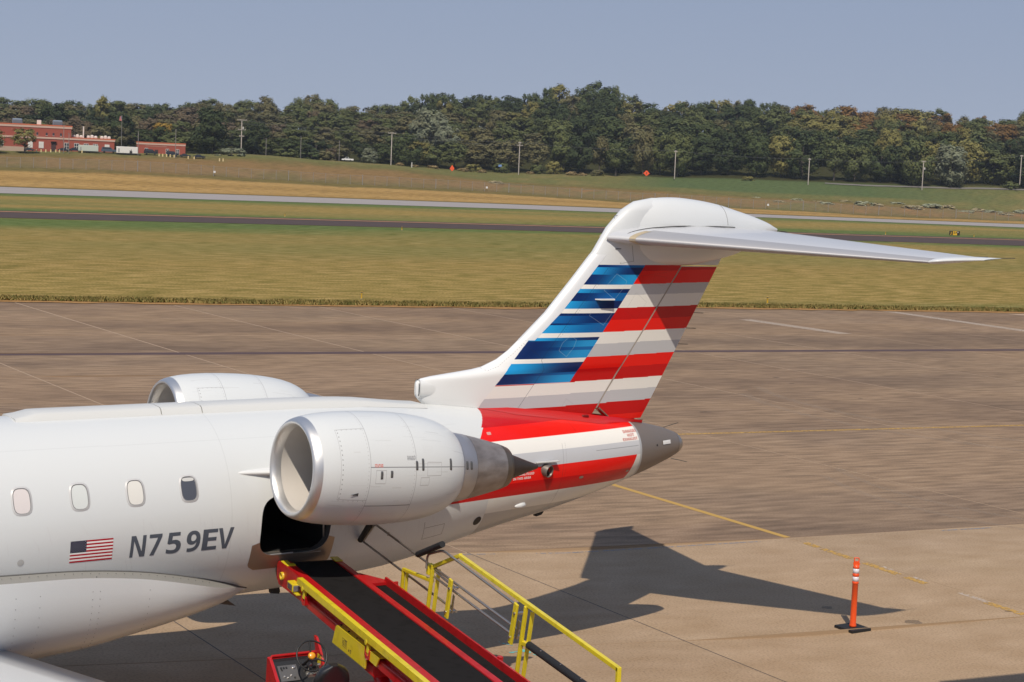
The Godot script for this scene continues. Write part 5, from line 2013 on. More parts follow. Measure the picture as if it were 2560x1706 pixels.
	var rail := func(called: String, a: Vector2, c: Vector2, wd: float, ht: float, m: Material, lat: float, parent: Node = root) -> MeshInstance3D:
		# a square tube from a to c in the plane of the handrail (along, normal)
		var p := Vector3(lat, a.y, a.x)
		var q := Vector3(lat, c.y, c.x)
		var len := p.distance_to(q)
		var fz := (q - p).normalized()
		var fx := Vector3.RIGHT
		var t := Transform3D(Basis(fx, fz.cross(fx), fz), p)
		return obj(called, boxm(Vector3(-wd / 2, -ht / 2, 0), Vector3(wd / 2, ht / 2, len), xf * t, 0.006), m, parent)
	var hr: MeshInstance3D = rail.call("handrail", Vector2(2.80, 0.915), Vector2(6.55, 0.795), 0.05, 0.055, yel, L)
	rail.call("handrail_arm", Vector2(2.09, 0.57), Vector2(2.80, 0.93), 0.05, 0.05, yel, L, hr)
	rail.call("handrail_end", Vector2(6.53, 0.82), Vector2(6.60, -0.1), 0.05, 0.05, yel, L, hr)
	for q in [[2.10, 0.60, 2.015, -0.16], [4.545, 0.84, 4.43, -0.16]]:
		rail.call("post", Vector2(q[0], q[1]), Vector2(q[2], q[3]), 0.05, 0.035, yel, L - 0.02, hr)
		rail.call("post", Vector2(q[0] + 0.065, q[1] - 0.05), Vector2(q[2] + 0.065, q[3]), 0.05, 0.028, mat("loader_yellow", Color.WHITE), L + 0.035, hr)
	rail.call("short_post", Vector2(1.20, 0.255), Vector2(1.175, -0.16), 0.04, 0.05, yel, L, hr)
	rail.call("short_post", Vector2(1.255, 0.23), Vector2(1.235, -0.16), 0.04, 0.03, yel, L + 0.03, hr)
	rail.call("short_rail", Vector2(1.19, 0.258), Vector2(2.075, 0.365), 0.045, 0.045, yel, L, hr)
	b.call("hinge_block", Vector3(L - 0.045, 0.43, 1.95), Vector3(L + 0.035, 0.575, 2.02), yel, 0.008, hr)
	# telescoping tubes and their padded ends
	var far_tube := bend([Vector3(L + 0.07, 0.142, 2.66), Vector3(L + 0.07, 0.195, -0.33), Vector3(L + 0.07, 0.555, 0.04), Vector3(L + 0.07, 0.485, 2.70)], 0.06)
	var t1: MeshInstance3D = tb.call("extending_rail", far_tube, 0.0165, steel)
	tb.call("padded_grip", [Vector3(L + 0.03, 0.215, -0.335), Vector3(L + 0.03, 0.545, -0.035)], 0.042, foam, t1, 16)
	var near_tube := bend([Vector3(L - 0.055, 0.515, 1.985), Vector3(L - 0.055, 0.70, 1.975), Vector3(L - 0.055, 0.885, 2.41), Vector3(L - 0.055, 0.80, 4.42)], 0.09)
	var t2: MeshInstance3D = tb.call("extending_rail", near_tube, 0.0165, steel)
	tb.call("padded_grip", [Vector3(L - 0.10, 0.652, 1.80), Vector3(L - 0.10, 0.985, 2.47)], 0.042, foam, t2, 16)
	for q in [[2.12, 0.55, 4.38, 0.487], [2.10, 0.515, 2.74, 0.47], [2.10, 0.435, 4.36, 0.383]]:
		tb.call("guide_tube", [Vector3(L + 0.005, q[1], q[0]), Vector3(L + 0.005, q[3], q[2])], 0.0165, steel, t2)
	for q in [[2.72, 0.60, 2.66, 0.075], [4.40, 0.83, 4.325, 0.315]]:
		var lk: MeshInstance3D = rail.call("link_plate", Vector2(q[0], q[1]), Vector2(q[2], q[3]), 0.03, 0.085, yel, L - 0.07, root)
		rail.call("lock_slide", Vector2(q[0] + 0.03, q[1] - 0.2), Vector2(q[2] + 0.06, q[3] + 0.08), 0.012, 0.05, steel, L - 0.03, lk)
		for p in [[q[0], q[1] - 0.12], [q[2], q[3] + 0.08]]:
			tb.call("pivot", [Vector3(L - 0.10, p[1], p[0]), Vector3(L + 0.04, p[1], p[0])], 0.018, steel, lk)
	for q in [[0.5, 0.542], [1.28, 0.522], [1.42, 0.52], [2.45, 0.475], [2.48, 0.15], [1.1, 0.172]]:
		tb.call("rail_clip", [Vector3(L + 0.07, q[1] - 0.022, q[0]), Vector3(L + 0.07, q[1] + 0.022, q[0])], 0.02, steel, t1, 8)
	# lower padded bar on its stub
	rail.call("grip_stub", Vector2(4.47, 0.375), Vector2(4.68, 0.398), 0.05, 0.055, yel, L, hr)
	tb.call("padded_bar", [Vector3(L, 0.40, 4.64), Vector3(L, 0.375, 6.4)], 0.046, foam, hr, 18)
	for a in [4.95, 5.4, 5.85]:
		tb.call("bar_bolt", [Vector3(L - 0.02, 0.435, a), Vector3(L - 0.02, 0.445, a)], 0.010, steel, hr)
	# chassis, lift arms and wheels
	var c := Vector3.ZERO - base
	var place := Transform3D(Basis(Vector3.UP, -0.1), Vector3(1.35, 0.42, 5.2) - base)
	var ch := obj("chassis", boxm(Vector3(-1.05, 0.45, -2.2), Vector3(1.0, 0.95, 2.6), place, 0.02), red, root)
	for q in [[-0.85, -1.5], [0.85, -1.5], [-0.85, 1.9], [0.85, 1.9]]:
		obj("wheel", lathem([Vector2(-0.11, 0.2), Vector2(-0.12, 0.33), Vector2(-0.07, 0.38), Vector2(0.07, 0.38), Vector2(0.12, 0.33), Vector2(0.11, 0.2), Vector2(0.09, 0.001)], place * Transform3D(Basis(), Vector3(q[0], 0.385, q[1])), 26), mat("tyre_rubber", Color.BLACK), ch)
	tb.call("lift_arm", [Vector3(0.08, -0.42, 2.55), Vector3(0.08, -1.6, 4.3)], 0.10, red, ch)
	tb.call("lift_arm", [Vector3(0.56, -0.28, 2.55), Vector3(0.56, -1.6, 4.3)], 0.10, red, ch)
	b.call("lift_crosshead", Vector3(-0.16, -0.46, 2.75), Vector3(0.62, -0.30, 3.05), red, 0.02, ch)
	for k in 3:
		b.call("hinge_lug", Vector3(0.05 + k * 0.13, -0.44 - k * 0.0, 3.12), Vector3(0.13 + k * 0.13, -0.22, 3.28), red, 0.01, ch)
	build_console(root, xf, red, yel, black, steel)

func build_console(root: Node3D, xf: Transform3D, red: Material, yel: Material, black: Material, steel: Material) -> void:
	# the driver's place, left of the belt: dashboard, wheel and seat
	var cx := xf * Transform3D(Basis(Vector3.RIGHT, 0.0), Vector3.ZERO)
	var side := xf * Transform3D(Basis(Vector3.BACK, Vector3.UP, Vector3.RIGHT), Vector3.ZERO)
	var box_l := obj("dashboard", prismm([Vector2(1.98, -0.50), Vector2(1.98, -1.6), Vector2(2.45, -1.6), Vector2(2.42, -0.80), Vector2(2.05, -0.515)], -1.075, -0.43, side), black, root)
	obj("dash_shell", prismm([Vector2(1.95, -0.485), Vector2(1.95, -1.6), Vector2(2.44, -1.6), Vector2(2.46, -0.92), Vector2(2.40, -0.74), Vector2(2.03, -0.485)], -1.115, -1.076, side), red, box_l)
	obj("dash_shell", boxm(Vector3(-1.115, -1.6, 1.93), Vector3(-0.40, -0.478, 1.965), cx, 0.01), red, box_l)
	obj("dash_rim", tubem([cx * Vector3(-1.095, -0.80, 2.44), cx * Vector3(-1.095, -0.50, 2.02), cx * Vector3(-1.06, -0.478, 1.95), cx * Vector3(-0.42, -0.475, 1.95)], 0.022, 8), red, box_l)
	# instrument panel lying on the slope
	var slope := Vector3(0, -0.285, 0.37).normalized()
	var pn := Transform3D(Basis(Vector3.RIGHT, slope.cross(Vector3.RIGHT) * -1.0, slope * -1.0), Vector3(-0.92, -0.600, 2.155))
	pn = Transform3D(Basis(Vector3.RIGHT, Vector3(0, 0.37, 0.285).normalized(), slope), Vector3(-0.92, -0.615, 2.185))
	var panel := obj("instrument_panel", boxm(Vector3(-0.125, 0.004, -0.10), Vector3(0.125, 0.016, 0.13), xf * pn, 0.003), mat("panel_metal", lin(0.17, 0.16, 0.15), 0.35, 0.6), box_l)
	for q in [[0.08, -0.06, 0.026], [-0.07, 0.06, 0.014], [-0.03, 0.08, 0.014], [0.02, 0.05, 0.014], [0.06, 0.09, 0.012], [-0.08, -0.03, 0.012]]:
		obj("dial", lathem([Vector2(0.0, q[2]), Vector2(0.012, q[2]), Vector2(0.014, q[2] * 0.7), Vector2(0.010, 0.001)], xf * pn * Transform3D(Basis(Vector3(0, 1, 0), Vector3(1, 0, 0), Vector3(0, 0, -1)), Vector3(q[0], 0.014, q[1])), 14), steel if q[2] > 0.013 else black, panel)
	for k in 3:
		obj("switch", boxm(Vector3(-0.095 + k * 0.035, 0.014, -0.075), Vector3(-0.072 + k * 0.035, 0.024, -0.045), xf * pn, 0.003), black, panel)
	for k in 5:
		var x := -0.72 + k * 0.05
		var lev := obj("lever", tubem([xf * Vector3(x, -0.70 + k * 0.012, 2.16), xf * Vector3(x + 0.02, -0.56 + 0.03 * (k % 2), 2.20 + 0.02 * k)], 0.008, 6), steel, box_l)
		obj("lever_knob", boxm(Vector3(x - 0.002, -0.575 + 0.03 * (k % 2), 2.185 + 0.02 * k), Vector3(x + 0.042, -0.535 + 0.03 * (k % 2), 2.225 + 0.02 * k), xf, 0.012), steel if k % 2 else black, lev)
	obj("valve_block", boxm(Vector3(-0.70, -0.76, 2.08), Vector3(-0.50, -0.62, 2.26), xf, 0.02), mat("valve_metal", lin(0.34, 0.32, 0.28), 0.35, 0.7), box_l)
	# curved red guard between the dashboard and the belt
	var gp := []
	for i in 10:
		var t := i / 9.0
		gp.append(Vector2(2.0 + 0.32 * sin(t * 1.5), lerpf(-0.26, -0.66, t)))
	for i in 10:
		var t := 1.0 - i / 9.0
		gp.append(Vector2(1.93 + 0.12 * sin(t * 1.5), lerpf(-0.26, -0.66, t)))
	var gd := obj("side_guard", prismm(gp, -0.50, -0.47, side), red, root)
	obj("guard_label", boxm(Vector3(-0.505, -0.56, 2.09), Vector3(-0.5005, -0.44, 2.20), xf), mat("label_yellow", Color.WHITE), gd)
	# steering wheel
	var hub := Vector3(-0.70, -0.35, 2.38)
	var nrm := Vector3(-0.04, 0.60, 0.80).normalized()
	var ux := Vector3.RIGHT
	ux = (ux - nrm * ux.dot(nrm)).normalized()
	var uy := nrm.cross(ux)
	var st := start()
	var rim := []
	for i in 41:
		var t := TAU * i / 40
		rim.append(xf * (hub + (ux * cos(t) + uy * sin(t)) * 0.193))
	tube(st, rim, 0.0115, 8, false)
	var wheel := obj("steering_wheel", commit(st), black, root)
	for a in [PI / 2, PI / 2 + TAU / 3, PI / 2 - TAU / 3]:
		obj("spoke", tubem([xf * (hub - nrm * 0.03), xf * (hub + (ux * cos(a) + uy * sin(a)) * 0.19)], 0.011, 6), black, wheel)
	obj("steering_column", tubem([xf * (hub - nrm * 0.02), xf * (hub - nrm * 0.35)], 0.022, 8), black, wheel)
	var hb := xf * Transform3D(Basis(nrm, ux, nrm.cross(ux)), hub)
	obj("horn_cap", lathem([Vector2(-0.05, 0.038), Vector2(-0.01, 0.046), Vector2(0.012, 0.044), Vector2(0.022, 0.03), Vector2(0.026, 0.001)], hb, 22), mat("cap_orange", lin(0.72, 0.30, 0.015), 0.35, 0.0, 0.4), wheel)
	# seat: a rounded back and a cushion
	st = start()
	var rows := []
	for i in 13:
		var v := i / 12.0
		var wd := 0.235 * pow(1.0 - pow(maxf(0.0, v - 0.45) / 0.56, 3.0), 0.5) * lerpf(0.92, 1.0, minf(1, v * 2))
		var line := []
		for j in 33:
			var t := TAU * j / 32
			var c := cos(t)
			var s := sin(t)
			line.append(xf * Vector3(-0.69 + signf(c) * pow(absf(c), 0.5) * wd, lerpf(-0.80, -0.225, v), 3.0 + signf(s) * pow(absf(s), 0.7) * 0.055 + 0.05 * v - 0.03 * c * c))
		rows.append(line)
	grid(st, rows)
	lid(st, rows[-1])
	var seat := obj("seat_back", commit(st), mat("seat_vinyl", lin(0.010, 0.010, 0.012), 0.38, 0.0, 0.3), root)
	obj("seat_button", tubem([xf * Vector3(-0.62, -0.42, 2.96), xf * Vector3(-0.62, -0.42, 2.94)], 0.012, 8), steel, seat)
	obj("seat_cushion", boxm(Vector3(-0.92, -0.86, 2.55), Vector3(-0.46, -0.76, 3.0), xf, 0.03), mat("seat_vinyl", Color.BLACK), seat)

# ---------------------------------------------------------------- delineator post
func build_delineator() -> void:
	var root := thing("delineator_post", "orange delineator post with two white reflective bands on black rubber base", "traffic post", Vector3(13.579, 0, 0.519))
	var orange := mat("delineator_orange", lin(0.80, 0.085, 0.012), 0.38, 0.0, 0.25)
	var xf := Transform3D(Basis(Vector3.UP, Vector3.LEFT, Vector3.BACK), Vector3.ZERO)
	# the x axis of a lathe turned upright
	var up := Transform3D(Basis(Vector3.UP, Vector3.BACK, Vector3.RIGHT), Vector3.ZERO)
	obj("rubber_base", prismm([Vector2(-0.245, -0.225), Vector2(0.225, -0.245), Vector2(0.245, 0.225), Vector2(-0.225, 0.245)], 0.003, 0.05, Transform3D(Basis(Vector3.RIGHT, Vector3.FORWARD, Vector3.UP), Vector3.ZERO)), mat("base_rubber", lin(0.010, 0.010, 0.011), 0.75), root)
	var body := obj("post", lathem([Vector2(0.05, 0.001), Vector2(0.05, 0.062), Vector2(0.075, 0.066), Vector2(0.095, 0.062), Vector2(0.11, 0.057), Vector2(0.86, 0.054), Vector2(0.865, 0.060), Vector2(0.885, 0.062), Vector2(0.905, 0.059), Vector2(0.91, 0.054), Vector2(1.0, 0.054), Vector2(1.005, 0.060), Vector2(1.03, 0.063), Vector2(1.055, 0.060), Vector2(1.06, 0.054), Vector2(1.15, 0.054), Vector2(1.155, 0.060), Vector2(1.185, 0.060), Vector2(1.20, 0.050), Vector2(1.225, 0.030), Vector2(1.235, 0.001)], up, 36), orange, root)
	for h in [[0.912, 0.998], [1.062, 1.148]]:
		obj("reflective_band", lathem([Vector2(h[0], 0.0535), Vector2(h[0] + 0.001, 0.0565), Vector2(h[1] - 0.001, 0.0565), Vector2(h[1], 0.0535)], up, 36), mat("reflector_white", lin(0.70, 0.68, 0.74), 0.3), root)
	var hd := obj("handle", prismm([Vector2(-0.055, 1.21), Vector2(-0.062, 1.245), Vector2(-0.04, 1.285), Vector2(0.04, 1.285), Vector2(0.062, 1.245), Vector2(0.055, 1.21)], -0.018, 0.018, Transform3D(Basis(Vector3(0.78, 0, 0.62), Vector3.UP, Vector3(-0.62, 0, 0.78)), Vector3.ZERO)), orange, root)
	var hb := Transform3D(Basis(Vector3(0.78, 0, 0.62), Vector3.UP, Vector3(-0.62, 0, 0.78)), Vector3.ZERO)
	obj("handle_loop", tubem(bend([Vector3(-0.042, 1.275, 0), Vector3(-0.042, 1.345, 0), Vector3(0.042, 1.345, 0), Vector3(0.042, 1.275, 0)], 0.012).map(func(p): return hb * p), 0.010, 8), orange, hd)

func build_bridge() -> void:
	# the covered boarding bridge whose shadow reaches the near corner of the apron
	var a := Vector3(8.4, 0, 8.95)
	var dirv := Vector3(1, 0, 0.2).normalized()
	var root := thing("boarding_bridge", "grey boarding bridge casting the shadow over the near apron corner", "jet bridge", a, -atan2(dirv.z, dirv.x))
	var skin_m := mat("bridge_panel", lin(0.45, 0.46, 0.47), 0.5)
	obj("tunnel", boxm(Vector3(0, 5.2, 0), Vector3(24, 9.0, 3.4), Transform3D(), 0.05), skin_m, root)
	obj("support_column", boxm(Vector3(7, 0, 1.2), Vector3(7.8, 5.2, 2.0), Transform3D(), 0.03), skin_m, root)
	obj("support_column", boxm(Vector3(20, 0, 1.2), Vector3(20.8, 5.2, 2.0), Transform3D(), 0.03), skin_m, root)

# ---------------------------------------------------------------- airfield furniture
func build_airfield_items() -> void:
	var yel := mat("marker_yellow", lin(0.70, 0.42, 0.04), 0.5)
	var up := Transform3D(Basis(Vector3.UP, Vector3.BACK, Vector3.RIGHT), Vector3.ZERO)
	var proto: Node3D = null
	var where := [[44.84, -73.84, 1.0, "slender yellow edge marker standing where dry grass meets the apron, left of the tail fin"], [75.4, -67.4, 1.0, "slender yellow edge marker on the apron's grass edge below the tailplane"], [128.75, -210.2, 1.25, "yellow reflector stake on the near side of the dark taxiway"], [140.5, -275.9, 1.35, "yellow reflector stake between the dark taxiway and the pale runway"], [286.6, -251.0, 1.5, "pale yellow stake beyond the taxiway, over the middle of the tailplane"], [316.5, -249.5, 1.5, "pale yellow stake in the grass just right of the taxiway sign"]]
	for w in where:
		if proto == null:
			proto = thing("edge_marker", w[3], "edge marker", Vector3(w[0], 0.06, w[1]), 0.0, "edge markers in the grass")
			obj("stake", lathem([Vector2(0, 0.045), Vector2(0.5, 0.045), Vector2(0.505, 0.05), Vector2(0.52, 0.05), Vector2(0.53, 0.001)], up, 12), yel, proto)
			obj("reflector", lathem([Vector2(0.42, 0.047), Vector2(0.50, 0.047)], up, 12), mat("marker_cap", lin(0.10, 0.09, 0.08), 0.4), proto)
			obj("foot", lathem([Vector2(0.0, 0.10), Vector2(0.03, 0.09), Vector2(0.04, 0.045)], up, 12), mat("marker_foot", lin(0.2, 0.18, 0.15), 0.7), proto)
		else:
			var o := dup(proto, Vector3(w[0], 0.06, w[1]), 0.0, w[3])
			o.scale = Vector3(w[2] * 1.3, w[2], w[2] * 1.3)
	# taxiway guidance sign
	var sg := thing("taxiway_sign", "black and yellow lettered guidance sign beside the dark taxiway", "sign", Vector3(312.2, 0.06, -252.0), deg_to_rad(-42))
	var blk := mat("sign_black", lin(0.020, 0.018, 0.012), 0.5)
	var sy := mat("sign_yellow", lin(0.72, 0.42, 0.015), 0.5)
	var frame := obj("frame", boxm(Vector3(-1.25, 0.25, -0.09), Vector3(1.30, 1.32, 0.0), Transform3D(), 0.02), blk, sg)
	obj("yellow_panel", boxm(Vector3(-0.38, 0.30, 0.002), Vector3(0.62, 1.27, 0.02)), sy, sg)
	for x in [-1.0, -0.2, 0.6, 1.1]:
		obj("leg", boxm(Vector3(x, 0, -0.07), Vector3(x + 0.06, 0.25, -0.02)), blk, sg)
	for t in [["J", -0.95, 0.44, 0.62, sy], ["E", -0.26, 0.50, 0.55, blk], ["P", 0.18, 0.50, 0.55, blk]]:
		var tm := TextMesh.new()
		var f := SystemFont.new()
		f.font_names = PackedStringArray(["Droid Sans"])
		f.font_weight = 700
		tm.font = f
		tm.text = t[0]
		tm.font_size = 64
		tm.pixel_size = 0.0125
		tm.depth = 0.01
		tm.horizontal_alignment = HORIZONTAL_ALIGNMENT_LEFT
		tm.vertical_alignment = VERTICAL_ALIGNMENT_BOTTOM
		var o := obj("letter", tm, t[4], sg)
		o.position = Vector3(t[1], t[2] - 0.12, 0.03)
	obj("end_lamp", boxm(Vector3(0.72, 0.92, 0.002), Vector3(0.92, 1.16, 0.03), Transform3D(), 0.02), mat("lamp_white", lin(0.7, 0.66, 0.6), 0.4), sg)
	# perimeter fence: posts, top rail and wire
	var fence := thing("perimeter_fence", "grey chain link fence crossing the brown bank behind the runway", "fence", spot(34, 784))
	var galv := mat("galvanised", lin(0.27, 0.25, 0.235), 0.7)
	var wire := mat("chain_link", Color(lin(0.30, 0.28, 0.26), 0.10), 0.6)
	wire.transparency = BaseMaterial3D.TRANSPARENCY_ALPHA
	var pts := []
	for i in 88:
		var az := lerpf(16.6, 53.4, i / 87.0)
		pts.append(spot(az, land(az)[1] + 2.0))
	var post := boxm(Vector3(-0.06, -0.5, -0.06), Vector3(0.06, 4.3, 0.06))
	for i in pts.size():
		var o := obj("fence_post", post, galv, fence)
		o.position = pts[i] - fence.position
		if i % 6 == 0:
			o.scale = Vector3(1.9, 1.05, 1.9)
	for i in pts.size() - 1:
		var a: Vector3 = pts[i] - fence.position
		var b: Vector3 = pts[i + 1] - fence.position
		obj("top_rail", tubem([a + Vector3(0, 4.15, 0), b + Vector3(0, 4.15, 0)], 0.03, 4), galv, fence)
		var st := start()
		st.set_smooth_group(-1)
		quad(st, a + Vector3(0, -0.2, 0), b + Vector3(0, -0.2, 0), b + Vector3(0, 4.1, 0), a + Vector3(0, 4.1, 0))
		obj("wire_panel", commit(st), wire, fence)
	var s0 := boxm(Vector3(-0.45, 0, -0.05), Vector3(0.45, 0.9, 0.05), Transform3D(), 0.05)
	var white := mat("notice_white", lin(0.65, 0.65, 0.66), 0.5)
	for q in [[43.33, "small white notice on the fence right of the tail fin"], [24.24, "small white notice on the fence under the building"], [33.6, "small white notice on the fence beside the fin's leading edge"]]:
		var o := obj("fence_notice", s0, white)
		o.position = spot(q[0], land(q[0])[1] + 1.0) + Vector3(0, 1.5, 0)
		o.rotation.y = -deg_to_rad(q[0])
		tag(o, q[1], "notice", "notices on the fence")

# ---------------------------------------------------------------- brick station on the hill
func build_station() -> void:
	var brick := mat("station_brick", lin(0.29, 0.068, 0.043), 0.85)
	var coping := mat("coping", lin(0.56, 0.13, 0.05), 0.7)
	var band := mat("stone_band", lin(0.52, 0.36, 0.29), 0.8)
	var dark := mat("glass_dark", lin(0.03, 0.035, 0.045), 0.1, 0.0, 0.5)
	var wht := mat("frame_white", lin(0.58, 0.55, 0.52), 0.6)
	var unit := mat("roof_unit_white", lin(0.62, 0.58, 0.53), 0.6)
	var blue_unit := mat("roof_unit_blue", lin(0.17, 0.22, 0.28), 0.5)
	# local x runs along the front, z towards the airfield
	var D := 792.0
	var at := spot(16.3, D)
	at.y = 7.9 + 0.0094 * D
	var end := spot(20.9, D)
	end.y = 7.9 + 0.0113 * D
	var turn := -atan2(end.z - at.z, end.x - at.x)
	var length := Vector2(end.x - at.x, end.z - at.z).length()
	var b := thing("brick_station", "long red brick building with two-storey block, seen behind the runway", "building", Vector3(at.x, lerpf(at.y, end.y, 0.5) - 1.0, at.z), turn)
	var k := length / 4.6      # metres for each degree of bearing
	var u := func(az: float) -> float: return (az - 16.3) * k
	obj("wall", boxm(Vector3(-14, -1, -22), Vector3(u.call(20.9), 6.6, 0)), brick, b)
	obj("wall", boxm(Vector3(-14, 6.4, -21), Vector3(u.call(19.49), 11.0, -1.2)), brick, b)
	obj("cornice", boxm(Vector3(-14, 11.0, -21.2), Vector3(u.call(19.52), 12.0, -1.0)), band, b)
	obj("coping", boxm(Vector3(-14, 12.0, -21.3), Vector3(u.call(19.53), 12.45, -0.9)), coping, b)
	obj("cornice", boxm(Vector3(-14, 6.0, 0.0), Vector3(u.call(20.92), 6.8, 0.25)), band, b)
	obj("coping", boxm(Vector3(u.call(19.5), 6.8, -22), Vector3(u.call(20.93), 7.15, 0.3)), coping, b)
	obj("plinth", boxm(Vector3(-14, -1, 0.0), Vector3(u.call(18.1), 1.9, 0.2)), mat("plinth_stone", lin(0.40, 0.30, 0.23), 0.8), b)
	for az in [17.93, 18.17, 18.40, 18.70, 18.92, 19.16]:
		var w := obj("window", boxm(Vector3(u.call(az) - 0.42, 7.6, -1.2), Vector3(u.call(az) + 0.42, 8.8, -1.12)), dark, b)
		obj("sill", boxm(Vector3(u.call(az) - 0.5, 7.35, -1.2), Vector3(u.call(az) + 0.5, 7.6, -1.0)), band, w)
	for q in [[18.18, 1], [18.53, 1], [19.35, 0], [19.67, 0], [19.98, 0], [20.28, 0], [20.66, 1], [17.25, 0]]:
		var x: float = u.call(q[0])
		var w := obj("window", boxm(Vector3(x - 1.1, 1.6, 0), Vector3(x + 1.1, 4.6, 0.12)), wht, b)
		for c in [[-0.95, -0.1], [0.1, 0.95]]:
			for r in [[1.8, 2.95], [3.15, 4.4]]:
				obj("pane", boxm(Vector3(x + c[0], r[0], 0.1), Vector3(x + c[1], r[1], 0.17)), dark if q[1] == 0 else mat("blind_white", lin(0.62, 0.60, 0.57), 0.6), w)
	var dr := obj("door", boxm(Vector3(u.call(18.85), -1, 0.0), Vector3(u.call(19.0), 4.9, 0.15)), mat("door_dark", lin(0.05, 0.02, 0.02), 0.6), b)
	obj("canopy", boxm(Vector3(u.call(18.83), 4.9, 0.0), Vector3(u.call(19.02), 5.2, 1.2)), brick, dr)
	for az in [17.75, 19.05]:
		var r := obj("roof_unit", boxm(Vector3(u.call(az) - 2.2, 12.4, -12), Vector3(u.call(az) + 2.2, 14.9, -7), Transform3D(), 0.3), blue_unit, b)
		obj("unit_grille", boxm(Vector3(u.call(az) - 1.9, 12.8, -7.0), Vector3(u.call(az) + 1.9, 14.2, -6.9)), mat("grille_grey", lin(0.10, 0.13, 0.16), 0.5), r)
	obj("roof_rail", boxm(Vector3(u.call(18.38), 12.4, -6), Vector3(u.call(18.52), 14.6, -5.9)), unit, b)
	for az in [19.70, 20.18, 20.62]:
		for h in 3:
			obj("roof_unit", boxm(Vector3(u.call(az) - 2.4 + h * 1.65, 7.1, -9), Vector3(u.call(az) - 0.9 + h * 1.65, 8.5 + 0.3 * (h % 2), -6), Transform3D(), 0.35), unit, b)
	obj("flue", boxm(Vector3(u.call(19.87), 7.0, -5), Vector3(u.call(19.91), 12.6, -4.6)), unit, b)
	# the lower wing on its own, right of the trees
	var a2 := spot(21.63, D)
	a2.y = 7.9 + 0.0114 * D
	var e2 := spot(23.25, D)
	var b2 := thing("brick_annex", "low red brick wing right of the flagpole with three white windows", "building", Vector3(a2.x, a2.y - 1.0, a2.z), -atan2(e2.z - a2.z, e2.x - a2.x))
	var l2 := Vector2(e2.x - a2.x, e2.z - a2.z).length()
	obj("wall", boxm(Vector3(0, -1, -14), Vector3(l2, 4.6, 0)), brick, b2)
	obj("cornice", boxm(Vector3(-0.1, 4.6, -14.1), Vector3(l2 + 0.1, 5.4, 0.15)), band, b2)
	obj("coping", boxm(Vector3(-0.2, 5.4, -14.2), Vector3(l2 + 0.2, 5.8, 0.25)), coping, b2)
	obj("name_band", boxm(Vector3(l2 * 0.18, 3.75, 0.0), Vector3(l2 * 0.62, 4.15, 0.06)), mat("faint_lettering", lin(0.34, 0.16, 0.12), 0.8), b2)
	for q in [0.20, 0.63, 0.84]:
		var x: float = l2 * q
		var w := obj("window", boxm(Vector3(x - 0.75, 0.6, 0), Vector3(x + 0.75, 3.0, 0.12)), wht, b2)
		for c in [[-0.62, -0.08], [0.08, 0.62]]:
			for r in [[0.75, 1.7], [1.85, 2.85]]:
				obj("pane", boxm(Vector3(x + c[0], r[0], 0.1), Vector3(x + c[1], r[1], 0.16)), dark, w)
	obj("door", boxm(Vector3(l2 * 0.37, -1, 0), Vector3(l2 * 0.44, 2.4, 0.12)), mat("door_dark", Color.BLACK), b2)
	build_vehicles(D)
	# bollards along the parking
	var up := Transform3D(Basis(Vector3.UP, Vector3.BACK, Vector3.RIGHT), Vector3.ZERO)
	var bol: Node3D = null
	var bm := mat("bollard_cream", lin(0.62, 0.50, 0.28), 0.6)
	var names := ["second", "third", "fourth", "fifth", "sixth", "seventh", "eighth", "ninth", "tenth", "eleventh", "twelfth", "thirteenth", "fourteenth", "fifteenth", "sixteenth"]
	var azs := [18.38, 18.53, 18.68, 18.84, 19.0, 19.12, 19.85, 22.38, 22.5, 22.63, 22.75, 22.88, 23.35, 23.55, 24.40, 24.52]
	for i in azs.size():
		var p := spot(azs[i], D - 16)
		if bol == null:
			bol = thing("bollard", "first cream bollard from the left before the brick building", "bollard", p, 0.0, "bollards along the car park")
			obj("post", lathem([Vector2(-0.5, 0.30), Vector2(1.0, 0.30), Vector2(1.2, 0.2), Vector2(1.25, 0.001)], up, 10), bm, bol)
			obj("cap_band", lathem([Vector2(0.75, 0.31), Vector2(0.95, 0.31)], up, 10), mat("cap_yellow", lin(0.62, 0.42, 0.05), 0.6), bol)
		else:
			dup(bol, p, 0.0, "%s cream bollard from the left along the car park" % names[i - 1])
	# flagpole
	var fp := spot(21.13, D - 8)
	fp.y = 7.9 + 0.0142 * (D - 8)
	var fl := thing("flagpole", "tall flagpole with small hanging red and white flag before the brick building", "flagpole", fp)
	obj("pole", lathem([Vector2(-3, 0.14), Vector2(14.2, 0.08), Vector2(14.3, 0.001)], up, 8), mat("pole_grey", lin(0.20, 0.19, 0.18), 0.5), fl)
	obj("flag", prismm([Vector2(-1.2, 11.8), Vector2(-0.1, 11.6), Vector2(-0.1, 13.9), Vector2(-0.9, 13.7)], -0.05, 0.05, Transform3D(Basis(Vector3.UP, -0.4), Vector3.ZERO)), mat("flag_red", lin(0.40, 0.14, 0.13), 0.7), fl)
	obj("flag_canton", prismm([Vector2(-0.45, 12.7), Vector2(-0.1, 12.65), Vector2(-0.1, 13.85), Vector2(-0.45, 13.75)], -0.06, 0.06, Transform3D(Basis(Vector3.UP, -0.4), Vector3.ZERO)), mat("flag_blue", lin(0.12, 0.12, 0.20), 0.7), fl)

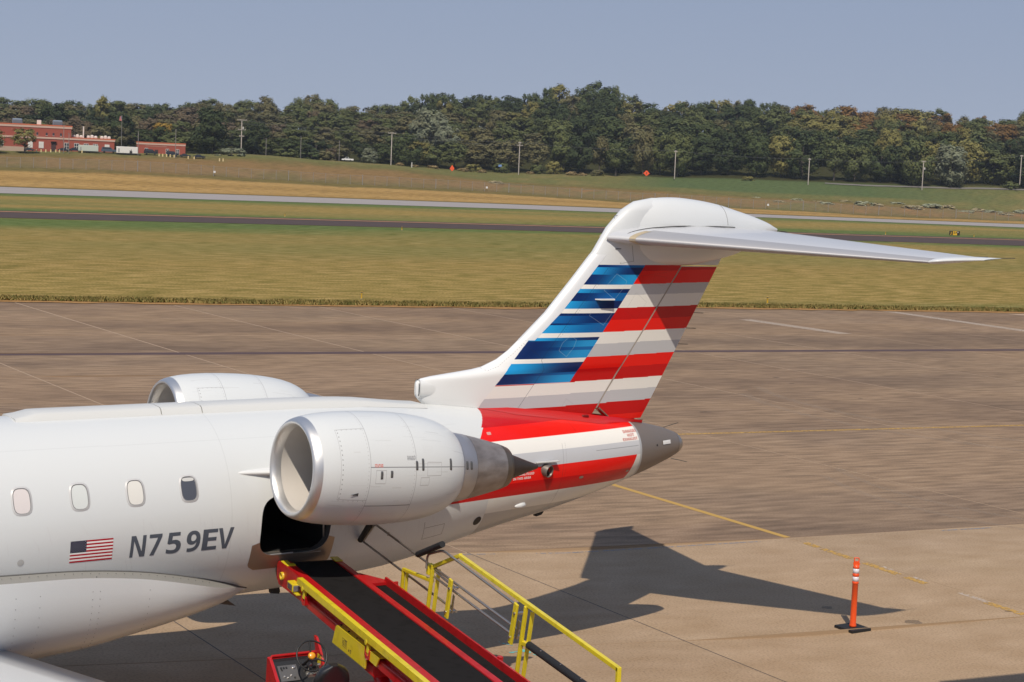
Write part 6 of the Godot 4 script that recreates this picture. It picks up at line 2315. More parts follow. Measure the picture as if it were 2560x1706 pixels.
func car_body(root: Node3D, prof: Array, half: float, m: Material, cabin: Array) -> void:
	# a body from its side outline, a narrower glazed cabin and four wheels
	obj("body", prismm(prof, -half, half), m, root)
	obj("cabin", prismm(cabin, -half * 0.86, half * 0.86), m, root)
	var g := mat("car_glass", lin(0.025, 0.03, 0.035), 0.08, 0.0, 0.5)
	var lo: Vector2 = cabin[0]
	var inset := []
	var mid := Vector2.ZERO
	for p in cabin:
		mid += p / cabin.size()
	for p in cabin:
		inset.append(mid + (p - mid) * 0.82)
	obj("side_window", prismm(inset, half * 0.86, half * 0.87), g, root)
	obj("side_window", prismm(inset, -half * 0.87, -half * 0.86), g, root)
	for x in [-1.4, 1.4]:
		for z in [-half + 0.1, half - 0.1]:
			obj("wheel", lathem([Vector2(-0.12, 0.001), Vector2(-0.12, 0.3), Vector2(-0.08, 0.34), Vector2(0.08, 0.34), Vector2(0.12, 0.3), Vector2(0.12, 0.001)], Transform3D(Basis(Vector3.BACK, Vector3.UP, Vector3.LEFT), Vector3(x, 0.34, z)), 16), mat("tyre_rubber", Color.BLACK), root)

func build_vehicles(D: float) -> void:
	var sedan := [Vector2(-2.3, 0.3), Vector2(2.3, 0.3), Vector2(2.35, 0.75), Vector2(1.3, 0.98), Vector2(-1.6, 1.0), Vector2(-2.3, 0.9)]
	var cab := [Vector2(1.0, 0.95), Vector2(0.35, 1.45), Vector2(-0.9, 1.48), Vector2(-1.7, 0.98)]
	var suv := [Vector2(-2.3, 0.35), Vector2(2.3, 0.35), Vector2(2.35, 0.95), Vector2(1.4, 1.12), Vector2(-2.3, 1.15)]
	var suv_cab := [Vector2(1.2, 1.1), Vector2(0.6, 1.75), Vector2(-2.0, 1.8), Vector2(-2.25, 1.12)]
	var cars := [[18.15, 1.0, 0, lin(0.03, 0.035, 0.04), "dark grey car nearest the trees at the left of the brick building"], [19.26, 1.15, 0, lin(0.015, 0.017, 0.025), "black car in front of the brick building's door"], [19.62, 1.15, 0, lin(0.012, 0.016, 0.032), "navy car between the black car and the pale trailer"], [20.72, 1.45, 1, lin(0.06, 0.085, 0.115), "blue grey pickup-sized car between two white trailers"], [22.10, 1.35, 1, lin(0.012, 0.014, 0.018), "black van parked right of the white trailer"], [22.82, 1.25, 1, lin(0.012, 0.016, 0.024), "dark blue sport utility car by the low wing"], [23.25, 1.1, 0, lin(0.02, 0.022, 0.026), "black car at the right end of the low wing"], [23.72, 1.2, 0, lin(0.012, 0.014, 0.022), "black car alone between the low wing and the tall cedar"]]
	for c in cars:
		var p := spot(c[0], D - 13)
		var r := thing("parked_car", c[4], "car", p + Vector3(0, 0.2, 0), -deg_to_rad(c[0]), "cars parked by the brick building")
		r.scale = Vector3.ONE * c[1]
		var m := mat("car_paint_%s" % c[4].left(14).replace(" ", "_"), c[3], 0.25, 0.0, 0.6)
		car_body(r, sedan if c[2] == 0 else suv, 0.88, m, cab if c[2] == 0 else suv_cab)
		obj("headlight", boxm(Vector3(2.25, 0.6, -0.75), Vector3(2.37, 0.75, 0.75)), mat("car_lamp", lin(0.5, 0.5, 0.5), 0.3), r)
	for q in [[20.05, 8.9, 3.1, lin(0.46, 0.50, 0.45), "pale grey green trailer left of the blue grey car"], [21.32, 9.6, 3.4, lin(0.66, 0.65, 0.62), "white box trailer with black figure under the flagpole"]]:
		var p := spot(q[0], D - 15)
		var r := thing("box_trailer", q[4], "trailer", p, -deg_to_rad(q[0]))
		var m := mat("trailer_paint_%d" % int(q[1] * 10), q[3], 0.45)
		obj("body", boxm(Vector3(-q[1] / 2, 0.7, -1.2), Vector3(q[1] / 2, q[2] + 0.3, 1.2), Transform3D(), 0.12), m, r)
		obj("chassis", boxm(Vector3(-q[1] / 2, 0.4, -1.0), Vector3(q[1] / 2 + 1.4, 0.7, 1.0)), mat("trailer_frame", lin(0.03, 0.03, 0.03), 0.6), r)
		obj("door", boxm(Vector3(-q[1] / 2 + 0.8, 1.1, 1.2), Vector3(-q[1] / 2 + 1.5, q[2] - 0.6, 1.24)), mat("trailer_door", lin(0.30, 0.30, 0.29), 0.5), r)
		for x in [-0.6, 0.5]:
			obj("wheel", lathem([Vector2(-0.1, 0.001), Vector2(-0.1, 0.4), Vector2(0.1, 0.4), Vector2(0.1, 0.001)], Transform3D(Basis(Vector3.BACK, Vector3.UP, Vector3.LEFT), Vector3(x, 0.4, 1.12)), 14), mat("tyre_rubber", Color.BLACK), r)
		if q[1] > 9:
			obj("black_emblem", prismm([Vector2(1.0, 0.8), Vector2(1.3, 1.6), Vector2(0.9, 1.9), Vector2(1.2, 2.0), Vector2(1.5, 1.8), Vector2(1.9, 2.7), Vector2(2.0, 1.8), Vector2(2.4, 1.5), Vector2(2.2, 0.8)], 1.2, 1.23), mat("emblem_black", lin(0.01, 0.01, 0.01), 0.5), r)
	# pickup on the road
	var az := 28.75
	var pu := thing("pickup_truck", "white pickup truck driving left along the hillside road", "truck", spot(az, land(az)[5] - 40) + Vector3(0, 0.3, 0), PI - deg_to_rad(az))
	pu.scale = Vector3.ONE * 1.12
	car_body(pu, [Vector2(-2.8, 0.45), Vector2(2.7, 0.45), Vector2(2.75, 0.95), Vector2(1.5, 1.15), Vector2(-2.8, 1.15)], 0.95, mat("pickup_white", lin(0.75, 0.75, 0.74), 0.3, 0.0, 0.5), [Vector2(1.4, 1.1), Vector2(0.8, 1.85), Vector2(-0.5, 1.88), Vector2(-0.7, 1.12)])
	obj("bed_shadow_liner", boxm(Vector3(-2.7, 1.1, -0.8), Vector3(-0.8, 1.16, 0.8)), mat("bed_liner", lin(0.05, 0.05, 0.05), 0.7), pu)

# ---------------------------------------------------------------- poles, wires, signs
func pole_shape(root: Node3D, h: float, arms: Array, m: Material) -> void:
	var up := Transform3D(Basis(Vector3.UP, Vector3.BACK, Vector3.RIGHT), Vector3.ZERO)
	obj("pole", lathem([Vector2(-2, 0.30), Vector2(h, 0.20), Vector2(h + 0.02, 0.001)], up, 8), m, root)
	for a in arms:
		obj("crossarm", boxm(Vector3(-a[1], h - a[0] - 0.15, 0.18), Vector3(a[1], h - a[0] + 0.15, 0.38)), m, root)
		for x in [-a[1] + 0.15, -a[1] * 0.4, a[1] * 0.4, a[1] - 0.15]:
			obj("insulator", boxm(Vector3(x - 0.12, h - a[0] + 0.15, 0.18), Vector3(x + 0.12, h - a[0] + 0.55, 0.38)), mat("insulator_grey", lin(0.36, 0.33, 0.30), 0.5), root)

func build_poles() -> void:
	var wood := mat("weathered_pole", lin(0.36, 0.32, 0.28), 0.8)
	var grey := mat("lamp_pole_grey", lin(0.16, 0.145, 0.13), 0.7)
	# bearing, tangent of the base and the top, crossarms below the top, label
	var list := [
		[25.12, 12.7, 33.24, [[0.3, 2.4], [5.3, 2.0], [8.6, 1.3]], "tallest utility pole, with three crossarms, right of the tall cedar"],
		[30.25, 7.8, 29.67, [[0.6, 2.2]], "utility pole with one crossarm, right of the white pickup"],
		[34.68, 6.86, 27.13, [[0.7, 0.9], [2.1, 1.7]], "utility pole right of the blue roadside sign, left of the fin"],
		[40.08, 10.56, 25.67, [[0.8, 0.9]], "pale utility pole right of the orange diamond sign above the fin"],
		[44.64, 10.23, 24.01, [[0.8, 0.8]], "pale utility pole at the edge of the green field, above the tailplane"],
		[48.43, 9.41, 24.85, [[0.6, 1.2]], "bare utility pole standing in the green field by the road bend"],
		[51.57, 15.01, 30.0, [[0.6, 0.9]], "utility pole at the far right before the dark conifer"]]
	var tops := []
	for q in list:
		var d: float = land(q[0])[5] - 25
		var p := polar(q[0], d, 7.9 + q[1] * d / 1000.0)
		var h: float = (q[2] - q[1]) * d / 1000.0
		var r := thing("utility_pole", q[4], "utility pole", p, -deg_to_rad(q[0]) + 0.2, "utility poles along the road")
		pole_shape(r, h, q[3], wood)
		if q[3].size() > 2 or q[0] > 48 and q[0] < 49:
			obj("transformer", boxm(Vector3(0.3, h - 5.0, 0.2), Vector3(1.0, h - 3.8, 0.8), Transform3D(), 0.1), mat("transformer_grey", lin(0.52, 0.50, 0.47), 0.5), r)
		tops.append(p + Vector3(0, h - 0.3, 0))
	var spans := ["between the tallest pole and the pole right of the pickup", "between the pole right of the pickup and the blue sign's pole", "sloping from the blue sign's pole to the one above the fin", "between the two pale poles over the green field's upper edge", "from the pale pole to the bare pole in the field", "from the bare pole to the pole at the far right"]
	for i in tops.size() - 1:
		var lines := 2 if i < 2 else 1
		for k in lines:
			var pts := []
			for j in 13:
				var t := j / 12.0
				pts.append(tops[i].lerp(tops[i + 1], t) + Vector3(0, -2.2 * 4 * t * (1 - t) * 0.5 - k * 1.6, 0))
			tag(obj("power_line", tubem(pts, 0.055, 4), mat("cable_grey", lin(0.10, 0.10, 0.10), 0.6)), ("upper wire " if k == 0 and lines == 2 else "lower wire " if lines == 2 else "thin wire ") + spans[i], "power line", "wires of the utility poles")
	var gp: Vector3 = tops[0]
	var ga := spot(24.3, land(24.3)[5] - 26)
	tag(obj("guy_wire", tubem([gp + Vector3(0, -2, 0), ga], 0.06, 4), mat("cable_grey", Color.BLACK)), "slanting stay wire of the tallest utility pole", "stay wire")
	var thin := [[24.15, 10.19, 23.66, "thin grey lamp pole just right of the tall cedar's trunk"], [25.96, 10.35, 22.71, "thin grey pole first to the right of the tallest utility pole"], [27.14, 10.03, 24.81, "thin grey pole second to the right of the tallest utility pole"], [28.46, 9.32, 23.18, "thin grey pole just left of the white pickup"], [19.25, 11.36, 25.72, "dark lamp pole before the two-storey brick block"], [19.42, 11.3, 20.5, "short dark pole beside the brick building's corner window"], [22.92, 11.39, 25.74, "thin dark pole in front of the low brick wing"], [21.68, 12.0, 23.5, "thin dark pole at the left end of the low brick wing"]]
	for q in thin:
		var d: float = land(q[0])[5] - 30 if q[0] > 23.5 else 772.0
		var p := polar(q[0], d, 7.9 + q[1] * d / 1000.0)
		var h: float = (q[2] - q[1]) * d / 1000.0
		var r := thing("lamp_pole", q[3], "lamp pole", p, 0.0, "thin poles on the hill")
		obj("pole", lathem([Vector2(-2, 0.17), Vector2(h, 0.13), Vector2(h + 0.02, 0.001)], Transform3D(Basis(Vector3.UP, Vector3.BACK, Vector3.RIGHT), Vector3.ZERO), 8), grey, r)
		obj("lamp_head", boxm(Vector3(-0.5, h - 0.1, -0.14), Vector3(0.2, h + 0.1, 0.14)), grey, r)

func build_roadside() -> void:
	var orange := mat("roadwork_orange", lin(0.82, 0.10, 0.02), 0.5)
	var legs := mat("sign_leg", lin(0.12, 0.11, 0.10), 0.6)
	for q in [[39.11, 9.3, 2.3, "orange diamond roadwork sign with black arrow above the fin"], [32.37, 7.2, 2.6, "orange roadwork sign seen edgewise right of the white post"], [29.84, 8.2, 0.9, "tiny orange sign left of the utility pole by the pickup"]]:
		var d: float = land(q[0])[5] - 22
		var r := thing("roadwork_sign", q[3], "road sign", polar(q[0], d, 7.9 + q[1] * d / 1000.0), -deg_to_rad(q[0]), "orange roadwork signs")
		var k: float = q[2]
		var wide := 1.0 if q[0] > 39 else 0.62
		obj("panel", prismm([Vector2(0, 0.1 * k), Vector2(wide * 0.78 * k, 0.75 * k), Vector2(wide * 0.1 * k, 1.45 * k), Vector2(-wide * 0.1 * k, 1.45 * k), Vector2(-wide * 0.78 * k, 0.75 * k)], -0.04, 0.04), orange, r)
		obj("leg", boxm(Vector3(-0.5, -0.6, -0.1), Vector3(-0.4, 0.6, 0.0)), legs, r)
		obj("leg", boxm(Vector3(0.4, -0.6, -0.1), Vector3(0.5, 0.6, 0.0)), legs, r)
		if q[0] > 39:
			obj("arrow", prismm([Vector2(-0.12, 0.5 * k), Vector2(0.12, 0.5 * k), Vector2(0.12, 0.8 * k), Vector2(0.32, 0.8 * k), Vector2(0, 1.1 * k), Vector2(-0.32, 0.8 * k), Vector2(-0.12, 0.8 * k)], 0.04, 0.06), mat("arrow_black", lin(0.03, 0.015, 0.01), 0.6), r)
	var d0: float = land(34.03)[5] - 20
	var bs := thing("blue_sign", "small pale blue sign in the scrub left of the third utility pole", "road sign", polar(34.03, d0, 7.9 + 0.0105 * d0), -deg_to_rad(34))
	obj("panel", boxm(Vector3(-0.9, 1.0, -0.04), Vector3(0.9, 2.2, 0.04)), mat("sign_blue", lin(0.16, 0.28, 0.55), 0.5), bs)
	obj("leg", boxm(Vector3(-0.08, -1, -0.12), Vector3(0.08, 1.0, -0.04)), legs, bs)
	d0 = land(30.97)[5] - 30
	var wp := thing("marker_post", "stout white post in the grass between the pickup and the orange sign", "post", polar(30.97, d0, 7.9 + 0.0075 * d0))
	obj("post", boxm(Vector3(-0.22, -0.5, -0.22), Vector3(0.22, 4.0, 0.22), Transform3D(), 0.04), mat("post_white", lin(0.62, 0.60, 0.55), 0.6), wp)
	obj("post_cap", boxm(Vector3(-0.26, 4.0, -0.26), Vector3(0.26, 4.15, 0.26)), mat("post_cap_grey", lin(0.35, 0.34, 0.32), 0.6), wp)

# ---------------------------------------------------------------- trees
# top of the wood against the sky: bearing in degrees, tangent of the height times a thousand
const SKYLINE := [12.0, 39.0, 17.21, 39.5, 17.97, 39.3, 18.61, 40.8, 19.12, 38.8, 19.57, 40.8, 19.96, 39.1, 20.16, 37.9, 20.48, 43.3, 20.93, 42.1, 21.33, 38.9, 21.65, 41.1, 22.05, 42.1, 22.45, 39.7, 22.78, 41.6, 23.44, 44.0, 23.84, 45.1, 24.37, 45.6, 24.78, 42.6, 25.18, 45.8, 25.58, 47.5, 26.12, 48.2, 26.4, 44.0, 26.86, 48.4, 27.61, 52.1, 28.02, 47.2, 28.44, 46.1, 29.12, 45.4, 29.67, 47.0, 30.49, 46.7, 30.9, 53.0, 31.44, 55.8, 31.99, 55.7, 32.4, 57.0, 32.76, 52.3, 33.23, 57.4, 33.72, 54.9, 34.34, 55.1, 35.17, 58.3, 35.84, 64.0, 36.39, 64.8, 36.82, 60.6, 37.08, 67.2, 37.77, 67.6, 38.2, 61.5, 38.62, 56.7, 39.11, 54.4, 39.67, 51.4, 40.0, 56.2, 40.6, 59.9, 40.95, 56.8, 41.63, 59.1, 42.45, 58.3, 43.26, 58.1, 43.67, 55.7, 44.2, 57.4, 44.75, 53.7, 45.41, 56.2, 45.94, 56.9, 46.49, 52.8, 47.0, 58.2, 47.53, 55.9, 48.05, 56.8, 48.59, 53.4, 48.96, 57.3, 49.5, 52.4, 50.14, 53.9, 50.67, 49.3, 51.04, 52.0, 51.53, 56.6, 53.0, 55.0, 56.0, 54.0]

var crowns := []
var trunks := []

func leaf(st: SurfaceTool, p: Vector3, n: Vector3, size: float, light: Color) -> void:
	var a := n.cross(Vector3(rng.randf_range(-1, 1), rng.randf_range(-1, 1), rng.randf_range(-1, 1))).normalized()
	var b := n.cross(a)
	a *= size * rng.randf_range(0.7, 1.25)
	b *= size * rng.randf_range(0.45, 0.8)
	st.set_color(light)
	st.set_normal(n)
	for v in [p - a, p + b, p + a, p - a, p + a, p - b]:
		st.add_vertex(v)

func crown(sd: int, shape: int, leaves: int, size: float) -> ArrayMesh:
	# a crown of unit height: leaf sprays set on a few dozen boughs; shape 0 round, 1 tall oval, 2 conical, 3 loose and broken, 4 bush
	rng.seed = sd
	var st := start()
	var boughs := []
	var count: int = [46, 44, 48, 30, 26][shape]
	for i in count:
		var t := rng.randf_range(0, TAU)
		var h := rng.randf()
		var y: float
		var r: float
		match shape:
			0:
				y = lerpf(0.10, 0.90, h)
				r = 0.33 * sqrt(maxf(0.0, 1.0 - pow((y - 0.52) / 0.46, 2.0)))
			1:
				y = lerpf(0.08, 0.93, h)
				r = 0.24 * sqrt(maxf(0.0, 1.0 - pow((y - 0.50) / 0.48, 2.0)))
			2:
				y = lerpf(0.08, 0.95, h)
				r = 0.24 * pow(1.0 - y, 0.75) + 0.01
			3:
				y = lerpf(0.25, 0.92, h)
				r = 0.30 * sqrt(maxf(0.0, 1.0 - pow((y - 0.6) / 0.38, 2.0))) * rng.randf_range(0.5, 1.15)
			_:
				y = lerpf(0.05, 0.72, h)
				r = 0.50 * sqrt(maxf(0.0, 1.0 - pow(y / 0.85, 2.0)))
		r *= rng.randf_range(0.62, 1.0)
		var s: float = rng.randf_range(0.10, 0.16) * (0.72 if shape == 2 else 0.85 if shape == 3 else 1.0) * (1.0 - 0.25 * h)
		boughs.append([Vector3(cos(t) * r, y, sin(t) * r), s, rng.randf_range(0.80, 1.18), rng.randf_range(-0.07, 0.07)])
	for i in leaves:
		var b: Array = boughs[rng.randi() % boughs.size()]
		var dirv := Vector3(rng.randfn(), rng.randfn() * 0.9 + 0.25, rng.randfn()).normalized()
		var rr: float = b[1] * pow(rng.randf(), 0.4)
		if rng.randf() < 0.12:
			rr = b[1] * rng.randf_range(1.0, 1.35)
		var p: Vector3 = b[0] + dirv * rr
		if p.y < 0.01:
			continue
		var n := (dirv * 0.62 + (p - Vector3(0, 0.45, 0)).normalized() * 0.6 + Vector3(rng.randfn(), rng.randfn(), rng.randfn()) * 0.16).normalized()
		var k: float = b[2] * rng.randf_range(0.86, 1.12)
		leaf(st, p, n, size, Color(k * (1.0 + b[3]), k, k * (1.0 - b[3])))
	return st.commit()

func trunk(sd: int, shape: int) -> ArrayMesh:
	rng.seed = sd
	var st := start()
	var top := 0.75
	tube(st, [Vector3(0, -0.08, 0), Vector3(0.004, 0.12, 0), Vector3(rng.randf_range(-0.02, 0.02), 0.4, rng.randf_range(-0.02, 0.02)), Vector3(0, top, 0)], 0.022, 7, false, 0.006)
	if shape != 4:
		for i in 6:
			var t := rng.randf_range(0, TAU)
			var y := rng.randf_range(0.16, 0.6)
			var l := rng.randf_range(0.14, 0.26)
			tube(st, [Vector3(0, y, 0), Vector3(cos(t) * l * 0.6, y + l * 0.35, sin(t) * l * 0.6), Vector3(cos(t) * l, y + l * 0.8, sin(t) * l)], 0.010, 5, false, 0.003)
	return commit(st)

func leaf_mat(called: String, c: Color) -> StandardMaterial3D:
	var m := mat(called, c, 0.8)
	m.vertex_color_use_as_albedo = true
	m.metallic_specular = 0.2
	m.backlight_enabled = true
	m.backlight = Color(0.25, 0.25, 0.12)
	return m

func plant(called: String, category: String, az: float, d: float, y: float, h: float, w: float, shape: int, m: Material, label: String, group: String) -> Node3D:
	var o := thing(called, label, category, polar(az, d, y), rng.randf_range(0, TAU), group)
	var pick: int = shape * 3 + rng.randi() % 3
	var wide: float = [0.72, 0.54, 0.5, 0.68, 1.1][shape]
	o.scale = Vector3(w / wide, h, w / wide)
	var tm: Material = mat("bark", lin(0.075, 0.062, 0.05), 0.9)
	if shape != 4:
		obj("trunk", trunks[shape], tm, o)
	else:
		obj("stems", trunks[4], tm, o)
	obj("crown", crowns[pick], m, o)
	return o

const HUE := ["dark green", "deep green", "mid green", "olive green", "brownish olive", "yellow green", "russet", "pale silver green", "golden yellow", "dry tan"]
const FORM := ["round tree", "tall tree", "conical tree", "ragged tree", "bush"]
const ROWNAME := ["at the wood's foot", "behind the front row", "on the lower slope", "on the middle slope", "on the upper slope", "against the sky"]

func landmark(az: float) -> String:
	var marks := [[17.6, "above the station's left end"], [19.0, "above the two-storey brick block"], [20.4, "above the station's white roof units"], [21.6, "around the flagpole"], [23.0, "above the low brick wing"], [24.5, "around the tall cedar"], [25.8, "by the tallest utility pole"], [27.3, "above the thin grey poles"], [29.0, "above the white pickup"], [30.6, "by the pole right of the pickup"], [32.2, "around the silvery tree"], [33.6, "above the orange edgewise sign"], [35.2, "by the pole left of the fin"], [36.9, "above the fin's leading edge"], [38.6, "under the wood's highest peak"], [40.2, "above the orange diamond sign"], [41.8, "above the bullet fairing"], [43.4, "above the fairing's tail"], [45.0, "by the pole above the tailplane"], [46.6, "above the middle tailplane"], [48.2, "by the field's bare pole"], [49.8, "above the tailplane tip"], [51.2, "above the road bend"], [60.0, "at the right edge of view"]]
	for m in marks:
		if az < m[0]:
			return m[1]
	return marks[-1][1]

func build_trees() -> void:
	var sizes := [0.030, 0.030, 0.026, 0.026, 0.06]
	var counts := [3600, 3600, 3200, 2200, 1200]
	for shape in 5:
		for v in 3:
			crowns.append(crown(100 + shape * 10 + v, shape, counts[shape], sizes[shape]))
		trunks.append(trunk(200 + shape, shape))
	var hues := [lin(0.047, 0.063, 0.028), lin(0.067, 0.086, 0.034), lin(0.108, 0.124, 0.047), lin(0.142, 0.131, 0.062), lin(0.149, 0.115, 0.072), lin(0.202, 0.185, 0.062), lin(0.196, 0.112, 0.039), lin(0.181, 0.196, 0.128), lin(0.342, 0.217, 0.040), lin(0.300, 0.225, 0.110)]
	var lm := []
	for i in hues.size():
		lm.append(leaf_mat("leaves_" + HUE[i].replace(" ", "_"), hues[i]))
	var sky := []
	for i in range(0, SKYLINE.size(), 2):
		sky.append(Vector2(SKYLINE[i], SKYLINE[i + 1]))
	rng.seed = 2024
	var seen_labels := {}
	var list := []
	# rows from the foot of the wood to the sky
	for row in 6:
		var az := 15.4 + rng.randf() * 0.4
		while az < 53.6:
			var r := land(az)
			var f := row / 5.0
			var d: float = r[5] + 8 + f * 330 + rng.randf_range(-8, 8)
			var top_sky := look(sky, az)
			var low: float = 23.0
			if az < 23.5: low = 27.0
			elif az < 30.5: low = lerpf(22.0, 24.0, rng.randf())
			elif az < 36.0: low = 27.0
			elif az < 50: low = 36.0
			else: low = 33.0
			var tan_top := lerpf(low, top_sky, pow(f, 0.85)) + (rng.randf_range(-3.0, 2.0) if row < 5 else rng.randf_range(-1.6, 0.0))
			var ground := land_height(az, d)
			var top: float = 7.9 + tan_top * d / 1000.0
			var h := maxf(9.0, top - ground)
			if row > 1:
				# only crowns show up the slope: keep trees of an ordinary height
				h = minf(h, 30.0)
				ground = top - h
			var w := rng.randf_range(12.5, 25.0) * (0.85 if az < 30 and row < 3 else 1.0)
			list.append([az, d, ground, h, w, row])
			az += w * 0.70 / d * 57.3 * (1.0 if row < 5 else 0.9) * rng.randf_range(0.8, 1.2)
	var made := []
	for t in list:
		var az: float = t[0]
		var row: int = t[5]
		var pickr := rng.randf()
		var hue := 0
		if az < 22.5:
			hue = [0, 1, 2, 3, 4][[0, 1, 2, 3, 4][int(pickr * 4.99)]] if row < 4 else [1, 2, 3, 2, 2][int(pickr * 4.99)]
		elif az < 31.0:
			hue = [4, 3, 3, 2, 3, 2][int(pickr * 5.99)] if row > 0 else [1, 2, 3, 1, 0, 2][int(pickr * 5.99)]
			if row == 5 and pickr < 0.3:
				hue = 2
		elif az < 35.5:
			hue = [3, 2, 2, 1, 5, 3][int(pickr * 5.99)] if row < 4 else [1, 2, 0, 5, 2, 1][int(pickr * 5.99)]
		elif az < 43.5:
			hue = [0, 0, 1, 1, 2, 3][int(pickr * 5.99)] if row < 4 else [1, 2, 2, 5, 1, 3][int(pickr * 5.99)]
		else:
			hue = [0, 1, 1, 2, 0, 5][int(pickr * 5.99)] if row < 2 else [2, 3, 5, 6, 2, 6, 5][int(pickr * 6.99)]
		var shape = [0, 0, 1, 0, 3][rng.randi() % 5]
		made.append([t, hue, shape])
	# the trees that stand out, placed one by one: bearing, tangent of the foot and top, width over height, hue, shape, label
	var solo := [
		[24.08, 10.6, 40.3, 0.66, 0, 1, "tall dark cedar standing alone beside the low brick wing", -26],
		[22.47, 13.5, 29.5, 0.95, 8, 3, "golden yellow tree behind the low brick wing", 30],
		[21.05, 13.0, 34.5, 0.85, 0, 0, "dark round tree between the two brick buildings", 14],
		[31.55, 22.0, 45.2, 1.0, 7, 0, "large pale silvery tree above the white post", 60],
		[32.15, 16.0, 36.0, 0.9, 7, 0, "smaller silvery tree below the large silvery one", 40],
		[30.75, 7.5, 31.0, 0.8, 1, 0, "green broad tree right of the pole near the pickup", -8],
		[38.05, 10.0, 30.5, 0.75, 2, 3, "light green slim-trunked tree left of the orange diamond sign", -14],
		[48.2, 10.0, 38.5, 0.72, 2, 0, "round grey green tree behind the field's bare pole", -6],
		[49.35, 10.0, 35.5, 0.8, 7, 0, "pale willow-like tree right of the field's bare pole", -10],
		[25.55, 12.0, 33.5, 0.85, 0, 0, "dark tree right behind the tallest utility pole", 4],
		[16.75, 9.0, 23.5, 1.5, 5, 0, "yellowing open tree before the station's left end", -95],
		[18.0, 9.2, 22.5, 1.3, 5, 3, "thin yellowing tree right of another before the station", -95],
		[29.5, 8.5, 20.0, 0.85, 7, 1, "silvery young tree right of the white pickup", -22],
		[28.2, 9.5, 19.5, 0.9, 4, 3, "brownish young tree left of the white pickup", -16],
		[51.9, 13.0, 45.0, 0.7, 0, 2, "dark conifer at the far right before the wood", -4],
		[20.5, 20.0, 43.6, 0.5, 5, 3, "light yellow green treetop rising over the brick station", 200],
		[18.95, 18.0, 38.6, 0.8, 0, 0, "very dark round tree above the two-storey block", 120]]
	for s in solo:
		var d: float = land(s[0])[5] + s[7]
		var y: float = 7.9 + s[1] * d / 1000.0
		y = minf(y, land_height(s[0], d) + 0.5)
		var h: float = 7.9 + s[2] * d / 1000.0 - y
		var o := plant("cedar_tree" if s[6].contains("cedar") else "conifer_tree" if s[5] == 2 else "broadleaf_tree", "tree", s[0], d, y, h, (s[2] - s[1]) * d / 1000.0 * s[3], s[5], lm[s[4]], s[6], "trees standing out from the wood")
	# count first, so that labels that would fall together can be told apart
	var total := {}
	for q in made:
		var key: String = "%s %s %s, %s" % [HUE[q[1]], FORM[q[2]], ROWNAME[q[0][5]], landmark(q[0][0])]
		total[key] = total.get(key, 0) + 1
	var order := ["left", "second", "third", "fourth", "fifth", "sixth"]
	for q in made:
		var t: Array = q[0]
		var key: String = "%s %s %s, %s" % [HUE[q[1]], FORM[q[2]], ROWNAME[t[5]], landmark(t[0])]
		var i: int = seen_labels.get(key, 0)
		seen_labels[key] = i + 1
		var label := key
		if total[key] > 1:
			label = "%s %s" % ["leftmost" if i == 0 else "rightmost" if i == total[key] - 1 else "middle", key]
		plant("broadleaf_tree", "tree", t[0], t[1], t[2], t[3], t[4], q[2], lm[q[1]], label, "trees of the wood behind the runway")
	# bushes and scrub
	rng.seed = 99
	var bushes := [[24.35, -28, 4.0, 13.0, 1, "spreading dark bush at the foot of the tall cedar"], [24.80, -84, 6.0, 17.0, 7, "wide grey green bush on the bank left of the tallest pole's foot"], [26.6, -12, 6.5, 16, 2, "wide green bush below the thin grey poles"], [27.5, -14, 6.0, 15, 1, "dark green bush between two thin grey poles"], [28.0, -18, 7.0, 12, 3, "olive bush left of the pickup"], [33.1, -10, 6.0, 12, 5, "yellow green bush right of the orange edgewise sign"], [34.1, -8, 7.5, 12, 2, "green bush behind the small blue sign"], [35.35, -9, 7.0, 11, 2, "bright green bush right of the pole left of the fin"], [35.9, -5, 10, 12, 5, "yellow green leafy bush against the dark wood"], [37.4, -12, 5, 9, 3, "olive bush at the road above the fin"], [42.6, -15, 4, 8, 5, "yellow green tuft of weeds at the field's upper edge"], [51.3, -10, 6, 13, 2, "green bush at the right edge below the dark conifer"]]
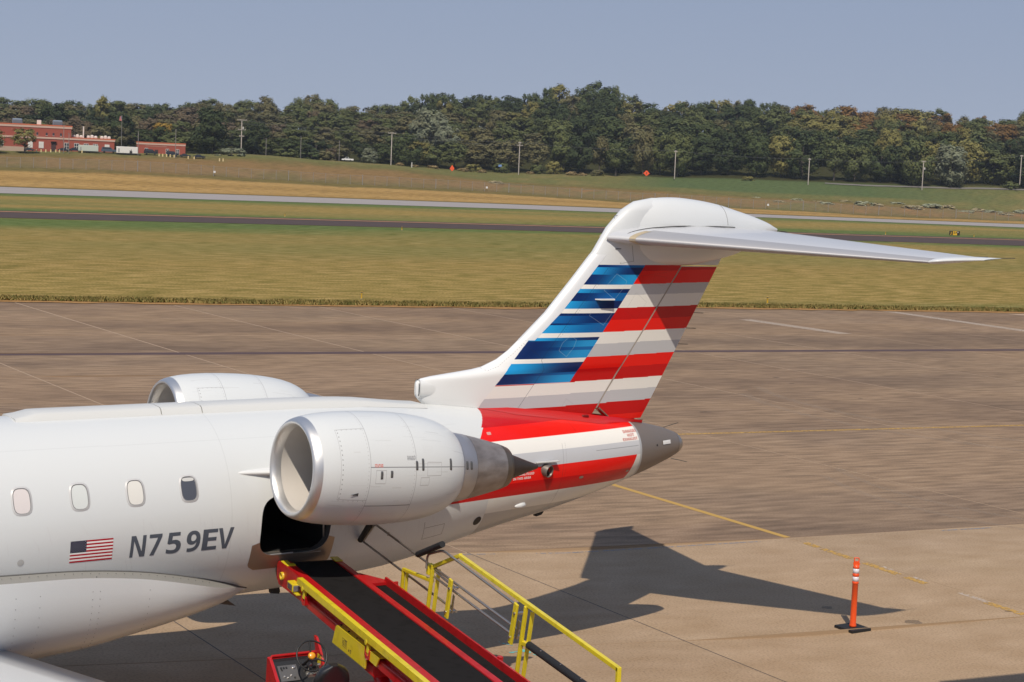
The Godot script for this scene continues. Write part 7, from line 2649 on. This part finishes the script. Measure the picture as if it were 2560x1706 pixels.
	for q in [[30.55, 2.6, 6], [31.05, 2.2, 7], [31.7, 3.0, 8], [32.75, 3.2, 8], [33.4, 2.8, 7], [36.5, 3.2, 9], [36.9, 2.6, 7], [35.1, 2.4, 6]]:
		bushes.append([q[0], -14, q[1], q[2], 9, "dry tan clump of tall weeds " + {30.55: "right of the pole by the pickup", 31.05: "behind the white post", 31.7: "left of the orange edgewise sign", 32.75: "right of the orange edgewise sign", 33.4: "left of the blue sign", 36.5: "above the fin's shoulder", 36.9: "left of the light green slim tree", 35.1: "right of the pole left of the fin"}[q[0]]])
	for b in bushes:
		var d: float = land(b[0])[5] + b[1]
		plant("bush", "bush", b[0], d, land_height(b[0], d) - 0.5, b[2], b[3], 4, lm[b[4]], b[5], "bushes along the wood")
	var bank := [[45.0, 3.0, 7], [45.9, 3.2, 8], [47.6, 3.6, 9], [49.9, 3.8, 10], [51.2, 4.0, 9], [42.9, 2.6, 7], [45.25, 4.2, 9], [46.55, 6.5, 11], [47.0, 5.0, 7], [48.15, 5.5, 13], [48.75, 6.5, 12], [49.3, 6.0, 8], [50.3, 5.5, 9], [50.75, 5.0, 11], [51.75, 5.5, 13], [44.3, 3.5, 8], [43.7, 3.5, 7], [33.9, 4.5, 10]]
	var ord := ["first", "second", "third", "fourth", "fifth", "sixth", "seventh", "eighth", "ninth", "tenth", "eleventh", "twelfth", "thirteenth", "fourteenth", "fifteenth", "sixteenth", "seventeenth", "eighteenth"]
	var bank_sorted := bank.duplicate()
	bank_sorted.sort_custom(func(a, b): return a[0] < b[0])
	for i in bank_sorted.size():
		var b: Array = bank_sorted[i]
		var r := land(b[0])
		var d: float = lerpf(r[1], r[3], 0.72 + 0.16 * sin(i * 2.3))
		plant("shrub", "shrub", b[0], d, land_height(b[0], d) - 1.0, b[1] * 0.6, b[2] * 1.1, 4, leaf_mat("leaves_grey_green", lin(0.36, 0.37, 0.25)) if i % 2 else leaf_mat("leaves_grey_brown", lin(0.42, 0.36, 0.22)), "%s grey green shrub from the left along the brown bank" % ord[i], "shrubs on the brown bank")
